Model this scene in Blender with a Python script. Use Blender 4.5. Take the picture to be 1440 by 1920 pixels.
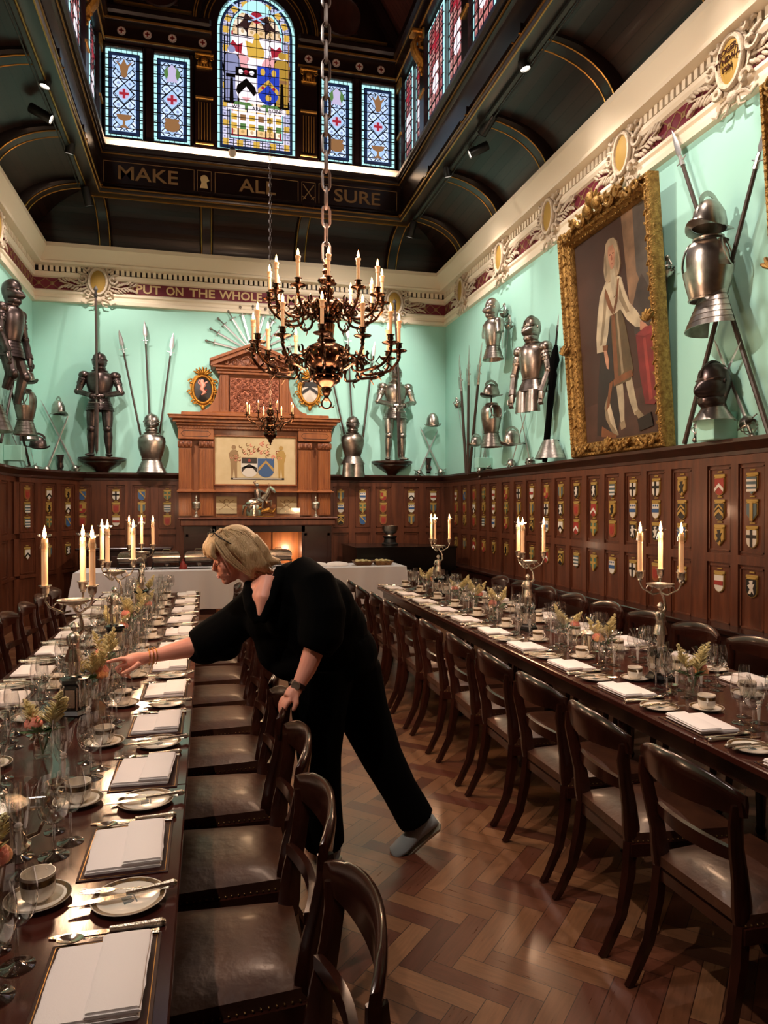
import bpy, math, random
from mathutils import Matrix, Vector
PI = math.pi
random.seed(7)
SC = bpy.context.scene
COL = SC.collection
for o in list(bpy.data.objects): bpy.data.objects.remove(o)

# ---------------------------------------------------------------- camera, world, exposure
F, CX, HZ = 1340.0, 720.0, 948.0
YAW = math.radians(13.9)
CH = 1.65
sn, cs = math.sin(YAW), math.cos(YAW)
cam = bpy.data.cameras.new('camera'); cam.sensor_fit = 'VERTICAL'; cam.sensor_height = 36
cam.lens = F / 1920 * 36; cam.clip_start = .05; cam.clip_end = 60
co = bpy.data.objects.new('camera', cam); COL.objects.link(co)
co.location = (0, 0, CH); co.rotation_euler = (PI/2 - math.atan((960-HZ)/F), 0, -YAW)
SC.camera = co
SC.view_settings.view_transform = 'Standard'; SC.view_settings.look = 'None'
SC.view_settings.gamma = 1; SC.view_settings.use_curve_mapping = False
SC.view_settings.exposure = 0.7
SC.cycles.transparent_max_bounces = 32
w = bpy.data.worlds.new('world'); SC.world = w; w.use_nodes = True
w.node_tree.nodes['Background'].inputs[0].default_value = (.55, .7, 1, 1)
w.node_tree.nodes['Background'].inputs[1].default_value = .3

XR, XL, YB, YF = 4.0, -2.55, 11.74, -1.6      # side walls, back wall, wall behind the camera
XM = (XR + XL) / 2                             # centre line of the hall
ZR, ZC, ZT = 2.16, 4.75, 5.56                  # panelling rail, wall top, cornice top
BXL, BXR, BY = -1.42, 2.87, 10.58              # lantern opening
WARM = (1, .84, .73)

def lamp(kind, loc, energy, color=WARM, aim=None, size=.05, angle=60, blend=.6, parent=None):
    l = bpy.data.lights.new('light', kind); l.energy = energy; l.color = color
    if kind == 'SPOT': l.spot_size = math.radians(angle); l.spot_blend = blend; l.shadow_soft_size = size
    elif kind == 'POINT': l.shadow_soft_size = size
    else: l.shape = 'RECTANGLE'; l.size, l.size_y = size
    o = bpy.data.objects.new('light', l); COL.objects.link(o); o.location = loc
    if aim is not None:
        o.rotation_euler = (Vector(aim) - Vector(loc)).to_track_quat('-Z', 'Y').to_euler()
    if parent: o.parent = parent
    return o

# measured positions: a photograph coordinate turned into a point on a known plane of the room
def ray(u, v): # direction per unit depth
    a, b = (u - CX) / F, (HZ - v) / F
    return Vector((cs*a + sn, -sn*a + cs, b))
def onX(u, v, X):
    d = ray(u, v); t = X / d.x; return Vector((X, d.y*t, CH + d.z*t))
def onY(u, v, Y):
    d = ray(u, v); t = Y / d.y; return Vector((d.x*t, Y, CH + d.z*t))
def onZ(u, v, Z):
    d = ray(u, v); t = (Z - CH) / d.z; return Vector((d.x*t, d.y*t, Z))

# ---------------------------------------------------------------- mesh building
class MB:
    def __init__(s): s.v = []; s.f = []; s.m = []; s.c = 0
    def mat(s, i): s.c = i; return s
    def add(s, vs, fs, T=None):
        n = len(s.v)
        if T is not None: vs = [T @ Vector(p) for p in vs]
        s.v += [tuple(p) for p in vs]
        for f in fs: s.f.append([i + n for i in f]); s.m.append(s.c)
        return s
    def box(s, x0, x1, y0, y1, z0, z1, T=None, ch=0):
        if x0 > x1: x0, x1 = x1, x0
        if y0 > y1: y0, y1 = y1, y0
        if z0 > z1: z0, z1 = z1, z0
        if ch <= 0:
            v = [(x0,y0,z0),(x1,y0,z0),(x1,y1,z0),(x0,y1,z0),(x0,y0,z1),(x1,y0,z1),(x1,y1,z1),(x0,y1,z1)]
            return s.add(v, [(0,3,2,1),(4,5,6,7),(0,1,5,4),(1,2,6,5),(2,3,7,6),(3,0,4,7)], T)
        c = min(ch, (x1-x0)/2.01, (y1-y0)/2.01, (z1-z0)/2.01)
        v = []; 
        for (z, i) in ((z0, c), (z0+c, 0), (z1-c, 0), (z1, c)):
            v += [(x0+i+(c if i == 0 else 0),y0+i,z),(x1-i-(c if i == 0 else 0),y0+i,z),(x1-i,y0+i+(c if i == 0 else 0),z),(x1-i,y1-i-(c if i == 0 else 0),z),
                  (x1-i-(c if i == 0 else 0),y1-i,z),(x0+i+(c if i == 0 else 0),y1-i,z),(x0+i,y1-i-(c if i == 0 else 0),z),(x0+i,y0+i+(c if i == 0 else 0),z)]
        f = []
        for k in range(3):
            for j in range(8):
                a, b = k*8+j, k*8+(j+1) % 8; f.append((a, b, b+8, a+8))
        f.append(tuple(reversed(range(8)))); f.append(tuple(range(24, 32)))
        return s.add(v, f, T)
    def cbox(s, c, sz, T=None, ch=0):
        return s.box(c[0]-sz[0]/2, c[0]+sz[0]/2, c[1]-sz[1]/2, c[1]+sz[1]/2, c[2]-sz[2]/2, c[2]+sz[2]/2, T, ch)
    def lathe(s, prof, seg=16, T=None, c=(0,0,0), sx=1, sy=1, a0=0, a1=2*PI):
        full = abs(a1 - a0 - 2*PI) < 1e-6; n = seg if full else seg + 1; v = []
        for (r, z) in prof:
            for j in range(n):
                a = a0 + (a1-a0)*j/seg; v.append((c[0]+r*math.cos(a)*sx, c[1]+r*math.sin(a)*sy, c[2]+z))
        f = []
        for k in range(len(prof)-1):
            for j in range(n if full else n-1):
                j2 = (j+1) % n; f.append((k*n+j, k*n+j2, (k+1)*n+j2, (k+1)*n+j))
        if full:
            if prof[0][0] > 1e-5: f.append(tuple(reversed(range(n))))
            if prof[-1][0] > 1e-5: f.append(tuple(range((len(prof)-1)*n, len(prof)*n)))
        return s.add(v, f, T)
    def open_lathe(s, prof, seg=16, T=None, c=(0,0,0), sx=1, sy=1):
        n = len(s.f); s.lathe(prof, seg, T, c, sx, sy)
        while len(s.f[-1]) > 4: s.f.pop(); s.m.pop()
        return s
    def loft(s, secs, closed=True, caps=True, T=None):
        n = len(secs[0]); v = [p for q in secs for p in q]; f = []
        for k in range(len(secs)-1):
            for j in range(n if closed else n-1):
                j2 = (j+1) % n; f.append((k*n+j, k*n+j2, (k+1)*n+j2, (k+1)*n+j))
        if caps and closed: f.append(tuple(reversed(range(n)))); f.append(tuple(range((len(secs)-1)*n, len(secs)*n)))
        return s.add(v, f, T)
    def tube(s, pts, r, seg=8, T=None, up=None, asp=1, loop=False, ph=0):
        P = [Vector(p) for p in pts]; N = len(P)
        R = r if isinstance(r, (list, tuple)) else [r]*N
        tan = []
        for i in range(N):
            if loop: t = P[(i+1) % N] - P[i-1]
            else: t = P[min(i+1, N-1)] - P[max(i-1, 0)]
            tan.append(t.normalized() if t.length > 1e-9 else Vector((0,0,1)))
        u0 = Vector(up) if up else (Vector((0,0,1)) if abs(tan[0].z) < .9 else Vector((1,0,0)))
        secs = []; a = (u0 - tan[0]*u0.dot(tan[0])).normalized()
        for i in range(N):
            if up: a = (Vector(up) - tan[i]*Vector(up).dot(tan[i])); a = a.normalized() if a.length > 1e-6 else Vector((1,0,0))
            else:
                a = a - tan[i]*a.dot(tan[i]); a = a.normalized()
            b = tan[i].cross(a)
            secs.append([P[i] + a*R[i]*asp*math.cos(2*PI*(j+ph)/seg) + b*R[i]*math.sin(2*PI*(j+ph)/seg) for j in range(seg)])
        if loop: secs.append(secs[0]); return s.loft(secs, True, False, T)
        return s.loft(secs, True, True, T)
    def ell(s, c, r, seg=14, rings=8, T=None):
        if not isinstance(r, (list, tuple)): r = (r, r, r)
        prof = [(math.sin(PI*k/rings), -math.cos(PI*k/rings)*r[2]) for k in range(rings+1)]
        prof[0] = (0, -r[2]); prof[-1] = (0, r[2])
        return s.lathe([(max(p[0], 1e-6), p[1]) for p in prof], seg, T, c, r[0], r[1])
    def prism(s, pts, y0, y1, T=None):           # outline in x,z, extruded along y (y0 front)
        n = len(pts); v = [(p[0], y0, p[1]) for p in pts] + [(p[0], y1, p[1]) for p in pts]
        ar = sum(pts[i][0]*pts[(i+1) % n][1] - pts[(i+1) % n][0]*pts[i][1] for i in range(n))
        f = [tuple(range(n)), tuple(reversed(range(n, 2*n)))] + [(i, n+i, n+(i+1) % n, (i+1) % n) for i in range(n)]
        if ar < 0: f = [tuple(reversed(q)) for q in f]
        return s.add(v, f, T)
    def sweep(s, path, prof, closed=False):      # path of (x,y); prof of (offset to the left of travel, z)
        n = len(path); secs = []
        for i, p in enumerate(path):
            p = Vector(p); a = Vector(path[(i-1) % n]) if (closed or i > 0) else None
            b = Vector(path[(i+1) % n]) if (closed or i < n-1) else None
            n1 = n2 = None
            if a is not None: d = (p-a).normalized(); n1 = Vector((-d.y, d.x))
            if b is not None: d = (b-p).normalized(); n2 = Vector((-d.y, d.x))
            if n1 is None: m = n2
            elif n2 is None: m = n1
            else: m = (n1+n2); m = m / (1 + n1.dot(n2))
            secs.append([(p.x+m.x*o, p.y+m.y*o, z) for (o, z) in prof])
        if closed: secs.append(secs[0])
        return s.loft(secs, False, False)
    def build(s, name, mats, parent=None, smooth=35, kind=None):
        me = bpy.data.meshes.new(name); me.from_pydata(s.v, [], s.f)
        for m in (mats if isinstance(mats, (list, tuple)) else [mats]): me.materials.append(m)
        me.polygons.foreach_set('material_index', s.m)
        me.update()
        if smooth:
            me.shade_smooth()
            me.set_sharp_from_angle(angle=math.radians(smooth))
        o = bpy.data.objects.new(name, me); COL.objects.link(o)
        if parent is not None: o.parent = parent
        if kind: o['kind'] = kind
        return o

def Tm(loc=(0,0,0), rot=(0,0,0), sc=(1,1,1)):
    from mathutils import Euler
    if not isinstance(sc, (tuple, list)): sc = (sc,)*3
    return Matrix.Translation(loc) @ Euler(rot).to_matrix().to_4x4() @ Matrix.Diagonal((*sc, 1))
def thing(name, label, cat, loc=(0,0,0), rot=0, group=None):
    o = bpy.data.objects.new(name, None); COL.objects.link(o); o.empty_display_size = .1
    o.location = loc; o.rotation_euler = rot if isinstance(rot, tuple) else (0, 0, rot)
    return tag(o, label, cat, group)
def tag(o, label, cat, group=None):
    o['label'] = label; o['category'] = cat
    if group: o['group'] = group
    return o
def kids(o): return [c for c in KIDS.get(o.name, [])] if o.name in KIDS else list(o.children)
KIDS = {}
def dup(root, loc, rot=None, label=None, group=None, scale=None):
    r = root.copy(); COL.objects.link(r); r.location = loc
    if rot is not None: r.rotation_euler = rot if isinstance(rot, tuple) else (0, 0, rot)
    if scale: r.scale = (scale,)*3 if not isinstance(scale, tuple) else scale
    if label: r['label'] = label
    if group: r['group'] = group
    if root.name not in KIDS: KIDS[root.name] = [(c, list(c.children)) for c in root.children]
    for ch, gs in KIDS[root.name]:
        c = ch.copy(); COL.objects.link(c); c.parent = r
        for g in gs:
            d = g.copy(); COL.objects.link(d); d.parent = c
    return r
ORD = ['first','second','third','fourth','fifth','sixth','seventh','eighth','ninth','tenth','eleventh','twelfth','thirteenth','fourteenth','fifteenth','sixteenth','seventeenth','eighteenth','nineteenth','twentieth']

# ---------------------------------------------------------------- materials
def lin(h):
    h = h.lstrip('#'); c = [int(h[i:i+2], 16)/255 for i in (0, 2, 4)]
    return tuple(x/12.92 if x <= .04045 else ((x+.055)/1.055)**2.4 for x in c) + (1,)
def mat(name, col, rough=.5, metal=0, var=None, vs=8, stretch=(1,1,1), bump=0, bs=60, coat=0, spec=.5, emis=None, es=0, sheen=0, trans=0, ior=1.45, sub=0):
    m = bpy.data.materials.new(name); m.use_nodes = True; nt = m.node_tree; N = nt.nodes; L = nt.links
    b = N['Principled BSDF']; b.inputs['Base Color'].default_value = lin(col)
    b.inputs['Roughness'].default_value = rough; b.inputs['Metallic'].default_value = metal
    b.inputs['Specular IOR Level'].default_value = spec; b.inputs['Coat Weight'].default_value = coat
    b.inputs['Coat Roughness'].default_value = .12
    if trans: b.inputs['Transmission Weight'].default_value = trans; b.inputs['IOR'].default_value = ior
    if sheen: b.inputs['Sheen Weight'].default_value = sheen
    if sub: b.inputs['Subsurface Weight'].default_value = sub; b.inputs['Subsurface Radius'].default_value = (.02,.008,.005)
    if emis: b.inputs['Emission Color'].default_value = lin(emis); b.inputs['Emission Strength'].default_value = es
    if var or bump:
        tc = N.new('ShaderNodeTexCoord'); mp = N.new('ShaderNodeMapping'); mp.inputs['Scale'].default_value = stretch
        L.new(tc.outputs['Object'], mp.inputs[0])
    if var:
        n = N.new('ShaderNodeTexNoise'); n.inputs['Scale'].default_value = vs; n.inputs['Detail'].default_value = 5
        L.new(mp.outputs[0], n.inputs['Vector'])
        r = N.new('ShaderNodeValToRGB'); r.color_ramp.elements[0].position = .3; r.color_ramp.elements[1].position = .7
        r.color_ramp.elements[0].color = lin(col); r.color_ramp.elements[1].color = lin(var)
        L.new(n.outputs[0], r.inputs[0]); L.new(r.outputs[0], b.inputs['Base Color'])
    if bump:
        n = N.new('ShaderNodeTexNoise'); n.inputs['Scale'].default_value = bs; n.inputs['Detail'].default_value = 3
        L.new(mp.outputs[0], n.inputs['Vector'])
        bp = N.new('ShaderNodeBump'); bp.inputs['Strength'].default_value = bump; bp.inputs['Distance'].default_value = .01
        L.new(n.outputs[0], bp.inputs['Height']); L.new(bp.outputs[0], b.inputs['Normal'])
    return m
WD = {}
M = {}
M['mint'] = mat('mint_paint', '#a3d8cc', .75, var='#9dd3c6', vs=1.5)
M['cream'] = mat('cream_plaster', '#e6d9c2', .6)
M['maroon'] = mat('maroon_paint', '#6b1a2c', .6)
M['gold_line'] = mat('gilt_line', '#b98a45', .35, .8)
M['gold'] = mat('carved_gilt', '#c58a35', .38, .85, var='#8a5a20', vs=30, bump=.5, bs=90)
M['gilt_frame'] = mat('gilt_frame', '#b08a4c', .42, .75, var='#6d4d22', vs=25, bump=.9, bs=70)
M['stucco'] = mat('stucco', '#cfc0aa', .6, var='#b3a28c', vs=30, bump=.6, bs=120)
M['oval_gold'] = mat('oval_gilding', '#9c7c34', .7, .1)
M['plaque_gold'] = mat('plaque_gold', '#a88a48', .45, .4)
M['panel'] = mat('oak_panelling', '#63351f', .38, var='#432012', vs=3, stretch=(6,6,.7), coat=.15, bump=.1, bs=30)
M['panel_dark'] = mat('dark_moulding', '#3d1d12', .35, var='#2a130c', vs=4, stretch=(3,3,1), coat=.2)
M['mahog'] = mat('ceiling_mahogany', '#1c0c09', .3, var='#100605', vs=3, coat=.08)
M['mantel'] = mat('mantel_oak', '#9a5a2c', .4, var='#7a4220', vs=3, stretch=(5,5,.8), coat=.15, bump=.12, bs=40)
M['carve'] = mat('carved_oak', '#9c5f3c', .4, var='#5a2d1c', vs=22, bump=1.0, bs=45)
M['copper'] = mat('embossed_copper', '#a3654a', .35, .6, var='#5c2f20', vs=20, bump=1.2, bs=38)
M['tabletop'] = mat('mahogany_tabletop', '#431d16', .15, var='#301310', vs=3, stretch=(4,.6,1), coat=.2, bump=.02, bs=20)
M['table_dark'] = mat('mahogany_dark', '#2c120c', .25, var='#1c0b07', vs=5, coat=.3)
M['chair'] = mat('chair_mahogany', '#38180f', .22, var='#200d08', vs=6, coat=.4)
M['leather'] = mat('brown_leather', '#50301f', .38, var='#361e16', vs=8, bump=.25, bs=25, coat=.1)
M['brass_nail'] = mat('brass_nail', '#9a7a4c', .3, .9)
M['linen'] = mat('white_linen', '#f0e8e6', .85, bump=.1, bs=300)
M['cloth'] = mat('grey_white_tablecloth', '#dcd6d8', .85)
M['silver'] = mat('silver', '#d8cdbd', .18, 1, bump=.05, bs=60)
M['silver_rough'] = mat('engraved_silver', '#d2c6b6', .26, 1, bump=.25, bs=260)
M['steel'] = mat('polished_armour', '#c4bcb4', .3, 1, var='#857b73', vs=7, bump=.15, bs=30)
M['steel_dark'] = mat('blackened_armour', '#6a5c5a', .32, .9, var='#3a302c', vs=7, bump=.1, bs=30)
M['steel_mid'] = mat('russet_armour', '#a89c94', .32, 1, var='#6d6056', vs=8, bump=.12, bs=30)
M['blade'] = mat('blade_steel', '#cfd0d0', .3, .9)
M['iron'] = mat('black_iron', '#1a1614', .5, .5)
M['shaft'] = mat('dark_shaft', '#3a2a22', .45)
M['brass'] = mat('antique_brass', '#70503c', .22, 1, var='#3e2a1e', vs=14)
M['brass_lt'] = mat('bright_brass', '#a87850', .22, 1, var='#70492a', vs=20)
M['wax'] = mat('candle_wax', '#f0cfa8', .5, emis='#ff9a50', es=.15, sub=.2)
M['flame'] = mat('flame', '#000000', .5, emis='#ffb066', es=30)
def thin_glass(name):
    m = bpy.data.materials.new(name); m.use_nodes = True; nt = m.node_tree; N = nt.nodes; L = nt.links
    N.remove(N['Principled BSDF']); out = N['Material Output']
    tr = N.new('ShaderNodeBsdfTransparent'); gl = N.new('ShaderNodeBsdfGlossy'); gl.inputs['Roughness'].default_value = .06
    lw = N.new('ShaderNodeLayerWeight'); lw.inputs[0].default_value = .5
    rp = N.new('ShaderNodeValToRGB'); rp.color_ramp.elements[0].color = (.97,.97,.96,1); rp.color_ramp.elements[1].color = (.72,.71,.70,1); rp.color_ramp.elements[0].position = .6; rp.color_ramp.elements[1].position = 1
    L.new(lw.outputs['Facing'], rp.inputs[0]); L.new(rp.outputs[0], tr.inputs[0])
    fr = N.new('ShaderNodeMath'); fr.operation = 'POWER'; fr.inputs[1].default_value = 3.0; L.new(lw.outputs['Facing'], fr.inputs[0])
    ad = N.new('ShaderNodeMath'); ad.operation = 'MULTIPLY_ADD'; ad.inputs[1].default_value = .8; ad.inputs[2].default_value = .13; ad.use_clamp = True; L.new(fr.outputs[0], ad.inputs[0])
    mx = N.new('ShaderNodeMixShader'); L.new(ad.outputs[0], mx.inputs[0]); L.new(tr.outputs[0], mx.inputs[1]); L.new(gl.outputs[0], mx.inputs[2]); L.new(mx.outputs[0], out.inputs[0])
    return m
M['glass'] = thin_glass('clear_glass')
M['porcelain'] = mat('porcelain', '#ece2d4', .2, coat=.3)
M['band'] = mat('black_gold_band', '#0c0908', .3, var='#7a5a2c', vs=70)
M['black'] = mat('black_cloth', '#020202', .95, spec=.08)
M['blackpaint'] = mat('black_lacquer', '#070605', .25, coat=.3)
M['skin'] = mat('skin', '#e09a84', .5, sub=.15)
M['lips'] = mat('lips', '#b8605a', .4)
M['hair'] = mat('blonde_hair', '#e8c99c', .45, var='#bb9262', vs=30, stretch=(9,9,1.0), bump=.6, bs=50)
M['shoe'] = mat('grey_suede', '#8d9292', .8)
M['sole'] = mat('pale_sole', '#b0ad98', .7)
M['sole_tip'] = mat('yellow_sole', '#8f8a20', .7)
M['leaf'] = mat('green_leaf', '#33502a', .5, var='#4d6a38', vs=30)
M['plume'] = mat('cream_astilbe', '#cdbf8c', .8)
M['rose'] = mat('pink_rose', '#d87a68', .7, var='#e79c86', vs=40)
M['peach'] = mat('peach_rose', '#e0a070', .7)
M['white'] = mat('white_enamel', '#c9c0b2', .5)
M['red'] = mat('red_enamel', '#8c2a22', .5)
M['blue'] = mat('blue_enamel', '#2d4f78', .5)
M['slate'] = mat('slate_enamel', '#45585e', .4)
M['sable'] = mat('black_enamel', '#14110f', .4)
M['or'] = mat('yellow_enamel', '#a58340', .5)
M['orange'] = mat('orange_enamel', '#8c4528', .5)
M['green'] = mat('green_enamel', '#47604a', .4)
M['parchment'] = mat('painted_parchment', '#c9b48a', .6, var='#bca57a', vs=6)
M['spot_black'] = mat('spotlight_black', '#0b0b0b', .4)
M['spot_face'] = mat('spotlight_lens', '#ffffff', .4, emis='#fff1dc', es=12)
M['track'] = mat('track_metal', '#2b2e2c', .4, .3)
M['letter'] = mat('letter_gold', '#d9c08e', .5)
M['letter_dark'] = mat('letter_old_gold', '#8a6c46', .5)
M['water'] = mat('water', '#ffffff', 0, trans=1, ior=1.33)

def groove(name, base, col2, axis, freq, rough=.36, coat=.06):
    m = mat(name, base, rough, coat=coat); nt = m.node_tree; N = nt.nodes; L = nt.links; b = N['Principled BSDF']
    tc = N.new('ShaderNodeTexCoord'); sp = N.new('ShaderNodeSeparateXYZ'); L.new(tc.outputs['Object'], sp.inputs[0])
    mu = N.new('ShaderNodeMath'); mu.operation = 'MULTIPLY'; mu.inputs[1].default_value = freq
    if axis == 'N':   # across a curved cove: combine height and the horizontal distance
        ad = N.new('ShaderNodeMath'); ad.operation = 'SUBTRACT'; L.new(sp.outputs[2], ad.inputs[0]); L.new(sp.outputs[0], ad.inputs[1]); L.new(ad.outputs[0], mu.inputs[0])
    elif axis == 'P':
        ad = N.new('ShaderNodeMath'); ad.operation = 'ADD'; L.new(sp.outputs[2], ad.inputs[0]); L.new(sp.outputs[0], ad.inputs[1]); L.new(ad.outputs[0], mu.inputs[0])
    elif axis == 'B':
        ad = N.new('ShaderNodeMath'); ad.operation = 'SUBTRACT'; L.new(sp.outputs[2], ad.inputs[0]); L.new(sp.outputs[1], ad.inputs[1]); L.new(ad.outputs[0], mu.inputs[0])
    else: L.new(sp.outputs['XYZ'.index(axis)], mu.inputs[0])
    fr = N.new('ShaderNodeMath'); fr.operation = 'FRACT'; L.new(mu.outputs[0], fr.inputs[0])
    fl = N.new('ShaderNodeMath'); fl.operation = 'FLOOR'; L.new(mu.outputs[0], fl.inputs[0])
    wn = N.new('ShaderNodeTexWhiteNoise'); wn.noise_dimensions = '1D'; L.new(fl.outputs[0], wn.inputs['W'])
    mx = N.new('ShaderNodeMix'); mx.data_type = 'RGBA'; mx.inputs[6].default_value = lin(base); mx.inputs[7].default_value = lin(col2)
    L.new(wn.outputs['Value'], mx.inputs[0])
    gr = N.new('ShaderNodeMath'); gr.operation = 'GREATER_THAN'; gr.inputs[1].default_value = .07; L.new(fr.outputs[0], gr.inputs[0])
    m2 = N.new('ShaderNodeMix'); m2.data_type = 'RGBA'; m2.inputs[6].default_value = (.002,.001,.001,1); L.new(mx.outputs[2], m2.inputs[7]); L.new(gr.outputs[0], m2.inputs[0])
    L.new(m2.outputs[2], b.inputs['Base Color'])
    bp = N.new('ShaderNodeBump'); bp.inputs['Strength'].default_value = .8; bp.inputs['Distance'].default_value = .01
    L.new(gr.outputs[0], bp.inputs['Height']); L.new(bp.outputs[0], b.inputs['Normal'])
    return m
M['cove_r'] = groove('cove_boards_right', '#140a08', '#2a1611', 'N', 7)
M['cove_l'] = groove('cove_boards_left', '#140a08', '#2a1611', 'P', 7)
M['cove_b'] = groove('cove_boards_back', '#140a08', '#2a1611', 'B', 7)
M['roof_boards'] = groove('lantern_roof_boards', '#3a1c16', '#4d2a22', 'Y', 12)
M['shell'] = mat('outer_wall', '#2a1a14', .8)

def herringbone():
    m = mat('herringbone_oak', '#7a4a30', .33, coat=.12); nt = m.node_tree; N = nt.nodes; L = nt.links; b = N['Principled BSDF']
    W, n = .085, 4          # board width, length in widths
    def math_(op, a, c=None, d=None):
        x = N.new('ShaderNodeMath'); x.operation = op
        for i, q in enumerate((a, c, d)):
            if q is None: continue
            if isinstance(q, (int, float)): x.inputs[i].default_value = q
            else: L.new(q, x.inputs[i])
        return x.outputs[0]
    tc = N.new('ShaderNodeTexCoord'); mp = N.new('ShaderNodeMapping'); mp.inputs['Rotation'].default_value = (0,0,math.radians(45)); mp.inputs['Scale'].default_value = (1/W,1/W,1)
    L.new(tc.outputs['Object'], mp.inputs[0]); sp = N.new('ShaderNodeSeparateXYZ'); L.new(mp.outputs[0], sp.inputs[0])
    x, y = sp.outputs[0], sp.outputs[1]
    xi, yi = math_('FLOOR', x), math_('FLOOR', y)
    t = math_('FLOORED_MODULO', math_('SUBTRACT', xi, yi), 2*n)      # 0..2n-1
    hor = math_('LESS_THAN', t, n - .5)                               # horizontal board cell
    # horizontal: start = xi - t, row yi ; vertical: start of board in y = yi - (2n-1-t)
    sx = math_('SUBTRACT', xi, t); sy = math_('SUBTRACT', yi, math_('SUBTRACT', 2*n-1, t))
    ida = math_('ADD', math_('MULTIPLY', sx, 12.9), math_('MULTIPLY', yi, 78.2))
    idb = math_('ADD', math_('MULTIPLY', xi, 39.3), math_('MULTIPLY', sy, 11.1))
    idd = math_('ADD', math_('MULTIPLY', hor, ida), math_('MULTIPLY', math_('SUBTRACT', 1, hor), idb))
    wn = N.new('ShaderNodeTexWhiteNoise'); wn.noise_dimensions = '1D'; L.new(idd, wn.inputs['W'])
    r = N.new('ShaderNodeValToRGB'); e = r.color_ramp.elements
    e[0].color = lin('#573524'); e[1].color = lin('#926646'); e[0].position = .02; e[1].position = 1
    k = e.new(.35); k.color = lin('#7a5036'); k = e.new(.12); k.color = lin('#67392a')
    L.new(wn.outputs['Value'], r.inputs[0])
    # along / across coords for grain and seams
    al = math_('ADD', math_('MULTIPLY', hor, math_('SUBTRACT', x, sx)), math_('MULTIPLY', math_('SUBTRACT', 1, hor), math_('SUBTRACT', y, sy)))
    ac = math_('ADD', math_('MULTIPLY', hor, math_('FRACT', y)), math_('MULTIPLY', math_('SUBTRACT', 1, hor), math_('FRACT', x)))
    cx = N.new('ShaderNodeCombineXYZ'); L.new(math_('MULTIPLY', al, .5), cx.inputs[0]); L.new(math_('MULTIPLY', ac, 6), cx.inputs[1]); L.new(idd, cx.inputs[2])
    nz = N.new('ShaderNodeTexNoise'); nz.inputs['Scale'].default_value = 1.6; nz.inputs['Detail'].default_value = 4; L.new(cx.outputs[0], nz.inputs['Vector'])
    mx = N.new('ShaderNodeMix'); mx.data_type = 'RGBA'; mx.blend_type = 'MULTIPLY'; mx.inputs[0].default_value = .55
    L.new(r.outputs[0], mx.inputs[6]); L.new(nz.outputs[0], mx.inputs[7])
    seam = math_('MULTIPLY', math_('GREATER_THAN', ac, .035), math_('GREATER_THAN', al, .035))
    m2 = N.new('ShaderNodeMix'); m2.data_type = 'RGBA'; m2.inputs[6].default_value = lin('#2a140c'); L.new(mx.outputs[2], m2.inputs[7]); L.new(seam, m2.inputs[0])
    L.new(m2.outputs[2], b.inputs['Base Color'])
    rr = math_('ADD', math_('MULTIPLY', nz.outputs[0], .25), .2); L.new(rr, b.inputs['Roughness'])
    bp = N.new('ShaderNodeBump'); bp.inputs['Strength'].default_value = .25; bp.inputs['Distance'].default_value = .004
    L.new(math_('ADD', seam, math_('MULTIPLY', wn.outputs['Value'], .4)), bp.inputs['Height']); L.new(bp.outputs[0], b.inputs['Normal'])
    return m
M['floor'] = herringbone()

def textmesh(body, size, name, m, parent=None, T=None, depth=.004, bold=0, kind=None, space=1):
    c = bpy.data.curves.new('lettering', 'FONT'); c.body = body; c.size = size; c.extrude = depth; c.align_x = 'CENTER'; c.align_y = 'CENTER'
    c.offset = bold; c.space_character = space; c.resolution_u = 3
    t = bpy.data.objects.new('lettering', c); COL.objects.link(t)
    dg = bpy.context.evaluated_depsgraph_get()
    me = bpy.data.meshes.new_from_object(t.evaluated_get(dg)); bpy.data.objects.remove(t)
    if T is not None: me.transform(T)
    me.materials.clear(); me.materials.append(m)
    o = bpy.data.objects.new(name, me); COL.objects.link(o)
    if parent is not None: o.parent = parent
    if kind: o['kind'] = kind
    return o
def textverts(body, size, bold=0):
    o = textmesh(body, size, 'tmp', M['letter'], depth=.002, bold=bold); me = o.data
    r = ([tuple(v.co) for v in me.vertices], [tuple(p.vertices) for p in me.polygons]); bpy.data.objects.remove(o); return r
STAND = Matrix.Rotation(PI/2, 4, 'X')      # text lying in xy stands up facing -y
# ================================================================ lights of the hall
# (fixtures that hold these lamps are built further down at the same places)
SPOTS = [  # place, aim, energy, angle
 ((-1.62, 7.99, 5.90), (-2.45, 8.0, 2.4), 42, 90), ((-1.62, 9.35, 5.86), (-2.4, 10.4, 2.5), 42, 80), ((-1.55, 10.5, 5.70), (-1.0, 11.7, 2.6), 50, 90),
 ((3.05, 6.5, 5.88), (3.9, 6.2, 2.4), 42, 95), ((3.05, 7.76, 5.88), (1.6, 11.7, 3.2), 190, 62), ((3.05, 8.83, 5.86), (3.9, 9.6, 2.6), 48, 90), ((3.0, 10.55, 5.70), (2.3, 11.7, 2.6), 36, 90),
 ((3.05, 4.6, 5.88), (3.9, 4.4, 2.4), 46, 95), ((3.05, 2.8, 5.88), (-2.4, 6.5, 2.6), 150, 60),
 ((-1.62, 6.3, 5.90), (0.7, 11.7, 2.4), 300, 46), ((-1.62, 4.4, 5.90), (3.95, 5.8, 3.3), 240, 55),
 ((-1.62, 2.6, 5.90), (.7, 3.6, 0.0), 52, 55), ((3.05, 1.4, 5.88), (2.6, 3.6, .75), 55, 50), ((-1.62, .6, 5.90), (-.5, 2.6, .75), 120, 65),
 ((-1.62, 8.6, 5.90), (3.95, 8.8, 3.2), 200, 55), ((3.05, 8.2, 5.88), (-2.45, 10.2, 3.2), 110, 50)]
LAMP_GAIN = 2.4

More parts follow.
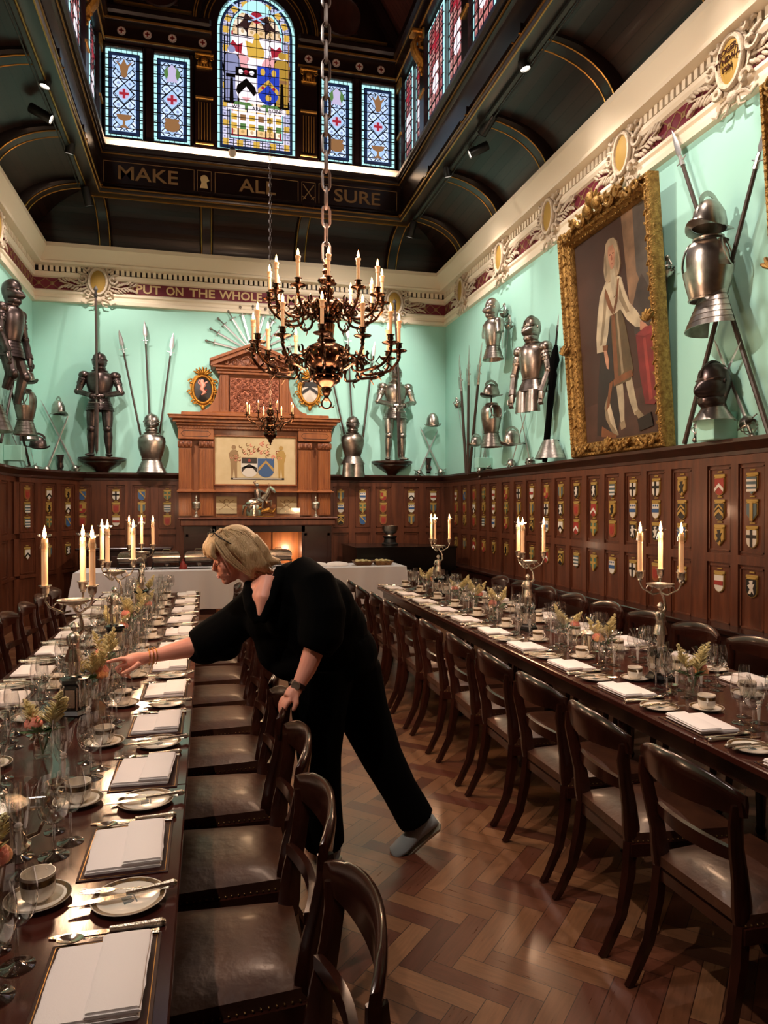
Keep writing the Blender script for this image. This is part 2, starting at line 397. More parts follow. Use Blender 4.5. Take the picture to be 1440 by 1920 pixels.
# ================================================================ room shell
def struct(name, mb, m, smooth=35): return mb.build(name, m, None, smooth, 'structure')
mb = MB(); mb.box(XL-.3, XR+.3, YF-.3, YB+.3, -.1, 0); struct('floor', mb, M['floor'])
mb = MB(); mb.box(XR, XR+.2, YF, YB+.2, 0, 6.5); struct('wall_right', mb, M['mint'])
mb = MB(); mb.box(XL-.2, XL, YF, YB+.2, 0, 6.5); struct('wall_left', mb, M['mint'])
mb = MB(); mb.box(XL, XR, YB, YB+.2, 0, 6.5); struct('wall_back', mb, M['mint'])
mb = MB(); mb.box(XL-.2, XR+.2, YF-.2, YF, 0, 11); struct('wall_front', mb, M['panel'])

# cornice with dentils, running along left, back and right walls
path = [(XL, YF), (XL, YB), (XR, YB), (XR, YF)]
def inward(o): return -o
prof = [(0,4.73),(.05,4.74),(.055,4.79),(.03,4.81),(.03,4.85),(.05,4.87),(.05,4.90),(.012,4.92),(.012,5.10),(.04,5.11),(.06,5.14),(.06,5.18),(.02,5.19),(.02,5.27),(.16,5.28),(.17,5.31),(.15,5.33),(.17,5.37),(.21,5.42),(.24,5.49),(.25,5.50),(.25,5.56),(.0,5.57)]
mb = MB(); mb.sweep(path, [(-a, z) for a, z in prof])
def dentils(mb):
    s = .078
    for i in range(int((YB-YF)/s)):
        y = YB - .08 - i*s
        mb.box(XR-.06, XR-.02, y-.046, y, 5.19, 5.28); mb.box(XL+.02, XL+.06, y-.046, y, 5.19, 5.28)
    for i in range(int((XR-XL)/s)-1):
        x = XL + .1 + i*s; mb.box(x, x+.048, YB-.06, YB-.02, 5.19, 5.28)
dentils(mb); struct('trim_1', mb, M['cream'], 25)
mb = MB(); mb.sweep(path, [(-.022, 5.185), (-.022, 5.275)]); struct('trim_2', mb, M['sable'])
mb = MB(); mb.sweep(path, [(-.014, 4.925), (-.016, 4.925), (-.016, 5.095), (-.014, 5.095)]); struct('trim_3', mb, M['maroon'])
# lattice of gilt cords with rosettes on the maroon frieze
def lattice(mb, T, L, skip=()):
    s = .19; n = int(L/s)
    for i in range(n):
        x = i*s
        if any(a < x + s/2 < b for a, b in skip): continue
        for (za, zb) in ((4.93, 5.09), (5.09, 4.93)):
            mb.tube([(x, -.018, za), (x+s, -.018, zb)], .006, 4, T)
        mb.lathe([(.028, 0), (.03, .006), (.012, .012), (.014, .018), (0, .02)], 8, T @ Tm((x+s/2, -.016, 5.01), (PI/2, 0, 0)))
TR_ = Matrix.Translation((XR, YB, 0)) @ Matrix.Rotation(-PI/2, 4, 'Z'); TL_ = Matrix.Translation((XL, YF, 0)) @ Matrix.Rotation(PI/2, 4, 'Z'); TB_ = Matrix.Translation((XL, YB, 0))
mb = MB(); lattice(mb, TR_, YB-YF); lattice(mb, TL_, YB-YF); lattice(mb, TB_, XR-XL, [(1.5, 5.1)]); struct('trim_4', mb, M['letter_dark'])

# lettering of the frieze on the back wall
f = thing('frieze_inscription', 'pale gold words PUT ON THE WHOLE ARMOUR OF GOD on the maroon frieze', 'inscription', (0, YB-.02, 5.01))
for wd, u0, u1 in (('PUT', 256, 302), ('ON', 313, 345), ('THE', 356, 404), ('WHOLE', 412, 492), ('ARMOUR', 506, 606), ('OF', 616, 642), ('GOD', 650, 692)):
    x0, x1 = onY(u0, 560, YB).x, onY(u1, 560, YB).x
    o = textmesh(wd, .19, 'word', M['letter'], f, None, .004, .004)
    ww = o.dimensions.x or 1; k = (x1-x0)/ww; o.data.transform(Matrix.Translation(((x0+x1)/2, 0, -.005)) @ STAND @ Matrix.Diagonal((k, .95, 1, 1)))

# ---------------------------------------------------------------- panelling
COLS_R = [11.09,10.69,10.27,9.88,9.5,9.06,8.66,8.27,7.87,7.51,7.15,6.785,6.43,6.07,5.71,5.345,4.88,4.53,4.15,3.78,3.4,3.02]
COLS_B = [onY(u, 960, YB).x for u in (155, 218, 266, 314, 638, 679, 717.5, 770, 811)]
def panel_wall(mb, T, L, cols, w):           # T: local x along wall, -y out of it
    mb.box(0, L, -.03, 0, 0, 2.04, T)
    mb.box(0, L, -.055, -.03, 0, .12, T); mb.box(0, L, -.05, -.03, 1.2, 1.27, T); mb.box(0, L, -.05, -.03, 1.97, 2.04, T); mb.box(0, L, -.05, -.03, .12, .2, T)
    mb.box(0, L, -.05, -.03, .66, .7, T)
    cs_ = sorted(cols); ed = []
    for a, b in zip(cs_, cs_[1:]): ed.append(((a+b)/2, max(.03, (b-a)/2 - w/2)))
    ed = [(cs_[0]-w/2-.06, .05)] + ed + [(cs_[-1]+w/2+.06, .05)]
    for c, h in ed:
        for z0, z1 in ((1.27, 1.97), (.2, .66), (.7, 1.2)): mb.box(c-h, c+h, -.05, -.03, z0, z1, T)
    for c in cs_:                             # thin moulding round each field
        for z0, z1 in ((1.29, 1.95), (.72, 1.18)):
            a, b = c-w/2+.012, c+w/2-.012
            for q in ((a, a+.012, z0, z1), (b-.012, b, z0, z1), (a, b, z0, z0+.012), (a, b, z1-.012, z1)): mb.box(q[0], q[1], -.042, -.03, q[2], q[3], T)
RAILP = [(-.03,2.03),(-.06,2.04),(-.06,2.07),(-.09,2.09),(-.11,2.12),(-.13,2.13),(-.13,2.16),(0,2.165)]
mb = MB(); panel_wall(mb, TR_, YB-YF, [YB-y for y in COLS_R], .27); struct('wall_panel_right', mb, M['panel'])
mb = MB(); panel_wall(mb, TB_, XR-XL, [x-XL for x in COLS_B], .27); struct('wall_panel_back', mb, M['panel'])
# splayed corner of panelling on the left
SA, SB = Vector((-1.93, YB-.04)), Vector((-2.5, 10.55))
sd = (SA-SB); ang = math.atan2(sd.y, sd.x)
TS_ = Matrix.Translation((SB.x, SB.y, 0)) @ Matrix.Rotation(ang, 4, 'Z')
SL = sd.length
mb = MB(); panel_wall(mb, TS_, SL, [.16, .60, 1.02], .3); mb.box(0, SL, 0, .6, 2.0, 2.05, TS_)
struct('wall_panel_corner', mb, M['panel'])
mb = MB(); panel_wall(mb, TL_, SB.y-YF, [x-YF for x in (3,4,5,6,7,8,9,10)], .3); struct('wall_panel_left', mb, M['panel'])
mb = MB(); mb.sweep([(XL, YF), (XL, 10.45), (-2.46, 10.6), (-1.98, 11.55), (-1.85, YB), (XR, YB), (XR, YF)], RAILP)
mb.v = [(x, y, z) for x, y, z in mb.v]; struct('trim_5', mb, M['panel_dark'])
mb = MB(); mb.add([(XL,10.4,2.13),(-2.4,10.6,2.13),(-1.9,11.6,2.13),(-1.8,YB,2.13),(XL,YB,2.13)], [(0,1,2,3,4)]); struct('trim_6', mb, M['panel_dark'])
# low ledge (heater casing) along the right and left walls
mb = MB(); mb.box(XR-.2, XR-.05, YF, 10.9, 0, .68); mb.box(XR-.24, XR-.04, YF, 10.95, .68, .72, None, .008); struct('trim_7', mb, M['table_dark'])

# ---------------------------------------------------------------- cove ceiling
def covepts(x0, x1, n=10, z0=5.57, z1=6.14):  # from cornice (x0) up to beam (x1)
    r = []
    for i in range(n+1):
        a = PI/2*i/n; r.append((x0 + (x1-x0)*.86*(1-math.cos(a)), z0 + (z1-z0)*math.sin(a)))
    r.append((x1, z1)); return r
def cove_side(sign, x0, x1, name, m):
    P = covepts(x0, x1); mb = MB(); n = len(P)
    yb = lambda x: YB - abs(x - (XR if sign > 0 else XL))     # mitre with the back cove
    v = [(x, YF, z) for x, z in P] + [(x, min(yb(x), YB), z) for x, z in P]
    mb.add(v, [(i, i+1, n+i+1, n+i) for i in range(n-1)]); return struct(name, mb, m)
cove_side(1, XR-.0, BXR, 'ceiling_cove_right', M['cove_r']); cove_side(-1, XL, BXL, 'ceiling_cove_left', M['cove_l'])
mb = MB(); P = covepts(YB, BY); n = len(P)
mb.add([(XL+(YB-y), y, z) for y, z in P] + [(XR-(YB-y), y, z) for y, z in P], [(i, i+1, n+i+1, n+i) for i in range(n-1)]); struct('ceiling_cove_back', mb, M['cove_b'])
# ribs: dark curved ribs with a gilt fillet, each a piece of the ceiling
RIBY = [10.62, 9.2, 7.75, 6.31, 4.86, 3.42, 1.98, .5]
def rib(T, k=1):
    P = [(x, z) for x, z in covepts(0, 1.13)]
    mb = MB(); out = []
    for dy in (-.11, .11):
        out.append([(x, dy, z) for x, z in P])
    inn = [(x + .1*max(0, 1-x/1.0), z - .1 - .02) for x, z in P]
    sec = [[(P[i][0], -.10, P[i][1]+.02), (P[i][0]+.0, -.10, P[i][1]-.03), (inn[i][0], -.06, inn[i][1]+.05), (inn[i][0], .06, inn[i][1]+.05), (P[i][0], .10, P[i][1]-.03), (P[i][0], .10, P[i][1]+.02)] for i in range(len(P))]
    mb.loft(sec, True, True, T)
    g = MB(); 
    for dy in (-.075, .075): g.tube([(inn[i][0]+.01, dy, inn[i][1]+.055) for i in range(len(P))], .009, 5, T)
    a, b = mb.build('ceiling_rib', M['mahog'], None, 35, 'structure'), g.build('ceiling_rib_fillet', M['gold_line'], None, 35, 'structure')
    return a, b
R0 = rib(Matrix.Identity(4))
def place_rib(loc, rot, first=[1]):
    for o in R0:
        c = o if first[0] else o.copy()
        if not first[0]: COL.objects.link(c)
        c.location = loc; c.rotation_euler = (0, 0, rot)
    first[0] = 0
for y in RIBY: place_rib((XR-.02, y, 0), PI); place_rib((XL+.02, y, 0), 0)
for x in (-1.5, 0, 1.47, 3.0): place_rib((x, YB-.02, 0), -PI/2)

# ---------------------------------------------------------------- lantern beams
bpath = [(BXL, YF), (BXL, BY), (BXR, BY), (BXR, YF)]
bprof = [(-.25,6.12),(-.25,6.02),(-.2,6.0),(-.02,6.0),(0,6.03),(0,6.08),(-.03,6.11),(-.03,6.5),(.0,6.52),(.02,6.56),(.05,6.55),(.05,6.57),(.08,6.59),(.09,6.62),(-.2,6.62)]
mb = MB(); mb.sweep(bpath, [(-a, z) for a, z in bprof]); struct('ceiling_beam', mb, M['mahog'])
mb = MB()
for o_, z_ in ((.006, 6.055), (-.02, 6.005), (.055, 6.6), (.022, 6.53), (-.255, 6.06), (-.17, 5.995)):
    mb.sweep(bpath, [(-o_-.007, z_-.008), (-o_-.007, z_+.008), (-o_+.007, z_+.008), (-o_+.007, z_-.008), (-o_-.007, z_-.008)])
struct('trim_8', mb, M['gold_line'])
# pale painted ledge of the lantern, washed by its light strip
mb = MB(); mb.sweep(bpath, [(.16, 6.61), (.14, 6.64), (.14, 6.66), (.11, 6.69), (.11, 6.71), (.07, 6.76), (.07, 6.79), (.22, 6.80)]); struct('trim_9', mb, M['cream'])
# inscription panels on the back beam
yb_ = BY + .03
def thinrect(mb, x0, x1, z0, z1, y, t=.008, d=.006):
    for q in ((x0, x0+t, z0, z1), (x1-t, x1, z0, z1), (x0, x1, z0, z0+t), (x0, x1, z1-t, z1)): mb.box(q[0], q[1], y-d, y, q[2], q[3])
ins = thing('beam_inscription', 'dull gold words MAKE ALL SURE on the dark beam below the stained glass', 'inscription', (0, yb_, 0))
def bx(u): return onY(u, 350, yb_).x
mb = MB()
for u0, u1 in ((196, 366), (371, 398), (404, 560), (566, 592), (598, 744)): thinrect(mb, bx(u0), bx(u1), 6.14, 6.45, -.001)
mb.build('panel_line', M['letter_dark'], ins)
for wd, u in (('MAKE', 279), ('ALL', 484), ('SURE', 670)):
    o = textmesh(wd, .27, 'word', M['letter_dark'], ins, None, .006, .003); o.data.transform(Matrix.Translation((bx(u), -.004, 6.29)) @ STAND @ Matrix.Diagonal((1.18, .98, 1, 1)))
mb = MB(); c = bx(384.5)
mb.ell((c, -.005, 6.33), (.055, .01, .06), 12, 6); mb.prism([(c-.06,6.2),(c+.05,6.2),(c+.03,6.29),(c+.07,6.31),(c+.02,6.38),(c-.05,6.36),(c-.04,6.27)], -.012, 0); mb.build('helmet_emblem', M['letter'], ins)
mb = MB(); c = bx(579)
for s_ in (-1, 1): mb.tube([(c-s_*.08, -.006, 6.19), (c+s_*.08, -.006, 6.41)], .008, 5); mb.tube([(c-s_*.09, -.006, 6.235), (c-s_*.04, -.006, 6.2)], .007, 5)
mb.build('crossed_swords_emblem', M['letter_dark'], ins)

# ---------------------------------------------------------------- lantern walls, windows, roof
LY = BY + .2; LXR = BXR + .1; LXL = BXL - .1; ZE = 8.62
def lx(u, v=200): return onY(u, v, LY-.02).x
def lz(u, v): return onY(u, v, LY-.02).z
# windows are emissive daylight glass
def glassmat(name, c1, c2, lead, scale, es, kind='checker'):
    m = bpy.data.materials.new(name); m.use_nodes = True; nt = m.node_tree; N = nt.nodes; L = nt.links; b = N['Principled BSDF']
    b.inputs['Roughness'].default_value = .3
    tc = N.new('ShaderNodeTexCoord'); mp = N.new('ShaderNodeMapping'); mp.inputs['Rotation'].default_value = (0, math.radians(45) if kind == 'diamond' else 0, 0); mp.inputs['Scale'].default_value = (scale, 0.001, scale)
    L.new(tc.outputs['Object'], mp.inputs[0]); sp = N.new('ShaderNodeSeparateXYZ'); L.new(mp.outputs[0], sp.inputs[0])
    def mt(op, a, c=None):
        x = N.new('ShaderNodeMath'); x.operation = op
        for i, q in enumerate((a, c)):
            if q is None: continue
            if isinstance(q, (int, float)): x.inputs[i].default_value = q
            else: L.new(q, x.inputs[i])
        return x.outputs[0]
    fx, fz = mt('FRACT', sp.outputs[0]), mt('FRACT', sp.outputs[2])
    edge = mt('MINIMUM', mt('MINIMUM', fx, mt('SUBTRACT', 1, fx)), mt('MINIMUM', fz, mt('SUBTRACT', 1, fz)))
    line = mt('GREATER_THAN', edge, .07)
    sc = mt('MULTIPLY', mt('ABSOLUTE', mt('SUBTRACT', fx, .5)), 1); sc2 = mt('ABSOLUTE', mt('SUBTRACT', fz, .5))
    dot = mt('LESS_THAN', mt('ADD', mt('POWER', sc, 2), mt('POWER', sc2, 2)), .035)
    cx = N.new('ShaderNodeCombineXYZ'); L.new(mt('FLOOR', sp.outputs[0]), cx.inputs[0]); L.new(mt('FLOOR', sp.outputs[2]), cx.inputs[2])
    wn = N.new('ShaderNodeTexWhiteNoise'); wn.noise_dimensions = '3D'; L.new(cx.outputs[0], wn.inputs['Vector'])
    mx = N.new('ShaderNodeMix'); mx.data_type = 'RGBA'; mx.inputs[6].default_value = lin(c1); mx.inputs[7].default_value = lin(c2); L.new(wn.outputs['Value'], mx.inputs[0])
    md = N.new('ShaderNodeMix'); md.data_type = 'RGBA'; md.inputs[7].default_value = lin(lead); L.new(mx.outputs[2], md.inputs[6]); L.new(mt('MULTIPLY', dot, .75), md.inputs[0])
    m2 = N.new('ShaderNodeMix'); m2.data_type = 'RGBA'; m2.inputs[6].default_value = (.004,.004,.008,1); L.new(md.outputs[2], m2.inputs[7]); L.new(line, m2.inputs[0])
    L.new(m2.outputs[2], b.inputs['Base Color']); L.new(m2.outputs[2], b.inputs['Emission Color']); b.inputs['Emission Strength'].default_value = es
    return m
GE = 1.0
def sg(name, c, k=1): 
    m = mat(name, '#0a0a0c', .3, emis=c, es=GE*k); return m
G = {'diaper': glassmat('glass_diaper', '#a9bcd6', '#8fa8cc', '#55658a', 9.2, GE, 'diamond'), 'mosaic': glassmat('glass_mosaic', '#d2c6bc', '#b08a4a', '#8a7040', 7.5, GE),
 'grey': glassmat('glass_border_grey', '#8f93b4', '#a9a9c0', '#4b4b68', 12, GE),
 'cyan': sg('glass_cyan', '#9fd0d0'), 'navy': sg('glass_navy', '#16223c', .8), 'blue': sg('glass_blue', '#23379c'), 'white': sg('glass_white', '#dccfd8'), 'red': sg('glass_red', '#8a1f2c'),
 'gold': sg('glass_gold', '#b8923c'), 'green': sg('glass_green', '#4b6b3a'), 'violet': sg('glass_violet', '#a79cb8'), 'pink': sg('glass_pink', '#c98f92'), 'brown': sg('glass_brown', '#7a5636'), 'black': mat('lead', '#060607', .5), 'skyblue': sg('glass_sky', '#94afd0'), 'steel': sg('glass_steel', '#77799a'), 'ochre': sg('glass_ochre', '#96742e'), 'dark': sg('glass_dark', '#2a1a1a')}
GK = list(G); GM = [G[k] for k in GK]
def gi(k): return GK.index(k)
def disc(mb, x, z, r, y, n=14, rz=None): mb.prism([(x+r*math.cos(2*PI*i/n), z+(rz or r)*math.sin(2*PI*i/n)) for i in range(n)], y-.002, y)
def crossp(mb, x, z, r, y, w=.32):
    mb.box(x-r*w, x+r*w, y-.003, y, z-r, z+r); mb.box(x-r, x+r, y-.003, y, z-r*w, z+r*w)
def chalice(mb, x, z, r, y): mb.prism([(x-r,z+r*.7),(x+r,z+r*.7),(x+r*.7,z+.1*r),(x+.15*r,z-.1*r),(x+.15*r,z-.6*r),(x+.6*r,z-r),(x-.6*r,z-r),(x-.15*r,z-.6*r),(x-.15*r,z-.1*r),(x-.7*r,z+.1*r)], y-.003, y)
def small_window(idx, x0, x1, z0, z1, top, bot, label):
    root = thing('window_%d' % idx, label, 'window', ((x0+x1)/2, LY-.01, z0)); root['kind'] = 'structure'
    del root['category']
    w, h = (x1-x0)/2, z1-z0; mb = MB()
    mb.mat(gi('cyan')).box(-w, w, 0, .01, 0, h)
    mb.mat(gi('black'))
    for i in range(16):
        z = h*i/16
        for s_ in (-1, 1): mb.box(s_*w, s_*(w-.045), -.003, 0, z-.004, z+.004)
    for i in range(7):
        x = -w + 2*w*i/7
        mb.box(x-.004, x+.004, -.003, 0, 0, .045); mb.box(x-.004, x+.004, -.003, 0, h-.045, h)
    mb.mat(gi('black')).box(-w+.04, w-.04, -.004, 0, .04, h-.04); mb.mat(gi('navy')).box(-w+.05, w-.05, -.006, 0, .05, h-.05); mb.mat(gi('skyblue')).box(-w+.092, w-.092, -.007, 0, .092, h-.092)
    mb.mat(gi('diaper')).box(-w+.1, w-.1, -.009, 0, .1, h-.1)
    mb.mat(gi('black'))
    for i in range(1, 9): mb.box(-w, w, -.013, 0, h*i/9-.006, h*i/9+.006)
    iw = w-.1
    for zc in (.2, .5, .8):
        zc *= h; r = .125
        mb.mat(gi('black')).prism([(-r-.012,zc),(0,zc+r*1.1+.012),(r+.012,zc),(0,zc-r*1.1-.012)], -.014, 0)
        mb.mat(gi('skyblue')).prism([(-r,zc),(0,zc+r*1.1),(r,zc),(0,zc-r*1.1)], -.016, 0)
    zc = .5*h; mb.mat(gi('violet')); disc(mb, 0, zc, .075, -.016); mb.mat(gi('red')); crossp(mb, 0, zc, .066, -.018, .28)
    zc = .8*h
    if top == 'swords':
        mb.mat(gi('brown')); mb.prism([(-.03,zc-.14),(.03,zc-.14),(.06,zc),(.12,zc+.09),(.04,zc+.03),(0,zc+.12),(-.04,zc+.03),(-.12,zc+.09),(-.06,zc)], -.019, -.016)
    else:
        mb.mat(gi('green')); disc(mb, 0, zc, .11, -.016); mb.mat(gi('violet')); mb.prism([(-.08,zc-.12),(.08,zc-.12),(.05,zc-.02),(.06,zc+.07),(0,zc+.13),(-.06,zc+.07),(-.05,zc-.02)], -.02, -.016)
    zc = .2*h
    if bot == 'cup': mb.mat(gi('brown')); chalice(mb, 0, zc, .11, -.018)
    else: mb.mat(gi('brown')); disc(mb, 0, zc, .11, -.018, 14, .09); mb.box(-.1, .1, -.021, -.018, zc+.06, zc+.1)
    mb.build('stained_glass', GM, root, 0)
    fr = MB()
    for q in ((-w-.05, -w, -.05, h+.05), (w, w+.05, -.05, h+.05), (-w, w, -.05, 0), (-w, w, h, h+.05)): fr.box(q[0], q[1], -.05, .05, q[2], q[3], None, .01)
    fr.build('window_frame', M['mahog'], root)
WIN = [(200, 270, 'swords', 'cup'), (291, 358, 'helm', 'pot'), (603, 660, 'helm', 'pot'), (678, 739, 'swords', 'cup')]
WZ0, WZ1 = 6.86, 8.1
for i, (u0, u1, t_, b_) in enumerate(WIN):
    small_window(i+1, lx(u0), lx(u1), WZ0, WZ1, t_, b_, 'narrow stained glass window')
# wall behind and round the windows
mb = MB(); mb.box(LXL-.3, LXR+.3, LY+.02, LY+.2, 6.6, 11); struct('wall_lantern_back', mb, M['mahog'])
mb = MB(); mb.box(LXR, LXR+.2, YF, LY, 6.72, 8.7); struct('wall_lantern_right', mb, M['mahog'])
mb = MB(); mb.box(LXL-.2, LXL, YF, LY, 6.72, 8.7); struct('wall_lantern_left', mb, M['mahog'])
# central arched window
cx0, cx1 = lx(409), lx(553); CWX = (cx0+cx1)/2; CW = (cx1-cx0)/2; CZ0 = 6.84; CZ1 = 9.16; SP = CZ1 - CW*1.02
def arch(w, z0, zs, n=20, k=1.02): return [(-w, z0), (w, z0)] + [(w*math.cos(PI*i/n), zs + w*k*math.sin(PI*i/n)) for i in range(n+1)]
root = thing('window_5', 'tall arched stained glass window with knights and two shields', 'window', (CWX, LY-.05, 0)); root['kind'] = 'structure'; del root['category']
mb = MB()
mb.mat(gi('cyan')).prism(arch(CW, CZ0, SP), 0, .01)
mb.mat(gi('black')).prism(arch(CW-.035, CZ0+.035, SP), -.003, 0)
mb.mat(gi('navy')).prism(arch(CW-.045, CZ0+.045, SP), -.005, 0)
mb.mat(gi('grey')).prism(arch(CW-.075, CZ0+.075, SP), -.007, 0)
mb.mat(gi('navy')).prism(arch(CW-.17, CZ0+.18, SP), -.009, 0)
mb.mat(gi('cyan')).prism(arch(CW-.185, CZ0+.195, SP), -.011, 0)
mb.mat(gi('mosaic')).prism(arch(CW-.215, CZ0+.225, SP), -.013, 0)
y = -.013
mb.mat(gi('gold'))
for i in range(7):      # square bosses in the border
    z = CZ0+.13 + i*.27
    for s_ in (-1, 1):
        if z < SP+.1: mb.box(s_*(CW-.08), s_*(CW-.16), -.011, 0, z-.045, z+.045)
for x in (-.24, 0, .24): mb.box(x-.045, x+.045, -.011, 0, CZ0+.08, CZ0+.17)
for i in range(1, 8):
    a = PI*i/8
    mb.box(-.045, .045, -.011, 0, -.04, .04, Tm(((CW-.12)*math.cos(a), 0, SP+(CW-.12)*math.sin(a)), (0, PI/2-a, 0)))
mb.mat(gi('red'))
mb.box(-CW+.19, CW-.19, y-.001, 0, CZ0+.22, CZ0+.245); 
for s_ in (-1, 1): mb.box(s_*(CW-.2), s_*(CW-.225), y-.001, 0, CZ0+.22, SP)
# blue round at the head with crossed swords
mb.mat(gi('cyan')).prism([(.22*math.cos(PI*i/14), SP+.28+.2*math.sin(PI*i/14)) for i in range(15)], y-.003, y)
mb.mat(gi('red')); disc(mb, 0, SP+.24, .09, y-.003)
mb.mat(gi('skyblue'))
for s_ in (-1, 1): mb.tube([(-s_*.42, y-.006, SP+.42), (s_*.12, y-.006, SP+.16)], .012, 4)
mb.mat(gi('dark'))
for s_ in (-1, 1):
    mb.prism([(s_*.05,SP+.2),(s_*.16,SP+.28),(s_*.2,SP+.16),(s_*.3,SP+.06),(s_*.2,SP+.07),(s_*.14,SP+.0),(s_*.1,SP+.1)], y-.006, y)
# scene ground
fz = CZ0 + .62
mb.mat(gi('white')).box(-.36, .36, y-.002, y, SP-.36, SP-.06)
mb.mat(gi('white')).prism([(-.42, fz+.1), (.42, fz+.1), (.42, SP-.28), (.3, SP-.2), (-.3, SP-.2), (-.42, SP-.28)], y-.003, y)
mb.mat(gi('gold'))      # golden demi-figure crest
mb.prism([(-.12,SP-.36),(.1,SP-.36),(.12,SP-.25),(.06,SP-.15),(.03,SP-.06),(-.03,SP-.06),(-.06,SP-.15),(-.16,SP-.12),(-.14,SP-.24)], y-.006, y); disc(mb, 0, SP-.04, .045, y-.006)
mb.mat(gi('red'))
for s_ in (-1, 1): mb.prism([(s_*.3,SP-.3),(s_*.38,SP-.2),(s_*.34,SP-.14),(s_*.28,SP-.2),(s_*.2,SP-.16),(s_*.22,SP-.32)], y-.006, y)
mb.mat(gi('pink'))
for s_ in (-1, 1): mb.prism([(s_*.04,SP-.5),(s_*.3,SP-.56),(s_*.34,SP-.38),(s_*.22,SP-.3),(s_*.12,SP-.36)], y-.005, y)
mb.mat(gi('white')); mb.ell((-.03, y-.006, SP-.46), (.11, .004, .09), 12, 6)
def gfig(x, s_, m1, m2):
    z = fz+.08
    mb.mat(gi('black')); mb.prism([(x-.115,z-.01),(x-.1,z+.36),(x-.135,z+.52),(x-.1,z+.7),(x+.1,z+.7),(x+.135,z+.52),(x+.1,z+.36),(x+.115,z-.01)], y-.006, y)
    mb.mat(gi(m1))
    for q in (-1, 1): mb.prism([(x+q*.02,z+.36),(x+q*.09,z+.36),(x+q*.085,z+.02),(x+q*.03,z+.02)], y-.01, y-.005)
    mb.prism([(x-.09,z+.36),(x+.09,z+.36),(x+.12,z+.62),(x+.07,z+.7),(x-.07,z+.7),(x-.12,z+.62)], y-.01, y-.005); disc(mb, x, z+.77, .055, y-.008)
    mb.mat(gi(m2)).box(x-.08, x+.08, y-.012, y-.01, z+.36, z+.41)
    mb.tube([(x-s_*.1, y-.01, z+.1), (x-s_*.1, y-.01, z+.95)], .01, 4)
gfig(-.36, 1, 'steel', 'black'); gfig(.37, -1, 'ochre', 'brown')
def shp(x, z, w, h, n=5): return [(x-w, z+h), (x+w, z+h), (x+w, z-.2*h)] + [(x+w*math.cos(a), z-.2*h-.8*h*math.sin(a)) for a in [PI/2*i/n for i in range(1, n)]] + [(x, z-h)] + [(x-w*math.cos(a), z-.2*h-.8*h*math.sin(a)) for a in [PI/2*i/n for i in range(n-1, 0, -1)]] + [(x-w, z-.2*h)]
zc = fz+.35
mb.mat(gi('white')).prism(shp(-.15, zc, .155, .25), y-.014, y); mb.mat(gi('black')).prism([(-.305,zc+.25),(.005,zc+.25),(.005,zc+.12),(-.305,zc+.12)], y-.017, y-.012)
mb.prism([(-.3,zc-.12),(-.15,zc+.08),(0,zc-.12),(-.02,zc-.02),(-.15,zc+.1),(-.28,zc-.02)], y-.017, y-.012); mb.prism([(-.29,zc-.11),(-.15,zc+.09),(-.01,zc-.11),(-.04,zc-.15),(-.15,zc-.02),(-.26,zc-.15)], y-.017, y-.012)
mb.mat(gi('white')); disc(mb, -.23, zc+.185, .035, y-.017); disc(mb, -.07, zc+.185, .035, y-.017); mb.mat(gi('red')); disc(mb, -.15, zc+.185, .035, y-.017); mb.mat(gi('pink')).prism([(-.22,zc-.18),(-.08,zc-.18),(-.15,zc-.25)], y-.017, y-.012)
mb.mat(gi('blue')).prism(shp(.17, zc+.03, .16, .28), y-.014, y)
mb.mat(gi('gold')); mb.prism([(.02,zc-.11),(.17,zc+.05),(.32,zc-.11),(.32,zc-.03),(.17,zc+.12),(.02,zc-.03)], y-.017, y-.012)
for q in (.09, .25): disc(mb, q, zc+.22, .035, y-.017, 10, .055)
disc(mb, .17, zc-.15, .045, y-.017); mb.mat(gi('red'))
for q in (.09, .25): disc(mb, q, zc-.01, .024, y-.018, 8)
mb.mat(gi('green')); 
for q in (-.2, .2): mb.prism([(q-.2,fz+.0),(q+.2,fz+.0),(q+.1,fz+.1),(q-.1,fz+.1)], y-.012, y)
mb.mat(gi('white')); 
for q in (-.3, 0, .3): mb.box(q-.13, q+.13, y-.018, y, fz-.02, fz+.05)
mb.mat(gi('white')).box(-.36, .36, y-.001, y, CZ0+.34, fz-.04)
for i in range(6):
    for j in range(2): mb.mat(gi(['gold','brown','gold','brown','gold','gold','gold','green','gold','green','gold','green'][i+6*j])); mb.box(-.325+i*.13-.042, -.325+i*.13+.042, y-.006, y, CZ0+.50-j*.13-.042, CZ0+.5-j*.13+.042)
mb.mat(gi('black'))
zz = CZ0+.1
while zz < CZ1-.2:
    ww = CW if zz < SP else math.sqrt(max(0, 1-((zz-SP)/(CW*1.02))**2))*CW
    mb.box(-ww, ww, -.034, -.028, zz-.004, zz+.004); zz += .13
for x in (-.42, -.26, -.13, 0, .13, .26, .42):
    zt = SP + math.sqrt(max(0, 1-(x/CW)**2))*CW
    mb.box(x-.003, x+.003, -.034, -.028, CZ0, zt)
mb.build('stained_glass', GM, root, 0)
for q, t_ in ((-.3, 'WE'), (0, 'ARE'), (.3, 'ONE')): textmesh(t_, .075, 'motto', G['black'], root, Matrix.Translation((q, y-.02, fz+.015)) @ STAND, .001, .001)
fr = MB()
A, B = arch(CW+.12, CZ0-.06, SP, 28), arch(CW, CZ0, SP, 28); n = len(A)
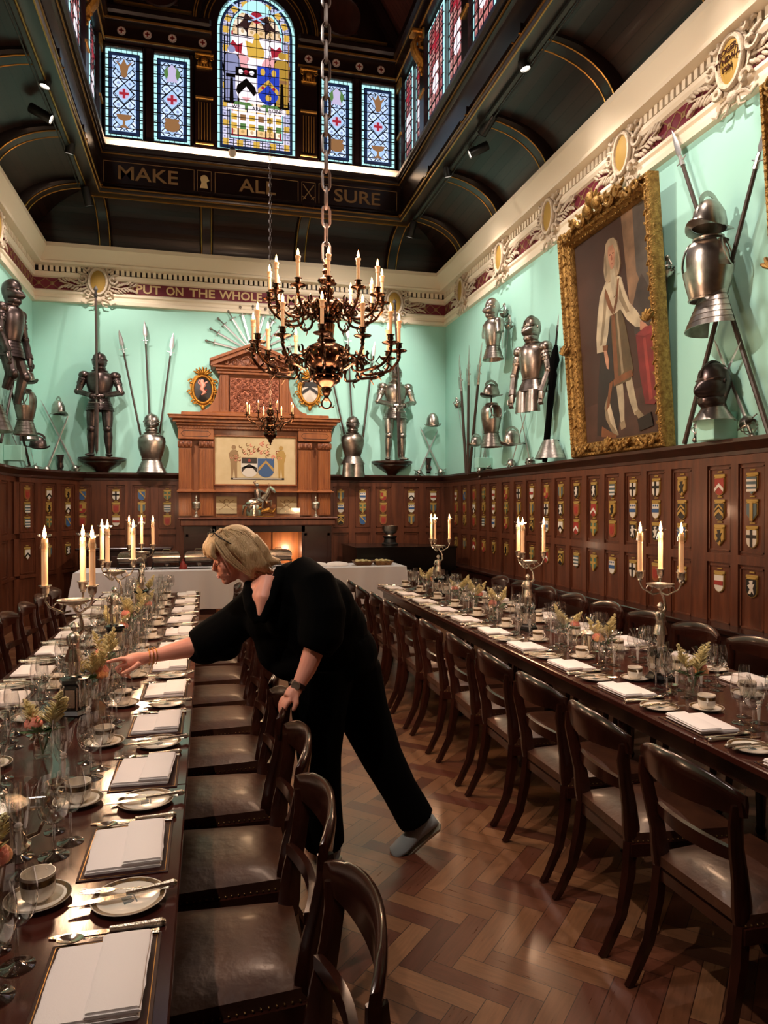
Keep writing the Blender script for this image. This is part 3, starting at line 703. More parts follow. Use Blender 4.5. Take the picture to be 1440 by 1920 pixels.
fr.add([(p[0], -.06, p[1]) for p in A] + [(p[0], -.06, p[1]) for p in B] + [(p[0], .05, p[1]) for p in A] + [(p[0], .05, p[1]) for p in B],
       [(i, (i+1) % n, n+(i+1) % n, n+i) for i in range(n)] + [(n+i, n+(i+1) % n, 3*n+(i+1) % n, 3*n+i) for i in range(n)] + [(i, 2*n+i, 2*n+(i+1) % n, (i+1) % n) for i in range(n)])
fr.build('window_frame', M['mahog'], root)
g = MB()
for k in (.13, .19, .3, .33): g.tube([((CW+k)*math.cos(PI*i/28), -.05-.1*(k > .25), SP+(CW+k)*1.02*math.sin(PI*i/28)) for i in range(29)], .009, 5)
g.build('arch_gilding', M['gold_line'], root)
# deep arched moulding above entablature
mb = MB()
for r0, r1, d in ((CW+.12, CW+.25, .08), (CW+.25, CW+.36, .16)):
    mb.loft([[(CWX+r*math.cos(PI*i/28), yy, SP+r*1.02*math.sin(PI*i/28)) for (r, yy) in ((r0, LY+.02), (r0, LY-d), (r1, LY-d), (r1, LY+.02))] for i in range(29)], True, True)
# entablature either side
for (x0, x1) in ((LXL, lx(398, 60)), (lx(558, 60), LXR)):
    z0 = 8.16
    mb.box(x0, x1, LY-.1, LY+.03, z0+.03, z0+.27); mb.box(x0-.0, x1, LY-.14, LY+.03, z0, z0+.04, None, .01)
    mb.box(x0, x1, LY-.16, LY+.03, z0+.27, z0+.31, None, .01); mb.box(x0, x1, LY-.22, LY+.03, z0+.34, z0+.46, None, .03)
# pilasters
PIL = [lx(385), lx(578)]
for x in PIL:
    mb.box(x-.13, x+.13, LY-.1, LY+.02, 6.78, 8.16); mb.box(x-.15, x+.15, LY-.13, LY+.02, 6.78, 6.84, None, .01)
for x in (lx(280), lx(669), lx(193), lx(746)): mb.box(x-.055, x+.055, LY-.06, LY+.02, 6.78, 8.16, None, .01)
struct('trim_10', mb, M['mahog'])
g = MB()
for x in PIL:
    g.box(x-.125, x+.125, LY-.135, LY-.1, 6.845, 6.875, None, .006); g.box(x-.125, x+.125, LY-.135, LY-.1, 7.5, 7.54, None, .008)
    for i in range(5): g.box(x-.08+i*.04-.006, x-.08+i*.04+.006, LY-.112, LY-.1, 6.92, 7.46)
for (x0, x1) in ((LXL, lx(398, 60)), (lx(558, 60), LXR)):
    g.box(x0, x1, LY-.15, LY-.1, 8.165, 8.19); g.box(x0, x1, LY-.17, LY-.1, 8.435, 8.46)
    g.box(x0+.25, x1-.25, LY-.012, LY+.02, 8.78, 8.8)
struct('trim_11', g, M['gold_line'])
g = MB()
for x in PIL:
    T = Tm((x, LY-.1, 8.0))
    g.box(-.13, .13, -.07, .02, .1, .14, T, .012); g.box(-.115, .115, -.05, .02, -.06, -.03, T, .01)
    for s_ in (-1, 1):
        g.tube([(s_*.1+.028*math.cos(a)*s_*(1-a/9), -.05, .065+.032*math.sin(a)*(1-a/9)) for a in [i*.7 for i in range(9)]], .011, 6, T)
    g.ell((0, -.04, .04), (.05, .03, .05), 10, 6, T)
    for i in range(5): g.ell((-.08+i*.04, -.035, -.005), (.018, .02, .045), 8, 5, T)
struct('trim_12', g, M['gold'])
g = MB(); g2 = MB()
for u, v in ((232, 55), (280, 62), (326, 68), (382, 73), (578, 102), (629, 110), (672, 116), (712, 122)):
    x = lx(u, v); z = 8.31
    g.lathe([(.058, 0), (.058, .012), (0, .014)], 16, Tm((x, LY-.1, z), (PI/2, 0, 0))); crossp(g2, x, z, .034, LY-.113)
    g2.open_lathe([(.05,.013),(.054,.015),(.05,.016)], 16, Tm((x, LY-.1, z), (PI/2, 0, 0)))
struct('trim_13', g, M['white']); struct('trim_14', g2, M['red'])
# round vents in the gable
mb = MB()
for x in (lx(300, 0), lx(640, 0)):
    mb.lathe([(.3,0),(.32,.03),(.3,.05),(.27,.03)], 24, Tm((x, LY+.02, 9.1), (PI/2,0,0)))
    for i in range(-4, 5): mb.box(x-.26, x+.26, LY, LY+.02, 9.1+i*.055-.015, 9.1+i*.055+.015)
struct('trim_15', mb, M['panel_dark'])
# lantern side walls: piers, side windows, gilt scroll brackets
def bracket_mesh():
    g = MB(); pts = []
    for i in range(22):
        a = i/21*2*PI*1.35; r = .10*(1-i/26); pts.append((.13+r*math.cos(a+PI/2+.6), 0, .58+r*math.sin(a+PI/2+.6)))
    spine = [(.05,0,0),(.03,0,.12),(.05,0,.26),(.12,0,.38),(.2,0,.5)] + [(.22,0,.6),(.17,0,.69),(.08,0,.69),(.04,0,.6),(.08,0,.53),(.14,0,.54),(.15,0,.6),(.11,0,.63)]
    for s_ in (-1, 1): g.tube([(p[0], s_*.055, p[2]) for p in spine], .022, 6)
    g.tube(spine[:7], [.03,.035,.04,.05,.05,.04,.03], 8, None, (0,1,0), 1.6)
    g.box(0, .26, -.09, .09, .72, .78, None, .015); g.box(0, .06, -.07, .07, -.06, .0, None, .01)
    for i in range(5): g.ell((.09+i*.022, 0, .22+i*.06), (.035, .03, .035), 8, 5)
    return g
b0 = bracket_mesh().build('gilt_bracket', M['gold'], None)
first = 1
LRIB = [10.62, 9.45, 7.76, 6.1, 4.5, 2.9]
for y_ in LRIB[1:]:
    for sx_, x_ in ((1, LXR), (-1, LXL)):
        c = b0 if first else b0.copy()
        if not first: COL.objects.link(c)
        first = 0; c.location = (x_, y_, 7.36); c.rotation_euler = (0, 0, PI if sx_ > 0 else 0)
        tag(c, 'gilt scroll bracket on the %s side of the lantern, %s from the far end' % ('right' if sx_ > 0 else 'left', ORD[LRIB.index(y_)-1]), 'bracket', 'gilt scroll brackets of the lantern')
mb = MB(); gl = MB(); sgm = MB()
for sx_, x_ in ((1, LXR), (-1, LXL)):
    for y_ in LRIB: mb.box(x_-sx_*.10, x_, y_-.1, y_+.1, 6.78, 8.3)
    mb.box(x_-sx_*.14, x_, YF, LY, 8.16, 8.45); mb.box(x_-sx_*.2, x_, YF, LY, 8.45, 8.62, None, .03)
    for z_ in (8.17, 8.44): gl.box(x_-sx_*.15, x_-sx_*.13, YF, LY-.1, z_-.012, z_+.012)
    for y_ in LRIB: gl.box(x_-sx_*.12, x_-sx_*.09, y_-.11, y_+.11, 8.0, 8.14); gl.box(x_-sx_*.12, x_-sx_*.09, y_-.11, y_+.11, 7.28, 7.32)
struct('trim_16', mb, M['mahog']); struct('trim_17', gl, M['gold_line'])
G['rosy'] = glassmat('glass_rosy', '#b98a86', '#7c3038', '#5b1d26', 7, GE*.8)
wi = 6
for sx_, x_ in ((1, LXR), (-1, LXL)):
    for a, b in zip(LRIB, LRIB[1:]):
        m_ = (a+b)/2
        for c_ in ((a+m_)/2, (b+m_)/2):
            hw = abs(a-b)/4-.1
            r = thing('window_%d' % wi, 'side window of the lantern', 'window', (x_-sx_*.02, c_, 6.86), -PI/2*sx_); r['kind'] = 'structure'; del r['category']; wi += 1
            q = MB(); q.mat(0).box(-hw, hw, -.01, .0, 0, 1.24); q.mat(1).box(-hw+.03, hw-.03, -.013, 0, .03, 1.21); q.mat(2).box(-hw+.06, hw-.06, -.016, 0, .06, 1.18)
            q.mat(3); crossp(q, 0, .9, .14, -.017, .22); q.mat(4); disc(q, 0, .35, .12, -.017); q.prism([(-.12,.5),(.12,.5),(.08,.62),(-.08,.62)], -.02, -.016)
            q.mat(5)
            for i in range(1, 8): q.box(-hw, hw, -.022, 0, 1.24*i/8-.005, 1.24*i/8+.005)
            for i in range(1, 4): q.box(-hw+2*hw*i/4-.004, -hw+2*hw*i/4+.004, -.022, 0, 0, 1.24)
            q.build('stained_glass', [G['cyan'], G['navy'], G['rosy'], G['red'], G['white'], G['black']], r, 0)
# roof of the lantern
mb = MB(); RX = .95
v = [(LXR+.1,YF,8.6),(LXR-RX,YF,10.2),(LXL+RX,YF,10.2),(LXL-.1,YF,8.6),(LXR+.1,LY+.1,8.6),(LXR-RX,LY+.1,10.2),(LXL+RX,LY+.1,10.2),(LXL-.1,LY+.1,8.6)]
mb.add(v, [(0,1,5,4),(1,2,6,5),(2,3,7,6)]); struct('ceiling_lantern', mb, M['roof_boards'])
mb = MB()
for y_ in LRIB:
    mb.tube([(LXR-.05, y_, 8.5), (LXR-RX-.02, y_, 10.1)], .09, 4, None, (0,1,0), .8, False, .5); mb.tube([(LXL+.05, y_, 8.5), (LXL+RX+.02, y_, 10.1)], .09, 4, None, (0,1,0), .8, False, .5)
struct('ceiling_rafter', mb, M['mahog'])
# outer skin so no light leaks in
mb = MB(); mb.box(XL-.25, XL-.2, YF-.3, YB+.3, 0, 6.6); mb.box(XR+.2, XR+.25, YF-.3, YB+.3, 0, 6.6); mb.box(XL-.3, BXL-.2, YF-.3, YB+.3, 6.45, 6.5); mb.box(BXR+.2, XR+.3, YF-.3, YB+.3, 6.45, 6.5); mb.box(XL, XR, BY+.35, YB+.3, 6.5, 6.55)
struct('outer_shell', mb, M['shell'])
# light strip laid on the ledge of the lantern
mb = MB(); mb.box(BXL+.05, BXR-.05, BY-.03, BY-.01, 6.622, 6.632)
st = mb.build('light_strip', mat('strip_light', '#ffffff', emis='#ffd2b0', es=14), None); tag(st, 'slim warm light strip on the ledge below the stained glass', 'light')
lamp('AREA', (XM, BY-.03, 6.64), 12, (1, .8, .66), (XM, LY+.1, 6.85), (4.0, .03))
for sx_, x_ in ((1, BXR), (-1, BXL)):
    mb = MB(); mb.box(x_-sx_*.03-.01, x_-sx_*.03+.01, YF+.2, BY-.1, 6.622, 6.632); q = mb.build('light_strip', bpy.data.materials['strip_light'], None); tag(q, 'slim warm light strip on the %s ledge of the lantern' % ('right' if sx_ > 0 else 'left'), 'light'); lamp('AREA', (x_-sx_*.03, 7.0, 6.64), 16, (1, .8, .66), (x_-sx_*.5, 7.0, 9.5), (.03, 7.0))

# ---------------------------------------------------------------- track spotlights
def spotlight(i, loc, aim, en, ang):
    d = (Vector(aim)-Vector(loc)).normalized(); q = d.to_track_quat('-Z', 'Y').to_euler()
    base = Vector(loc) - d*.06
    side = 'right' if loc[0] > XM else 'left'
    r = thing('spotlight', '', 'spotlight', tuple(base), tuple(q))
    h = MB(); h.lathe([(.0,.23),(.05,.23),(.054,.22),(.054,0),(.058,-.004),(.058,-.012),(.048,-.012),(.048,.01),(0,.012)], 18); h.build('lamp_head', M['spot_black'], r)
    h = MB(); h.lathe([(.045,.0),(0,-.003)], 16); h.build('lens', M['spot_face'], r)
    inv = Matrix.Translation(base) @ q.to_matrix().to_4x4(); inv.invert()
    h = MB(); up = inv @ Vector((base.x, base.y, 6.0 if loc[1] < 10.4 else 5.98)); h.tube([(0, .0, .12), (0,0,.14), up], .009, 6); h.build('bracket_arm', M['spot_black'], r)
    l = lamp('SPOT', (0, 0, -.02), en*LAMP_GAIN, WARM, None, .035, ang, .7, r)
    return r
sl = [spotlight(i, *s) for i, s in enumerate(SPOTS)]
for side, idx in (('left', [2,1,14,0,9,10,11,13]), ('right', [6,5,15,4,3,7,8,12])):
    for k, i in enumerate(idx):
        sl[i]['label'] = 'black spotlight on the %s ceiling track, %s from the back wall' % (side, ORD[k]); sl[i]['group'] = 'track spotlights'
for sx_, x_ in ((1, 3.05), (-1, -1.62)):
    mb = MB(); mb.box(x_-.02, x_+.02, YF+.3, 10.45, 5.97, 6.0); mb.tube([(x_+sx_*.05, YF+.3, 5.96), (x_+sx_*.05, 10.4, 5.96)], .008, 6)
    tag(mb.build('lighting_track', M['track'], None), 'straight lighting track under the %s beam' % ('right' if sx_ > 0 else 'left'), 'track')
c = onY(437, 290, BY-.1); r = thing('security_camera', 'small white dome camera with black lens on the ledge under the arched window', 'camera', (c.x, BY-.10, c.z))
mb = MB(); mb.lathe([(0,-.06),(.035,-.05),(.055,-.02),(.055,.03),(0,.04)], 14); mb.build('housing', M['white'], r)
mb = MB(); mb.ell((0, -.02, .045), (.042, .042, .038)); mb.build('lens_dome', M['spot_black'], r)
# ================================================================ heraldic shields on the panelling
PAL = ['white', 'red', 'blue', 'slate', 'sable', 'or', 'orange', 'green', 'plaque_gold']
PM = [M[k] for k in PAL]
def sh(w, h, z=0, pt=0):
    r = [(-w, z+h*.5), (w, z+h*.5), (w, z-h*.12)]
    if pt: r += [(0, z-h*.5), (-w, z-h*.12)]
    else: r += [(w*.9, z-h*.28), (w*.6, z-h*.42), (0, z-h*.5), (-w*.6, z-h*.42), (-w*.9, z-h*.28), (-w, z-h*.12)]
    return r
def poly_chev(z, t, w): return [(-w, z-w*.8), (0, z), (w, z-w*.8), (w, z-w*.8+t), (0, z+t), (-w, z-w*.8+t)]
DES = [('red', 'white', 'chev', 'red shield with a white chevron'), ('white', 'sable', 'chev', 'white shield with a black chevron'), ('sable', 'or', 'chev2', 'black shield with two gold chevrons'),
 ('white', 'red', 'fess', 'white shield with a red band'), ('slate', 'white', 'bars', 'grey-blue shield with white bars'), ('blue', 'or', 'bend', 'blue shield with a gold diagonal band'),
 ('white', 'sable', 'cross', 'white shield with a black cross'), ('or', 'sable', 'lion', 'gold shield with a black beast'), ('red', 'or', 'quart', 'red and gold quartered shield'),
 ('orange', 'red', 'plain', 'orange-red patterned shield'), ('slate', 'or', 'pale', 'grey-blue shield with a gold upright band'), ('white', 'blue', 'fess3', 'white shield with blue band and stars'),
 ('sable', 'white', 'lion', 'black shield with a white beast'), ('green', 'or', 'cross', 'dull green shield with a gold cross')]
def shield_kinds():
    out = []
    for k, (a, b, d, txt) in enumerate(DES):
        w, h = .05, .132; i, j = PAL.index(a), PAL.index(b); e = MB()
        e.mat(PAL.index('plaque_gold')).prism(sh(w+.005, h+.01, 0, k % 3 == 1), -.014, 0)
        e.mat(i).prism(sh(w, h, 0, k % 3 == 1), -.018, -.013)
        e.mat(j); F_ = -.0215
        if d in ('chev', 'chev2'): e.prism(poly_chev(.0, .028, w), F_, -.017)
        if d == 'chev2': e.prism(poly_chev(.045, .016, w*.9), F_, -.017)
        if d in ('fess', 'fess3'): e.box(-w, w, F_, -.017, -.012, .022)
        if d == 'fess3':
            for x in (-.03, 0, .03): e.ell((x, -.018, .05), (.01, .004, .01), 6, 4)
        if d == 'bars':
            for z in (.04, 0, -.035): e.box(-w*.98, w*.98, F_, -.017, z-.009, z+.009)
        if d == 'bend': e.prism([(-w, .07), (-w+.03, .07), (w, -.015), (w, .015-.05)], F_, -.017)
        if d == 'cross': e.box(-.012, .012, F_, -.017, -.065, .07); e.box(-w, w, F_, -.017, .005, .03)
        if d == 'pale': e.box(-.016, .016, F_, -.017, -.065, .074)
        if d == 'quart': e.box(0, w, F_, -.017, .005, .074); e.box(-w, 0, F_, -.017, -.03, .005)
        if d == 'plain': e.prism(sh(w*.6, h*.6), F_, -.017)
        if d == 'lion': e.prism([(-.03,-.04),(-.01,-.01),(-.035,.02),(-.01,.03),(-.02,.055),(.02,.06),(.015,.03),(.035,.035),(.02,.0),(.03,-.045),(.01,-.02),(-.005,-.045)], F_, -.017)
        out.append(e)
    return out
EK = shield_kinds(); SHO = [None]*len(EK)
pq = MB(); pq.box(-.06, .06, -.016, 0, .076, .099, None, .004); pq.box(-.045, .045, -.02, 0, .066, .08, None, .003)
np_ = MB(); np_.box(-.026, .026, -.012, 0, .112, .124, None, .003)
def shield(k, T, label):
    if SHO[k] is None:
        r = thing('heraldic_shield', label, 'shield', (0,0,0)); EK[k].build('shield_face', PM, r, 20); pq.build('scroll_plaque', M['plaque_gold'], r, 20); np_.build('name_plate', M['plaque_gold'], r, 20); SHO[k] = r
    else: r = dup(SHO[k], (0,0,0))
    r.matrix_basis = T; r['label'] = label; r['group'] = 'heraldic shields on the panelling'; return r
rs = random.Random(3)
def nth(i): return ORD[i] if i < 20 else 'last'
ROWN = ['top', 'second', 'third', 'bottom']
kk = 0
for ci, y in enumerate(COLS_R[:20]):
    for ri, z in enumerate((1.80, 1.60, 1.40, 1.03)):
        if ri == 3 and ci in (0, 16): pass
        k = rs.randrange(14); kk += 1
        shield(k, Matrix.Translation((XR-.03, y, z)) @ Matrix.Rotation(-PI/2, 4, 'Z'), '%s, %s row, right wall, %s from corner' % (DES[k][3], ROWN[ri], nth(ci)))
for ci, x in enumerate(COLS_B):
    for ri, z in enumerate((1.80, 1.60, 1.40)):
        k = rs.randrange(14); kk += 1
        shield(k, Matrix.Translation((x, YB-.03, z)), '%s, %s row, back wall, %s' % (DES[k][3], ROWN[ri], ('%s %s fireplace' % (ORD[3-ci] if ci < 4 else ORD[ci-4], 'left of' if ci < 4 else 'right of'))))
for ci, x in enumerate((.16, .60, 1.02)):
    for ri, z in enumerate((1.80, 1.60, 1.40, .98)):
        k = rs.randrange(14); kk += 1
        shield(k, TS_ @ Matrix.Translation((x, -.03, z)), '%s, %s row, left corner, %s from left' % (DES[k][3], ROWN[ri], ORD[ci]))

# ================================================================ stucco cartouches on the frieze
def cartouche_mb():
    e = MB()
    e.prism([(.16*math.cos(a)*(1+.08*math.cos(6*a)), .02+.24*math.sin(a)*(1+.08*math.cos(5*a))) for a in [2*PI*i/40 for i in range(40)]], -.05, 0)
    e.tube([(.115*math.cos(a), -.07, .02+.17*math.sin(a)) for a in [2*PI*i/24 for i in range(24)]], .022, 6, None, None, 1, True)
    for s_ in (-1, 1):
        for (x, z, r, n) in ((.15, .19, .06, 1), (.19, .05, .06, -1), (.13, -.15, .05, 1)):
            e.tube([(s_*(x + r*math.cos(a)*(1-a/9)), -.055-.004*a, z + n*r*math.sin(a)*(1-a/9)) for a in [i*.6 for i in range(11)]], .018, 6)
        for i in range(5):
            a = math.radians(20+i*28); e.ell((0, 0, 0), (.02, .018, .07), 7, 5, Tm((s_*(.12+.09*math.cos(a)), -.05, .05+.2*math.sin(a)), (0, s_*(PI/2-a)*1.0, 0)))
    for i in range(7):
        a = math.radians(-60+i*20); e.ell((0, 0, 0), (.018, .02, .055), 7, 5, Tm((.06*math.sin(a)*1.6, -.07, .25+.03*math.cos(a)), (0, a, 0)))
    e.ell((0, -.05, -.22), (.05, .03, .04)); 
    rr = random.Random(5)
    for s_ in (-1, 1):                       # laurel sprays along the frieze
        e.tube([(s_*.14, -.03, -.02), (s_*.28, -.035, -.05), (s_*.42, -.03, -.01), (s_*.5, -.03, .0)], [.012,.01,.008,.004], 5)
        for i in range(9):
            x = .17+i*.038; z = -.03-.02*math.sin(i*.8)
            for q in (-1, 1): e.ell((0,0,0), (.014, .012, .045), 6, 4, Tm((s_*x, -.035, z+q*.045), (0, s_*(.9 if q > 0 else 2.2), 0)))
        e.tube([(s_*.02, -.04, -.2), (s_*.12, -.045, -.23), (s_*.16, -.04, -.28), (s_*.22, -.04, -.25)], [.015,.013,.01,.006], 5)
        e.tube([(s_*.04, -.04, -.24), (s_*.06, -.045, -.3), (s_*.12, -.04, -.31)], [.013,.01,.006], 5)
    return e
cm = cartouche_mb(); ov = MB(); ov.lathe([(.105,0),(.1,.02),(.06,.035),(0,.04)], 24, Tm((0,-.05,.02), (PI/2,0,0), (1,1.55,1)))
C0 = None
CART = [('right', y) for y in (10.75, 9.2, 7.75, 6.2, 4.72)] + [('back', onY(187, 540, YB).x), ('back', onY(737, 570, YB).x), ('left', 9.6), ('left', 8.1)]
for i, (side, p) in enumerate(CART):
    if side == 'right': T = Matrix.Translation((XR-.015, p, 5.04)) @ Matrix.Rotation(-PI/2, 4, 'Z')
    elif side == 'left': T = Matrix.Translation((XL+.015, p, 5.04)) @ Matrix.Rotation(PI/2, 4, 'Z')
    else: T = Matrix.Translation((p, YB-.015, 5.04))
    if C0 is None:
        C0 = r = thing('stucco_cartouche', '', 'cartouche'); cm.build('scrollwork', M['stucco'], r, 60); ov.build('gilt_oval', M['oval_gold'], r)
    else: r = dup(C0, (0,0,0))
    r.matrix_basis = T @ Matrix.Scale(1.12, 4)
    n_ = {'right': '%s along the right frieze from the back corner' % ORD[i], 'back': 'on the back frieze, %s' % ('above the black armour' if i == 5 else 'above the bright standing armour'), 'left': 'on the left frieze, %s' % ('nearer the corner' if i == 7 else 'farther from the corner')}[side]
    r['label'] = 'grey stucco cartouche with gilt oval, ' + n_; r['group'] = 'cartouches on the frieze'
    if side == 'right' and i == 4:
        for q, t_ in enumerate(('ROGER', 'TYNDALL', '1581')): textmesh(t_, .055, 'oval_lettering', M['panel_dark'], r, Matrix.Translation((0, -.095, .09-q*.06)) @ STAND, .002, .001)

# ================================================================ overmantel
OY = 11.42
def q_(u, y=OY): return onY(u, 880, y).x
def z_(v, y=OY): return onY(477, v, y).z
om = thing('overmantel', 'tall carved oak overmantel with pediment, fluted pilasters and painted arms on the back wall', 'mantelpiece', (XM, YB, 0))
OX = XM
def X(u, y=OY): return q_(u, y) - OX
def Yl(y): return y - YB
zs = z_(970, 11.1); ze = z_(783); zc_ = z_(801); zm = z_(922)
e = MB()
e.box(X(337), X(620), Yl(OY+.12), 0, zs, zc_); 
for a, b in ((335, 359), (374, 400), (560, 584), (597, 620)):       # pilaster shafts
    e.box(X(a), X(b), Yl(OY), Yl(OY+.15), zm+.02, z_(841), None, .004)
    e.box(X(a)-.02, X(b)+.02, Yl(OY-.03), Yl(OY+.15), zm-.02, zm+.03, None, .008)
    e.box(X(a), X(b), Yl(OY), Yl(OY+.15), zs+.02, zm-.02, None, .004)
    w = (X(b)-X(a)); n = 5
    for i in range(n): x = X(a)+w*(i+.5)/n; e.tube([(x, Yl(OY)-.002, zm+.05), (x, Yl(OY)-.002, z_(845))], .011, 6)
    for i in range(n): x = X(a)+w*(i+.5)/n; e.tube([(x, Yl(OY)-.002, zs+.04), (x, Yl(OY)-.002, zm-.04)], .011, 6)
for a, b in ((335, 400), (560, 620)):
    e.box(X(a)-.01, X(b)+.01, Yl(OY-.03), 0, z_(826), z_(806), None, .006)
e.box(X(335)-.02, X(620)+.02, Yl(OY-.02), 0, z_(806), zc_, None, .004)
for k, (dz0, dz1, o_) in enumerate(((801, 796, .05), (796, 790, .10), (790, 785, .15), (785, 783, .17))):
    e.box(X(337)-o_, X(618)+o_, Yl(OY-.02-o_), 0, z_(dz0), z_(dz1), None, .008)
for i in range(56): x = X(335) + (X(620)-X(335))*i/55; e.box(x-.012, x+.008, Yl(OY-.06), Yl(OY), z_(806), z_(803.5))
e.box(X(332), X(624), Yl(OY-.12), 0, zm-.012, zm+.012, None, .006)
# stage above: base blocks, pilasters, cornice, pediment, scrolled sides
U = 11.5
def X2(u): return q_(u, U) - OX
def z2(v): return onY(477, v, U).z
e.box(X(340), X(616), Yl(OY-.05), 0, z_(783), z_(776), None, .01)
e.box(X2(398), X2(553), Yl(U-.02), 0, z2(783), z2(774), None, .01)
for a, b in ((413, 429), (524, 541)):
    e.box(X2(a), X2(b), Yl(U), 0, z2(775), z2(704), None, .004)
    e.tube([(X2((a+b)/2)-.03, Yl(U), z2(770)), (X2((a+b)/2)-.03, Yl(U), z2(708))], .012, 6); e.tube([(X2((a+b)/2)+.03, Yl(U), z2(770)), (X2((a+b)/2)+.03, Yl(U), z2(708))], .012, 6)
e.box(X2(429), X2(525), Yl(U+.06), 0, z2(775), z2(704))
for s_, a in ((-1, 413), (1, 541)):
    P = [(X2(a), z2(706)), (X2(a), z2(776)), (X2(a)+s_*.3, z2(776))] + [(X2(a)+s_*(.3-.29*math.sin(t)), z2(776)+.03+.55*(1-math.cos(t))) for t in [PI/2*i/9 for i in range(10)]]
    e.prism(P, Yl(U+.04), 0)
for dz0, dz1, o_ in ((704, 699, .04), (699, 694, .07), (694, 690, .12)): e.box(X2(413)-o_, X2(541)+o_, Yl(U-o_), 0, z2(dz0), z2(dz1), None, .006)
ap = z2(656); bs_ = z2(690); xl, xr = X2(413)-.14, X2(541)+.14; xm = (xl+xr)/2
e.prism([(xl, bs_), (xr, bs_), (xm, ap)], Yl(U+.02), 0)
for s_, xe in ((-1, xl), (1, xr)):
    e.prism([(xe, bs_-.02), (xm, ap-.02), (xm, ap+.07), (xe, bs_+.07)], Yl(U-.13), 0); e.prism([(xe+.02*s_, bs_+.04), (xm, ap+.04), (xm, ap+.085), (xe+.02*s_, bs_+.085)], Yl(U-.17), 0)
e.build('oak_frame', M['mantel'], om, 30)
e = MB(); e.box(X2(432), X2(523), Yl(U-.0), Yl(U+.05), z2(782), z2(711))
for i in range(15):
    for j in range(11):
        if (i+j) % 2: continue
        x = X2(436)+(X2(519)-X2(436))*i/14; z = z2(778)+(z2(715)-z2(778))*j/10
        e.lathe([(.03,0),(.022,.014),(.012,.01),(.008,.018),(0,.02)], 7, Tm((x, Yl(U), z), (PI/2, 0, 0)))
e.tube([(xm-.12+.14*math.cos(a), Yl(U)-.012, z2(745)+.12*math.sin(a)) for a in [i*.5 for i in range(8)]], .014, 5)
e.build('embossed_panel', M['copper'], om, 50)
e = MB()
e.prism([(xl+.2, bs_+.02), (xr-.2, bs_+.02), (xm, ap-.13)], Yl(U-.02), Yl(U+.03))
for s_ in (-1, 1):
    for (x, r) in ((.12, .09), (.3, .06), (.44, .04)):
        e.tube([(xm+s_*(x+r*math.cos(a)*(1-a/10)), Yl(U-.04), bs_+.09-x*.08+r*math.sin(a)*(1-a/10)) for a in [i*.6 for i in range(12)]], .014, 5)
e.ell((xm, Yl(U-.05), bs_+.13), (.07, .05, .09))
for a, b in ((335, 359), (374, 400), (560, 584), (597, 620)):
    e.box(X(a)-.012, X(b)+.012, Yl(OY-.03), Yl(OY+.1), z_(841), z_(829), None, .01)
    for k in (-1, 0, 1): e.ell(((X(a)+X(b))/2+k*.06, Yl(OY-.03), z_(835)), (.028, .03, .045), 8, 5)
e.build('carving', M['carve'], om, 50)
for a, b in ((337, 398), (562, 618)):
    e = MB(); thinx = (X(a)+.02, X(b)-.02)
    for zz_ in (z_(811), z_(821)): e.box(thinx[0]+.04, thinx[1]-.04, Yl(OY-.034), Yl(OY-.03), zz_-.003, zz_+.003)
    for xx, s_ in ((thinx[0], 1), (thinx[1], -1)): e.tube([(xx+s_*.04, Yl(OY-.032), z_(811)), (xx, Yl(OY-.032), z_(816)), (xx+s_*.04, Yl(OY-.032), z_(821))], .003, 4)
    e.build('inlay', M['sable'], om)
# painted panels
def pan(u0, u1, v0, v1, name):
    e = MB(); x0, x1, a, b = X(u0, OY+.1), X(u1, OY+.1), z_(v1, OY+.1), z_(v0, OY+.1)
    e.box(x0, x1, Yl(OY+.09), Yl(OY+.12), a, b); return e.build(name, M['parchment'], om), (x0, x1, a, b)
pp, (x0, x1, a, b) = pan(403, 554, 820, 908, 'painted_arms_panel')
e = MB(); 
for s in ((x0-.02, x1+.02, a-.025, a), (x0-.02, x1+.02, b, b+.025), (x0-.025, x0, a, b), (x1, x1+.025, a, b)): e.box(s[0], s[1], Yl(OY+.06), Yl(OY+.12), s[2], s[3], None, .005)
e.build('panel_moulding', M['mantel'], om)
e = MB(); y = Yl(OY+.09); cx_ = (x0+x1)/2+.03; cz_ = a+.28
K = {k: i for i, k in enumerate(['white','sable','red','blue','or','letter_dark','rose'])}
KM = [M[k] for k in K]
e.mat(K['white']).prism(shp(cx_-.13, cz_-.02, .13, .15), y-.006, y); e.mat(K['sable']).box(cx_-.25, cx_-.01, y-.009, y, cz_+.05, cz_+.14); e.prism([(cx_-.25,cz_-.1),(cx_-.13,cz_+.04),(cx_-.01,cz_-.1),(cx_-.01,cz_-.02),(cx_-.13,cz_+.0),(cx_-.25,cz_-.02)], y-.009, y)
e.mat(K['blue']).prism(shp(cx_+.13, cz_-.02, .13, .15), y-.006, y); e.mat(K['or']).prism([(cx_+.01,cz_-.08),(cx_+.13,cz_+.06),(cx_+.25,cz_-.08),(cx_+.25,cz_-.02),(cx_+.13,cz_+.1),(cx_+.01,cz_-.02)], y-.009, y)
e.mat(K['red']); disc(e, cx_-.13, cz_+.095, .025, y-.01)
e.mat(K['sable']).box(cx_-.42, cx_+.42, y-.005, y, a+.07, a+.1); e.mat(K['white']).box(cx_-.38, cx_+.38, y-.007, y, a+.078, a+.093)
for s_, c_ in ((-1, 'letter_dark'), (1, 'or')):
    e.mat(K[c_]); x = cx_+s_*.37
    e.prism([(x-.04,a+.1),(x-.05,cz_+.05),(x-.08,cz_+.2),(x-.03,cz_+.26),(x+.04,cz_+.26),(x+.08,cz_+.18),(x+.05,cz_+.05),(x+.05,a+.1),(x+.02,a+.1),(x,cz_-.03),(x-.02,a+.1)], y-.004, y); disc(e, x, cz_+.3, .035, y-.004)
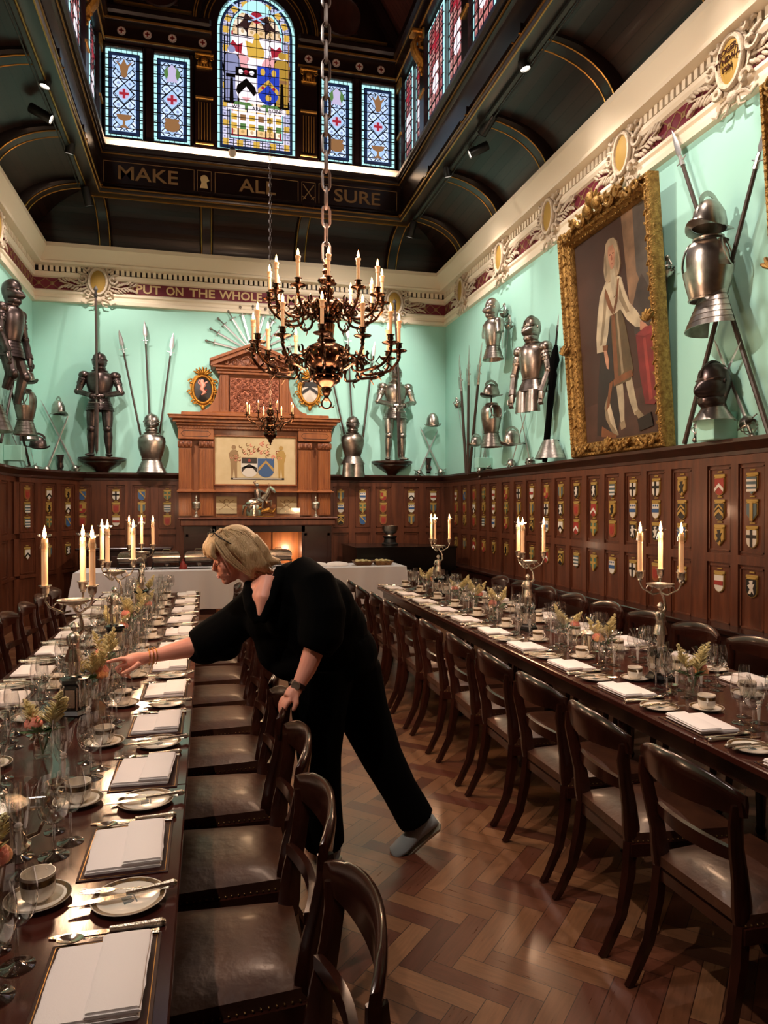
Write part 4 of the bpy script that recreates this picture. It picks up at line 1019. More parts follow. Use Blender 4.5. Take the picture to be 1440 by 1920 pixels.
rr = random.Random(2)
for i in range(46):
    an = rr.uniform(0, PI); r = rr.uniform(.16, .42); x, z = cx_+r*math.cos(an), cz_+.1+r*.72*math.sin(an); e.mat(K[rr.choice(['rose','rose','letter_dark','red'])])
    e.tube([(x+.035*math.cos(t)*(1-t/9), y-.003, z+.035*math.sin(t)*(1-t/9)) for t in [an+j*.8 for j in range(6)]], .006, 4)
e.build('coat_of_arms', KM, om, 0)
for u0, u1 in ((405, 444), (519, 556)):
    p_, (x0, x1, a, b) = pan(u0, u1, 931, 963, 'painted_panel'); e = MB()
    for s_ in (0, 1): e.tube([(x0+.05, y-.002, (a, b)[s_]+(.06, -.06)[s_]), (x1-.05, y-.002, (b, a)[s_]+(-.06, .06)[s_])], .004, 4)
    e.tube([((x0+x1)/2+.04*math.cos(t), y-.002, b-.08+.03*math.sin(t)) for t in [j*.7 for j in range(7)]], .005, 4); e.build('crossed_sword_emblem', M['letter_dark'], om)
# shelf and hearth below
e = MB(); SY = 10.98
sx0, sx1 = onY(333, 975, SY).x-OX, onY(634, 975, SY).x-OX
e.box(sx0, sx1, Yl(SY), 0, zs-.03, zs, None, .01); e.box(sx0+.03, sx1-.03, Yl(SY+.03), 0, zs-.13, zs-.03, None, .015); e.build('mantel_shelf', M['panel'], om)
e = MB(); zt = zs-.13
e.box(sx0+.08, sx0+.55, Yl(SY+.15), 0, 0, zt); e.box(sx1-.55, sx1-.08, Yl(SY+.15), 0, 0, zt); e.box(sx0+.5, sx1-.5, Yl(SY+.15), 0, zt-.1, zt)
e.box(sx0+.5, sx1-.5, -.06, 0, 0, zt)
for s_ in (-1, 1):
    xx = (sx0+.31) if s_ < 0 else (sx1-.31)
    for k in ((xx-.2, xx+.2, .1, .14), (xx-.2, xx+.2, zt-.16, zt-.12), (xx-.2, xx-.16, .1, zt-.12), (xx+.16, xx+.2, .1, zt-.12)): e.box(k[0], k[1], Yl(SY+.13), Yl(SY+.15), k[2], k[3])
e.build('hearth_surround', M['table_dark'], om)
e = MB(); hx0, hx1 = X(512, 11.5), X(562, 11.5)
e.box(X(405, 11.5), hx1, Yl(11.62), Yl(11.66), 0, zt-.1); 
for k in ((hx0+.0, hx0+.05), (hx1-.05, hx1)): e.box(k[0], k[1], Yl(11.60), Yl(11.62), .2, zt-.12)
e.box(X(405,11.5), X(408,11.5), Yl(11.3), Yl(11.62), 0, zt-.1); e.box(hx1, hx1+.03, Yl(11.3), Yl(11.66), 0, zt-.1)
e.build('hearth_panel', M['mantel'], om)
lamp('POINT', (OX+hx1-.2, 11.42, .95), 7, (1, .74, .48), None, .06)

# things on the shelf
def goblet(loc, label):
    r = thing('silver_cup', label, 'cup', loc, 0, 'covered silver cups on the mantel shelf')
    e = MB(); e.lathe([(.05,0),(.052,.012),(.03,.03),(.014,.05),(.022,.07),(.012,.085),(.014,.1),(.04,.115),(.062,.14),(.066,.2),(.068,.215),(.06,.215),(.05,.13),(0,.125)], 20); e.build('bowl', M['silver_rough'], r)
    e = MB(); e.lathe([(.069,.216),(.064,.228),(.04,.24),(.016,.25),(.02,.265),(.009,.28),(.014,.3),(.008,.315),(0,.335)], 18); e.build('lid', M['silver_rough'], r)
    e = MB(); e.box(-.08, .08, -.08, .08, -.0, .001); return r
for u, s in ((368, 'left'), (592, 'right')):
    c = onY(u, 968, 11.12); goblet((c.x, 11.12, zs+.001), 'covered silver cup on the %s end of the mantel shelf' % s)
c = onY(484, 968, 11.2)
hs = thing('horseman_statuette', 'silver statuette of an armoured knight on a rearing horse over a golden beast', 'statuette', (c.x, 11.2, zs+.001))
e = MB(); S_ = 1
e.ell((-.0,0,.23), (.15,.06,.075), 14, 8, Tm((0,0,0), (0,-.25,0))); e.tube([(.08,0,.27),(.15,0,.37),(.18,0,.45)], [.06,.045,.035], 10); e.tube([(.17,0,.46),(.23,0,.42),(.26,0,.38)], [.04,.032,.022], 8)
for s in (-1, 1):
    e.tube([(.12,s*.03,.23),(.2,s*.035,.25),(.19,s*.035,.17)], [.03,.02,.014], 7); e.tube([(-.1,s*.035,.18),(-.14,s*.04,.1),(-.09,s*.04,.02)], [.045,.028,.018], 7)
    e.ell((.165,s*.015,.5), (.008,.008,.025), 6, 4)
e.tube([(-.13,0,.2),(-.22,0,.17),(-.24,0,.04)], [.03,.03,.012], 7)
e.lathe([(.14,.02),(.13,.1),(.08,.22),(.05,.26)], 16, None, (-.06,0,0), 1, .55); e.build('horse', M['silver'], hs)
e = MB(); e.tube([(0,0,.27),(-.01,0,.36),(-.02,0,.43)], [.04,.055,.045], 10); e.ell((-.015,0,.49), (.03,.028,.035)); e.tube([(-.01,0,.43),(.05,-.05,.4),(.11,-.03,.37)], [.02,.016,.012], 7); e.tube([(-.01,.0,.43),(.03,.06,.4),(.1,.03,.38)], [.02,.016,.012], 7)
for s in (-1, 1): e.tube([(0,s*.03,.28),(.07,s*.07,.24),(.06,s*.07,.14)], [.03,.022,.014], 7)
e.tube([(-.04,0,.5),(-.06,0,.54),(-.03,0,.57)], [.012,.018,.006], 6); e.build('rider', M['steel'], hs)
e = MB(); e.tube([(.0,0,.05),(.08,-.03,.09),(.16,-.03,.11),(.22,-.02,.07),(.27,-.02,.13)], [.03,.04,.045,.03,.015], 8); e.tube([(.1,-.04,.1),(.04,-.06,.15),(-.04,-.05,.1)], [.02,.02,.008], 7); e.box(-.16,.24,-.07,.07,0,.02,None,.008); e.build('golden_beast', M['gold'], hs)
e = MB(); c0, c1 = onY(405, 968, 10.99).x, onY(563, 968, 10.99).x
for s in ((c0, c1, 11.02, 11.026, zs, zs+.14), (c0, c0+.006, 11.03, 11.36, zs, zs+.14), (c1-.006, c1, 11.03, 11.36, zs, zs+.14)): e.box(*s)
tag(e.build('glass_guard', M['glass'], None, 0), 'low clear glass guard on the middle of the mantel shelf', 'glass')

# gilt oval cartouches with arms either side of the pediment
def crest(u, v, label, kind):
    c = onY(u, v, YB-.05); r = thing('gilt_cartouche', label, 'crest', (c.x, YB-.012, c.z), 0, 'gilt oval crests beside the pediment')
    e = MB(); 
    e.tube([(.155*math.cos(a), -.05, .215*math.sin(a)) for a in [2*PI*i/32 for i in range(32)]], .024, 8, None, None, 1, True)
    e.prism([(.2*math.cos(a)*(1+.05*math.cos(9*a)), .26*math.sin(a)*(1+.04*math.cos(8*a))) for a in [2*PI*i/54 for i in range(54)]], -.04, 0)
    for i in range(7):
        a = math.radians(-66+i*22); e.ell((0,0,0), (.02,.02,.07), 7, 5, Tm((.09*math.sin(a), -.05, .235+.06*math.cos(a)), (0, a, 0)))
    for s in (-1, 1):
        for (x, z, rr_) in ((.18, .12, .045), (.2, -.05, .04), (.13, -.2, .045)):
            e.tube([(s*(x+rr_*math.cos(a)*(1-a/9)), -.05, z+rr_*math.sin(a)*(1-a/9)) for a in [i*.6 for i in range(11)]], .014, 6)
    e.ell((0, -.04, -.28), (.035, .03, .05)); e.build('gilt_frame', M['gold'], r, 60)
    e = MB(); e.lathe([(.15,0),(.14,.01),(0,.02)], 28, Tm((0,-.04,0), (PI/2,0,0), (1,1.38,1))); e.build('oval_field', M['sable'] if kind else M['white'], r)
    e = MB()
    if kind:
        e.mat(0).tube([(-.02,-.06,.12),(.01,-.068,.06),(-.02,-.068,.0),(.03,-.066,-.05),(-.02,-.064,-.09)], [.03,.04,.032,.03,.012], 7); e.ell((-.01,-.068,.13), (.03,.015,.03)); e.tube([(0,-.065,.08),(.07,-.065,.12)], .014, 6); e.tube([(-.02,-.065,.06),(-.07,-.065,.1),(-.05,-.065,.15)], .012, 6)
        e.mat(1).tube([(.02,-.066,-.04),(.06,-.066,.0)], .014, 5)
        e.build('merman_charge', [M['skin'], M['red']], r)
    else:
        e.prism([(-.125,.06),(.125,.06),(.1,.14),(-.1,.14)], -.068, -.05); e.prism([(-.13,-.07),(0,.02),(.13,-.07),(.12,-.005),(0,.085-.02),(-.12,-.005)], -.068, -.05); e.build('chevron_charge', M['sable'], r)
    return r
crest(381, 731, 'gilt oval crest with a pale figure on black, left of the pediment', 1)
crest(581, 733, 'gilt oval crest with a black chevron on white, right of the pediment', 0)
# ================================================================ weapons
def orq(a, b):     # blade lies flat along the nearest wall
    c = (a+b)/2; z = (b-a).normalized(); dd = sorted([(YB-c.y, 0), (XR-c.x, 1), (c.x-XL, 2)])[0][1]
    n = (Vector((0,-1,0)), Vector((-1,0,0)), Vector((1,0,0)))[dd]; y = (n - z*n.dot(z)).normalized(); x = y.cross(z)
    return Matrix((x, y, z)).transposed().to_euler()
def spear_obj(a, b, label, head=.28, r=.016, m='shaft', lugs=True, group=None, cat='spear', name='spear', hm='blade'):
    a, b = Vector(a), Vector(b); L_ = (b-a).length; rq = orq(a, b)
    o = thing(name, label, cat, tuple(a), tuple(rq), group)
    e = MB(); e.tube([(0,0,0), (0,0,L_-head)], [r, r*.8], 8); e.build('shaft', M[m], o)
    e = MB(); e.tube([(0,0,L_-head-.06), (0,0,L_-head+.05)], [r*1.2, r*.8], 8)
    e.loft([[(w*math.cos(t), w*.22*math.sin(t), L_-head+.04+z*(head-.04)) for t in [PI/2*k for k in range(4)]] for w, z in ((.012,0),(.034,.18),(.03,.45),(.018,.75),(.002,1))])
    if lugs: e.tube([(-.06,0,L_-head-.0), (0,0,L_-head-.01), (.06,0,L_-head+.0)], [.004,.009,.004], 6)
    e.build('spear_head', M[hm], o); return o
def sword_mesh(o, L_=.95, hilt='cross', w=.018, m='blade', mh='steel', gs=1):
    e = MB(); e.loft([[(ww*math.cos(t), ww*.25*math.sin(t), z) for t in [PI/2*k for k in range(4)]] for ww, z in ((w,0),(w*.9,L_*.5),(w*.7,L_*.92),(.001,L_))]); e.build('blade', M[m], o)
    e = MB(); e.tube([(0,0,0),(0,0,-.1)], [.012,.01], 8); e.ell((0,0,-.125), (.022,.022,.026), 10, 6)
    if hilt == 'cross': e.tube([(-.1*gs,0,.0),(0,0,-.005),(.1*gs,0,.0)], [.006,.01,.006], 6); e.ell((-.1*gs,0,0), .012, 6, 4); e.ell((.1*gs,0,0), .012, 6, 4)
    else:
        e.tube([(-.11,0,.0),(.11,0,.0)], .006, 6); e.open_lathe([(.015,.05),(.045,.03),(.06,0),(.062,-.01),(.058,-.0),(.043,.026)], 14)
        for s in (0, 1, 2): e.tube([(.055*math.cos(s*2.1), .055*math.sin(s*2.1), -.0), (.06*math.cos(s*2.1), .06*math.sin(s*2.1), -.06), (.01, 0, -.12)], .005, 5)
        e.tube([(.06*math.cos(t), .06*math.sin(t), -.045) for t in [2*PI*k/14 for k in range(14)]], .005, 5, None, None, 1, True)
    e.build('hilt', M[mh], o)
def sword_obj(a, b, label, hilt='cup', m='blade', group=None, name='rapier'):   # a = hilt, b = tip
    a, b = Vector(a), Vector(b); o = thing(name, label, 'sword', tuple(a), tuple(orq(a, b)), group)
    sword_mesh(o, (b-a).length, hilt, .016, m, 'steel', .45 if name == 'sword' else 1); return o

# ================================================================ armour
def T0(x=0, y=0, z=0, rz=0, ry=0, rx=0, s=1): return Tm((x, y, z), (rx, ry, rz), s)
def helm_close(e, T, visor=1):        # faces -y, base (neck) at z=0, about .33 high
    e.lathe([(.075,0),(.085,.02),(.075,.05),(.085,.09),(.105,.15),(.112,.2),(.1,.26),(.07,.3),(.03,.318),(0,.322)], 20, T, (0,0,0), .9, 1.08)
    e.loft([[(rx*math.cos(a), y, zc+rz*math.sin(a)) for a in [2*PI*i/18 for i in range(18)]] for y, rx, rz, zc in ((.0,.103,.098,.15),(-.06,.098,.09,.148),(-.105,.075,.066,.14),(-.145,.04,.04,.128),(-.178,.006,.008,.118))], True, True, T)
    e.tube([(-.1,-.02,.205),(-.085,-.075,.205),(-.04,-.108,.2),(0,-.118,.198),(.04,-.108,.2),(.085,-.075,.205),(.1,-.02,.205)], .006, 5, T)
    e.loft([[(rx*math.cos(a), y, .06+rz*math.sin(a)) for a in [2*PI*i/16 for i in range(16)]] for y, rx, rz in ((.0,.088,.06),(-.06,.08,.055),(-.1,.05,.04),(-.12,.02,.02))], True, True, T)
    for q in (-1, 1): e.ell((q*.1, -.01, .19), (.012, .016, .016), 8, 5, T)
    e.tube([(0, .12*math.cos(t), .19+.14*math.sin(t)) for t in [PI*.0+PI*.95*i/12 for i in range(13)]], .011, 5, T)
def eyeslit(e, T): e.box(-.066, -.012, -.112, -.07, .178, .19, T); e.box(.012, .066, -.112, -.07, .178, .19, T)
def morion(e, T, comb=1, tall=.17):
    e.open_lathe([(.115,0),(.118,.03),(.105,tall*.55),(.07,tall*.85),(.03,tall*.98),(.001,tall)], 20, T, (0,0,0), .86, 1.1)
    e.open_lathe([(.0,.0),(.11,.0)], 16, T, (0,0,0), .86, 1.1)
    if comb: e.tube([(0, .12*math.cos(t), .06+(tall-.02)*math.sin(t)) for t in [PI*i/14 for i in range(15)]], [.004]*3+[.02]*9+[.004]*3, 6, T, (1,0,0), .35)
    n = 28; A = []; B = []
    for i in range(n):
        a = 2*PI*i/n; up = .05*(math.sin(a)**2)**1.5
        A.append((.1*math.cos(a), .126*math.sin(a), .0)); B.append((.135*math.cos(a), .178*math.sin(a), up-.022))
    e.loft([A, B, [(x*1.0, y, z-.006) for x, y, z in B], [(x, y, z-.006) for x, y, z in A]], True, False, T)
def cuirass(e, T, hole=False, s=1):
    prof = [(.125,0),(.135,.03),(.155,.1),(.176,.2),(.182,.29),(.172,.35),(.14,.395),(.095,.42),(.09,.435)]
    k = MB()
    n = 28
    for i in range(len(prof)-1):
        for j in range(n):
            a0, a1 = 2*PI*j/n, 2*PI*(j+1)/n; am = (a0+a1)/2; zm_ = (prof[i][1]+prof[i+1][1])/2
            if hole and abs(math.cos(am)) > .62 and .2 < zm_ < .40: continue
            def pt(r, z, a):
                fr = 1 + .12*max(0, -math.sin(a))**3*(1 if z > .02 else .5)
                return (r*math.cos(a), r*.74*math.sin(a)*fr, z)
            q = [pt(prof[i][0], prof[i][1], a0), pt(prof[i][0], prof[i][1], a1), pt(prof[i+1][0], prof[i+1][1], a1), pt(prof[i+1][0], prof[i+1][1], a0)]
            k.add(q, [(0,1,2,3)]); k.add([(x*.96, y*.96, z) for x, y, z in q], [(3,2,1,0)])
    e.add(k.v, k.f, T)
    for rr_, zz_, th in ((.131, .0, .008), (.1, .43, .009)): e.tube([(rr_*math.cos(t), rr_*.78*math.sin(t), zz_) for t in [2*PI*i/24 for i in range(24)]], th, 5, T, None, 1, True)
    if hole:
        for sg_ in (-1, 1): e.tube([(sg_*(.135-.03*math.sin(t)), .09*math.cos(t), .31+.105*math.sin(t)) for t in [2*PI*i/18 for i in range(18)]], .008, 5, T, None, 1, True)
def weld(e):      # merge coincident corners for smooth shading
    d = {}; nv = []; mp = []
    for p in e.v:
        k = tuple(round(c, 4) for c in p)
        if k not in d: d[k] = len(nv); nv.append(p)
        mp.append(d[k])
    nf = []; nm = []
    for f, m_ in zip(e.f, e.m):
        g = [mp[i] for i in f]
        if len(set(g)) == len(g): nf.append(g); nm.append(m_)
    e.v, e.f, e.m = nv, nf, nm; return e
def fauld(e, T, h=.2, r0=.135, r1=.2, n=5, a0=0, a1=2*PI, sy=.78):
    for i in range(n):
        za, zb = -h*i/n, -h*(i+1)/n-.01; ra, rb = r0+(r1-r0)*i/n, r0+(r1-r0)*(i+1)/n
        e.open_lathe([(ra-.012, za+.004), (rb, zb), (rb-.006, zb), (ra-.018, za+.004)], 24, T, (0,0,0), 1, sy) if abs(a1-a0-2*PI) < .01 else e.lathe([(ra-.012, za+.004), (rb, zb), (rb-.006, zb)], 16, T, (0,0,0), 1, sy, a0, a1)
def tassets(e, T):
    for s in (-1, 1):
        for i in range(5):
            z = -.02-i*.05; e.lathe([(.085+i*.004, z), (.092+i*.004, z-.06), (.086, z-.06)], 12, T, (s*.075, -.02, 0), 1, .9, PI*1.0, PI*2)
def arm_plate(e, P, T, r=1):
    sh_, el, wr = [Vector(p) for p in P]; m1 = sh_.lerp(el, .5); m2 = el.lerp(wr, .5)
    e.tube([sh_, m1, el], [.055*r, .052*r, .044*r], 10, T); e.tube([el, m2, wr], [.043*r, .046*r, .034*r], 10, T)
    e.ell(tuple(el), (.055*r, .055*r, .055*r), 12, 7, T)
    e.ell(tuple(sh_), (.082*r, .085*r, .075*r), 14, 8, T)
    for i in range(1, 4): c = sh_.lerp(el, .14*i+.1); d = (el-sh_).normalized(); e.tube([c-d*.012, c+d*.016], [.064*r, .07*r-.004*i], 12, T)
    d = (wr-el).normalized(); e.tube([wr-d*.07, wr], [.045*r, .05*r], 10, T)
def gauntlet(e, c, d, T, s=1):       # clenched steel glove: cuff, back, fingers
    c, d = Vector(c), Vector(d).normalized(); e.tube([c-d*.03, c+d*.04, c+d*.075], [.036, .042, .036], 10, T, (0,1,0), .75)
    o = d.cross(Vector((0,1,0))).normalized()
    for i in range(4):
        b = c + d*.075 + o*(.024-.016*i); e.tube([b, b+d*.03+Vector((0,-.012,-.01)), b+d*.035+Vector((0,.012,-.03))], [.0105,.01,.008], 6, T)
    e.tube([c+d*.02+o*.035*s, c+d*.06+o*.045*s+Vector((0,-.02,0)), c+d*.09+o*.03*s+Vector((0,-.02,-.01))], [.012,.011,.009], 6, T)
def leg_plate(e, P, T):
    hp, kn, an = [Vector(p) for p in P]
    e.tube([hp, hp.lerp(kn, .5), kn], [.083, .078, .058], 12, T); e.tube([kn, kn.lerp(an, .35), kn.lerp(an, .75), an], [.055, .064, .048, .04], 12, T)
    e.ell((kn.x, kn.y-.02, kn.z), (.062, .062, .07), 12, 8, T); e.ell((kn.x+(.05 if kn.x > 0 else -.05), kn.y, kn.z), (.012, .045, .045), 8, 5, T)
    for i in range(6):
        y = -.02-i*.028; e.ell((an.x+(.01 if kn.x > 0 else -.01)*i*.6, an.y+y+.02, .038-.003*i), (.05-.002*i, .035, .04-.004*i), 10, 6, T)
def suit(name, label, loc, rot, m, scale=1):
    r = thing(name, label, 'armour', loc, rot, 'standing suits of armour'); r.scale = (scale*1.16,scale*1.1,scale)
    e = MB(); helm_close(e, T0(0, -.02, 1.42)); weld(e).build('helmet', m, r)
    e = MB(); eyeslit(e, T0(0, -.022, 1.42)); e.build('eye_slit', M['sable'], r)
    e = MB(); cuirass(e, T0(0, 0, 1.0, 0, 0, 0, (1.05, 1.15, 1.02))); e.lathe([(.1,0),(.09,.03),(.078,.07)], 16, T0(0,-.01,1.4)); e.tube([(0,-.16,1.04),(0,-.2,1.2),(0,-.15,1.36)], [.004,.008,.004], 5); weld(e).build('breastplate', m, r)
    e = MB(); fauld(e, T0(0, 0, 1.02, 0, 0, 0, (1, 1.1, 1)), .24, .13, .2, 6); e.build('fauld', m, r)
    for s in (-1, 1):
        e = MB(); arm_plate(e, [(s*.21, 0, 1.36), (s*.29, -.04, 1.08), (s*.07, -.26, .98)], None); e.build('arm', m, r)
        e = MB(); gauntlet(e, (s*.055, -.265, .975), (-s, -.12, .0), None, s); e.build('gauntlet', m, r)
        e = MB(); leg_plate(e, [(s*.1, 0, .8), (s*.11, -.03, .46), (s*.12, 0, .07)], None); e.build('leg', m, r)
    return r
def corbel(c, label, w=.33):
    r = thing('wall_bracket', label, 'bracket', c, 0, 'dark wooden brackets under the standing armour')
    e = MB(); e.lathe([(.0,-.26),(.06,-.24),(.1,-.2),(.16,-.15),(.24,-.11),(.27,-.08),(.27,-.06),(w,-.045),(w+.02,-.03),(w+.02,0),(0,0)], 24, None, (0,0,0), 1, 1.05, PI, 2*PI)
    e.add([(w+.02,0,0),(-w-.02,0,0),(-w,0,-.045),(-.27,0,-.07),(-.1,0,-.2),(0,0,-.26),(.1,0,-.2),(.27,0,-.07),(w,0,-.045)], [tuple(range(9))]); e.build('carved_corbel', M['panel_dark'], r); return r
for (u, vf, ht, m, lab) in ((188, 857, 663, 'steel_dark', 'blackened'), (741, 864, 688, 'steel', 'bright steel')):
    c = onY(u, vf, YB-.24); top = onY(u, ht, YB-.24)
    sc_ = (top.z-c.z)/1.74
    side = 'left' if u < 400 else 'right'
    corbel((c.x, YB-.002, c.z), 'dark wooden bracket under the %s standing armour' % lab)
    suit('suit_of_armour', '%s full suit of armour standing on a bracket %s of the fireplace' % (lab, side), (c.x, YB-.235, c.z+.003), 0, M[m], sc_)
    o = thing('great_sword', 'long sword point down before the %s armour' % lab, 'sword', (c.x-.01, YB-.235-.31*sc_, c.z+.87*sc_), (PI, 0, 0), 'swords held by standing armour'); sword_mesh(o, .85*sc_, 'cross', .03, 'steel_dark')
    tp = onY(u-8 if u < 400 else u, 535 if u < 400 else 560, YB-.35)
    spear_obj((c.x+.0, YB-.24-.33*sc_, c.z+1.0*sc_), (tp.x, YB-.3, tp.z), 'very tall dark lance rising above the %s armour' % lab, .12, .02, 'shaft', False, None, 'lance', 'lance', 'iron')
# half armours low on the back wall with three spears each
def half_suit(label, loc, rot, m, rz=0, arms=False, tass=False, helm=True, scale=1, hole=False, group='wall-mounted half armours', facing=0, name='half_armour', skirt=True, morion_=False):
    r = thing(name, label, 'armour', loc, rot, group); r.scale = (scale*(1.2 if group == 'low half armours' else 1), scale, scale)
    f = T0(0, 0, 0, facing)
    if helm: e = MB(); helm_close(e, f @ T0(0, -.01, .42)); weld(e).build('helmet', m, r); e = MB(); eyeslit(e, f @ T0(0, -.012, .42)); e.build('eye_slit', M['sable'], r)
    if morion_: e = MB(); morion(e, f @ T0(0, 0, .56)); weld(e).build('morion', m, r); e = MB(); e.tube([(0,0,.38),(0,0,.57)], .012, 6); e.build('stand_rod', M['iron'], r)
    e = MB(); cuirass(e, f, hole); weld(e).build('breastplate', m, r)
    if skirt: e = MB(); fauld(e, f, .2 if not tass else .14, .13, .2, 5); e.build('fauld', m, r)
    if tass: e = MB(); tassets(e, f @ T0(0, -.05, -.12)); e.build('tassets', m, r)
    if helm and not arms and group != 'low half armours':
        for s in (-1, 1):
            e = MB(); e.ell((s*.185, 0, .34), (.075, .085, .07), 14, 8, f); e.tube([(s*.2,0,.33),(s*.225,-.01,.24),(s*.235,-.01,.17)], [.07,.066,.058], 12, f); e.build('pauldron', m, r)
    if arms:
        for s in (-1, 1): e = MB(); arm_plate(e, [(s*.2, 0, .35), (s*.27, -.02, .07), (s*.23, -.1, -.18)], f); gauntlet(e, (s*.23, -.105, -.19), (0, -.1, -1), f, s); e.build('arm', m, r)
    return r
c = onY(285, 862, YB-.2); half_suit('bright half armour with closed helmet on the back wall, three spears behind it', (c.x, YB-.21, c.z), 0, M['steel'], helm=True, scale=.95, group='low half armours')
c = onY(661, 862, YB-.2); half_suit('half armour with curved thigh plates on the back wall right of the fireplace', (c.x, YB-.21, c.z+.06), 0, M['steel_mid'], helm=True, tass=True, scale=.88, group='low half armours')
for i, (a, b) in enumerate((((268, 835), (224, 619)), ((282, 805), (272, 602)), ((298, 825), (326, 625)), ((652, 845), (606, 632)), ((661, 812), (651, 606)), ((679, 835), (703, 642)))):
    A, B = onY(*a, YB-.06), onY(*b, YB-.06)
    spear_obj(A, B, 'steel-headed spear on the back wall, %s of the three %s of the fireplace' % (['leftmost', 'middle', 'rightmost'][i % 3], 'left' if i < 3 else 'right'), .3, group='spears fanned on the back wall')
# fan of swords above the pediment
fc = onY(475, 662, YB-.04)
for i in range(11):
    a = math.radians(-78 + 15.6*i); R1 = .62; d = Vector((math.sin(a), 0, math.cos(a)))
    h = fc + d*R1; t_ = fc + d*.1
    sword_obj(h, t_, 'straight sword in the fan above the pediment, %s from the left' % ORD[i], 'cross', 'blade', 'fan of swords above the pediment', 'sword')
# corner trophies: helmet, crossed swords, gauntlet
def trophy(us, side):
    for k, (u, v, a, b, g_) in enumerate(us): pass
def hangs(pl, u, v, off):  # point on a wall, off from it
    return {'B': onY(u, v, YB-off), 'R': onX(u, v, XR-off), 'L': onX(u, v, XL+off)}[pl]
WR = {'B': 0, 'R': -PI/2, 'L': PI/2}
def cabasset_obj(pl, u, v, label, m='steel', facing=PI/2, scale=1, comb=1, group='helmets on the walls', off=.2, tall=.17):
    c = hangs(pl, u, v, off); r = thing('morion_helmet', label, 'helmet', tuple(c), WR[pl], group); r.scale = (scale,)*3
    e = MB(); morion(e, T0(0,0,0,facing), comb, tall); weld(e).build('helmet_shell', M[m], r)
    e = MB(); e.tube([(0, 0, .02), (0, off/scale-.004, -.0)], .008, 6); e.build('peg', M['iron'], r); return r
def gaunt_obj(pl, u, v, label):
    c = hangs(pl, u, v, .06); r = thing('gauntlet', label, 'gauntlet', tuple(c), WR[pl], 'hanging gauntlets')
    e = MB(); e.open_lathe([(.06,.12),(.045,.06),(.034,0),(.03,.0),(.042,.06),(.056,.12)], 14); gauntlet(e, (0,0,-.0), (0,0,-1), None); e.build('steel_glove', M['steel_dark'], r); return r
def cross(pl, P, labels, hilt='cup', group='crossed swords on the walls'):
    for i, ((a, b), lb) in enumerate(zip(P, labels)): sword_obj(hangs(pl, *a, .05+.03*i), hangs(pl, *b, .05+.03*i), lb, hilt, 'blade', group)
cabasset_obj('B', 110, 776, 'pointed steel helmet above crossed swords in the left corner', facing=.6, scale=.95, tall=.22, comb=1, off=.16)
cross('B', [((141, 878), (77, 750)), ((88, 880), (129, 778))], ['thin rapier leaning left, left corner of the back wall', 'thin rapier leaning right, left corner of the back wall'])
gaunt_obj('B', 113, 868, 'dark gauntlet hanging in the left corner')
cabasset_obj('B', 811, 797, 'pointed steel helmet above crossed swords in the right corner', facing=1.0, scale=.85, tall=.24, comb=0, off=.16)
cross('B', [((826, 884), (788, 801)), ((786, 886), (822, 805))], ['thin rapier leaning left, right corner of the back wall', 'thin rapier leaning right, right corner of the back wall'])
gaunt_obj('B', 803, 872, 'dark gauntlet hanging in the right corner')

# ---------------------------------------------------------------- right wall
def wall_half(pl, u, v, label, off=.24, **k):
    c = hangs(pl, u, v, off); return half_suit(label, tuple(c), WR[pl], **k)
wall_half('R', 924, 650, 'half armour with pointed visor high on the right wall near the corner', m=M['steel'], facing=.1, scale=.86)
o = wall_half('R', 998, 712, 'three-quarter armour with arms and thigh plates beside the gilt portrait', m=M['steel_mid'], facing=.4, arms=True, tass=True, scale=1.0)
wall_half('R', 921, 812, 'open cuirass with morion helmet low on the right wall near the corner', m=M['steel_mid'], facing=.15, scale=.92, helm=False, hole=True, morion_=True)
def skirt_obj(pl, u, v, label, m='steel', facing=.25, sc=1.0, a0=PI*.9, a1=PI*2.1):
    c = hangs(pl, u, v, .2 if sc < 1.09 else .3); r = thing('tasset_plates', label, 'armour', tuple(c), WR[pl], 'hanging tasset plates'); r.scale = (sc,)*3
    e = MB(); fauld(e, T0(0,.1,0,facing), .26, .13, .26, 6, a0, a1); weld(e).build('lames', M[m], r); e = MB(); e.tube([(0,.0,0),(0,.19/sc,0)], .008, 6); e.build('peg', M['iron'], r); return r
skirt_obj('R', 1020, 825, 'pair of bright thigh plates below the three-quarter armour', sc=.8)
cabasset_obj('R', 893, 834, 'small morion helmet beside the polearms near the right corner', facing=.1, scale=.72, off=.17)
cabasset_obj('R', 960, 832, 'tall morion helmet above crossed rapiers on the right wall', facing=0, scale=.88, tall=.2)
cross('R', [((993, 865), (973, 762)), ((959, 868), (990, 762))], ['cup-hilted rapier leaning left, left of the portrait', 'cup-hilted rapier leaning right, left of the portrait'])
cross('R', [((915, 878), (902, 800)), ((902, 880), (914, 810))], ['short rapier leaning left below the open cuirass', 'short rapier leaning right below the open cuirass'])
cross('R', [((944, 590), (940, 672)), ((953, 612), (946, 690))], ['slim sword point down beside the pointed-visor half armour', 'slim sword hung slightly lower beside the pointed-visor half armour'], 'cup', 'swords hung point down')
sword_obj(hangs('R', 858, 760, .06), hangs('R', 872, 850, .06), 'small rapier point down left of the polearms', 'cup', 'blade', 'swords hung point down')
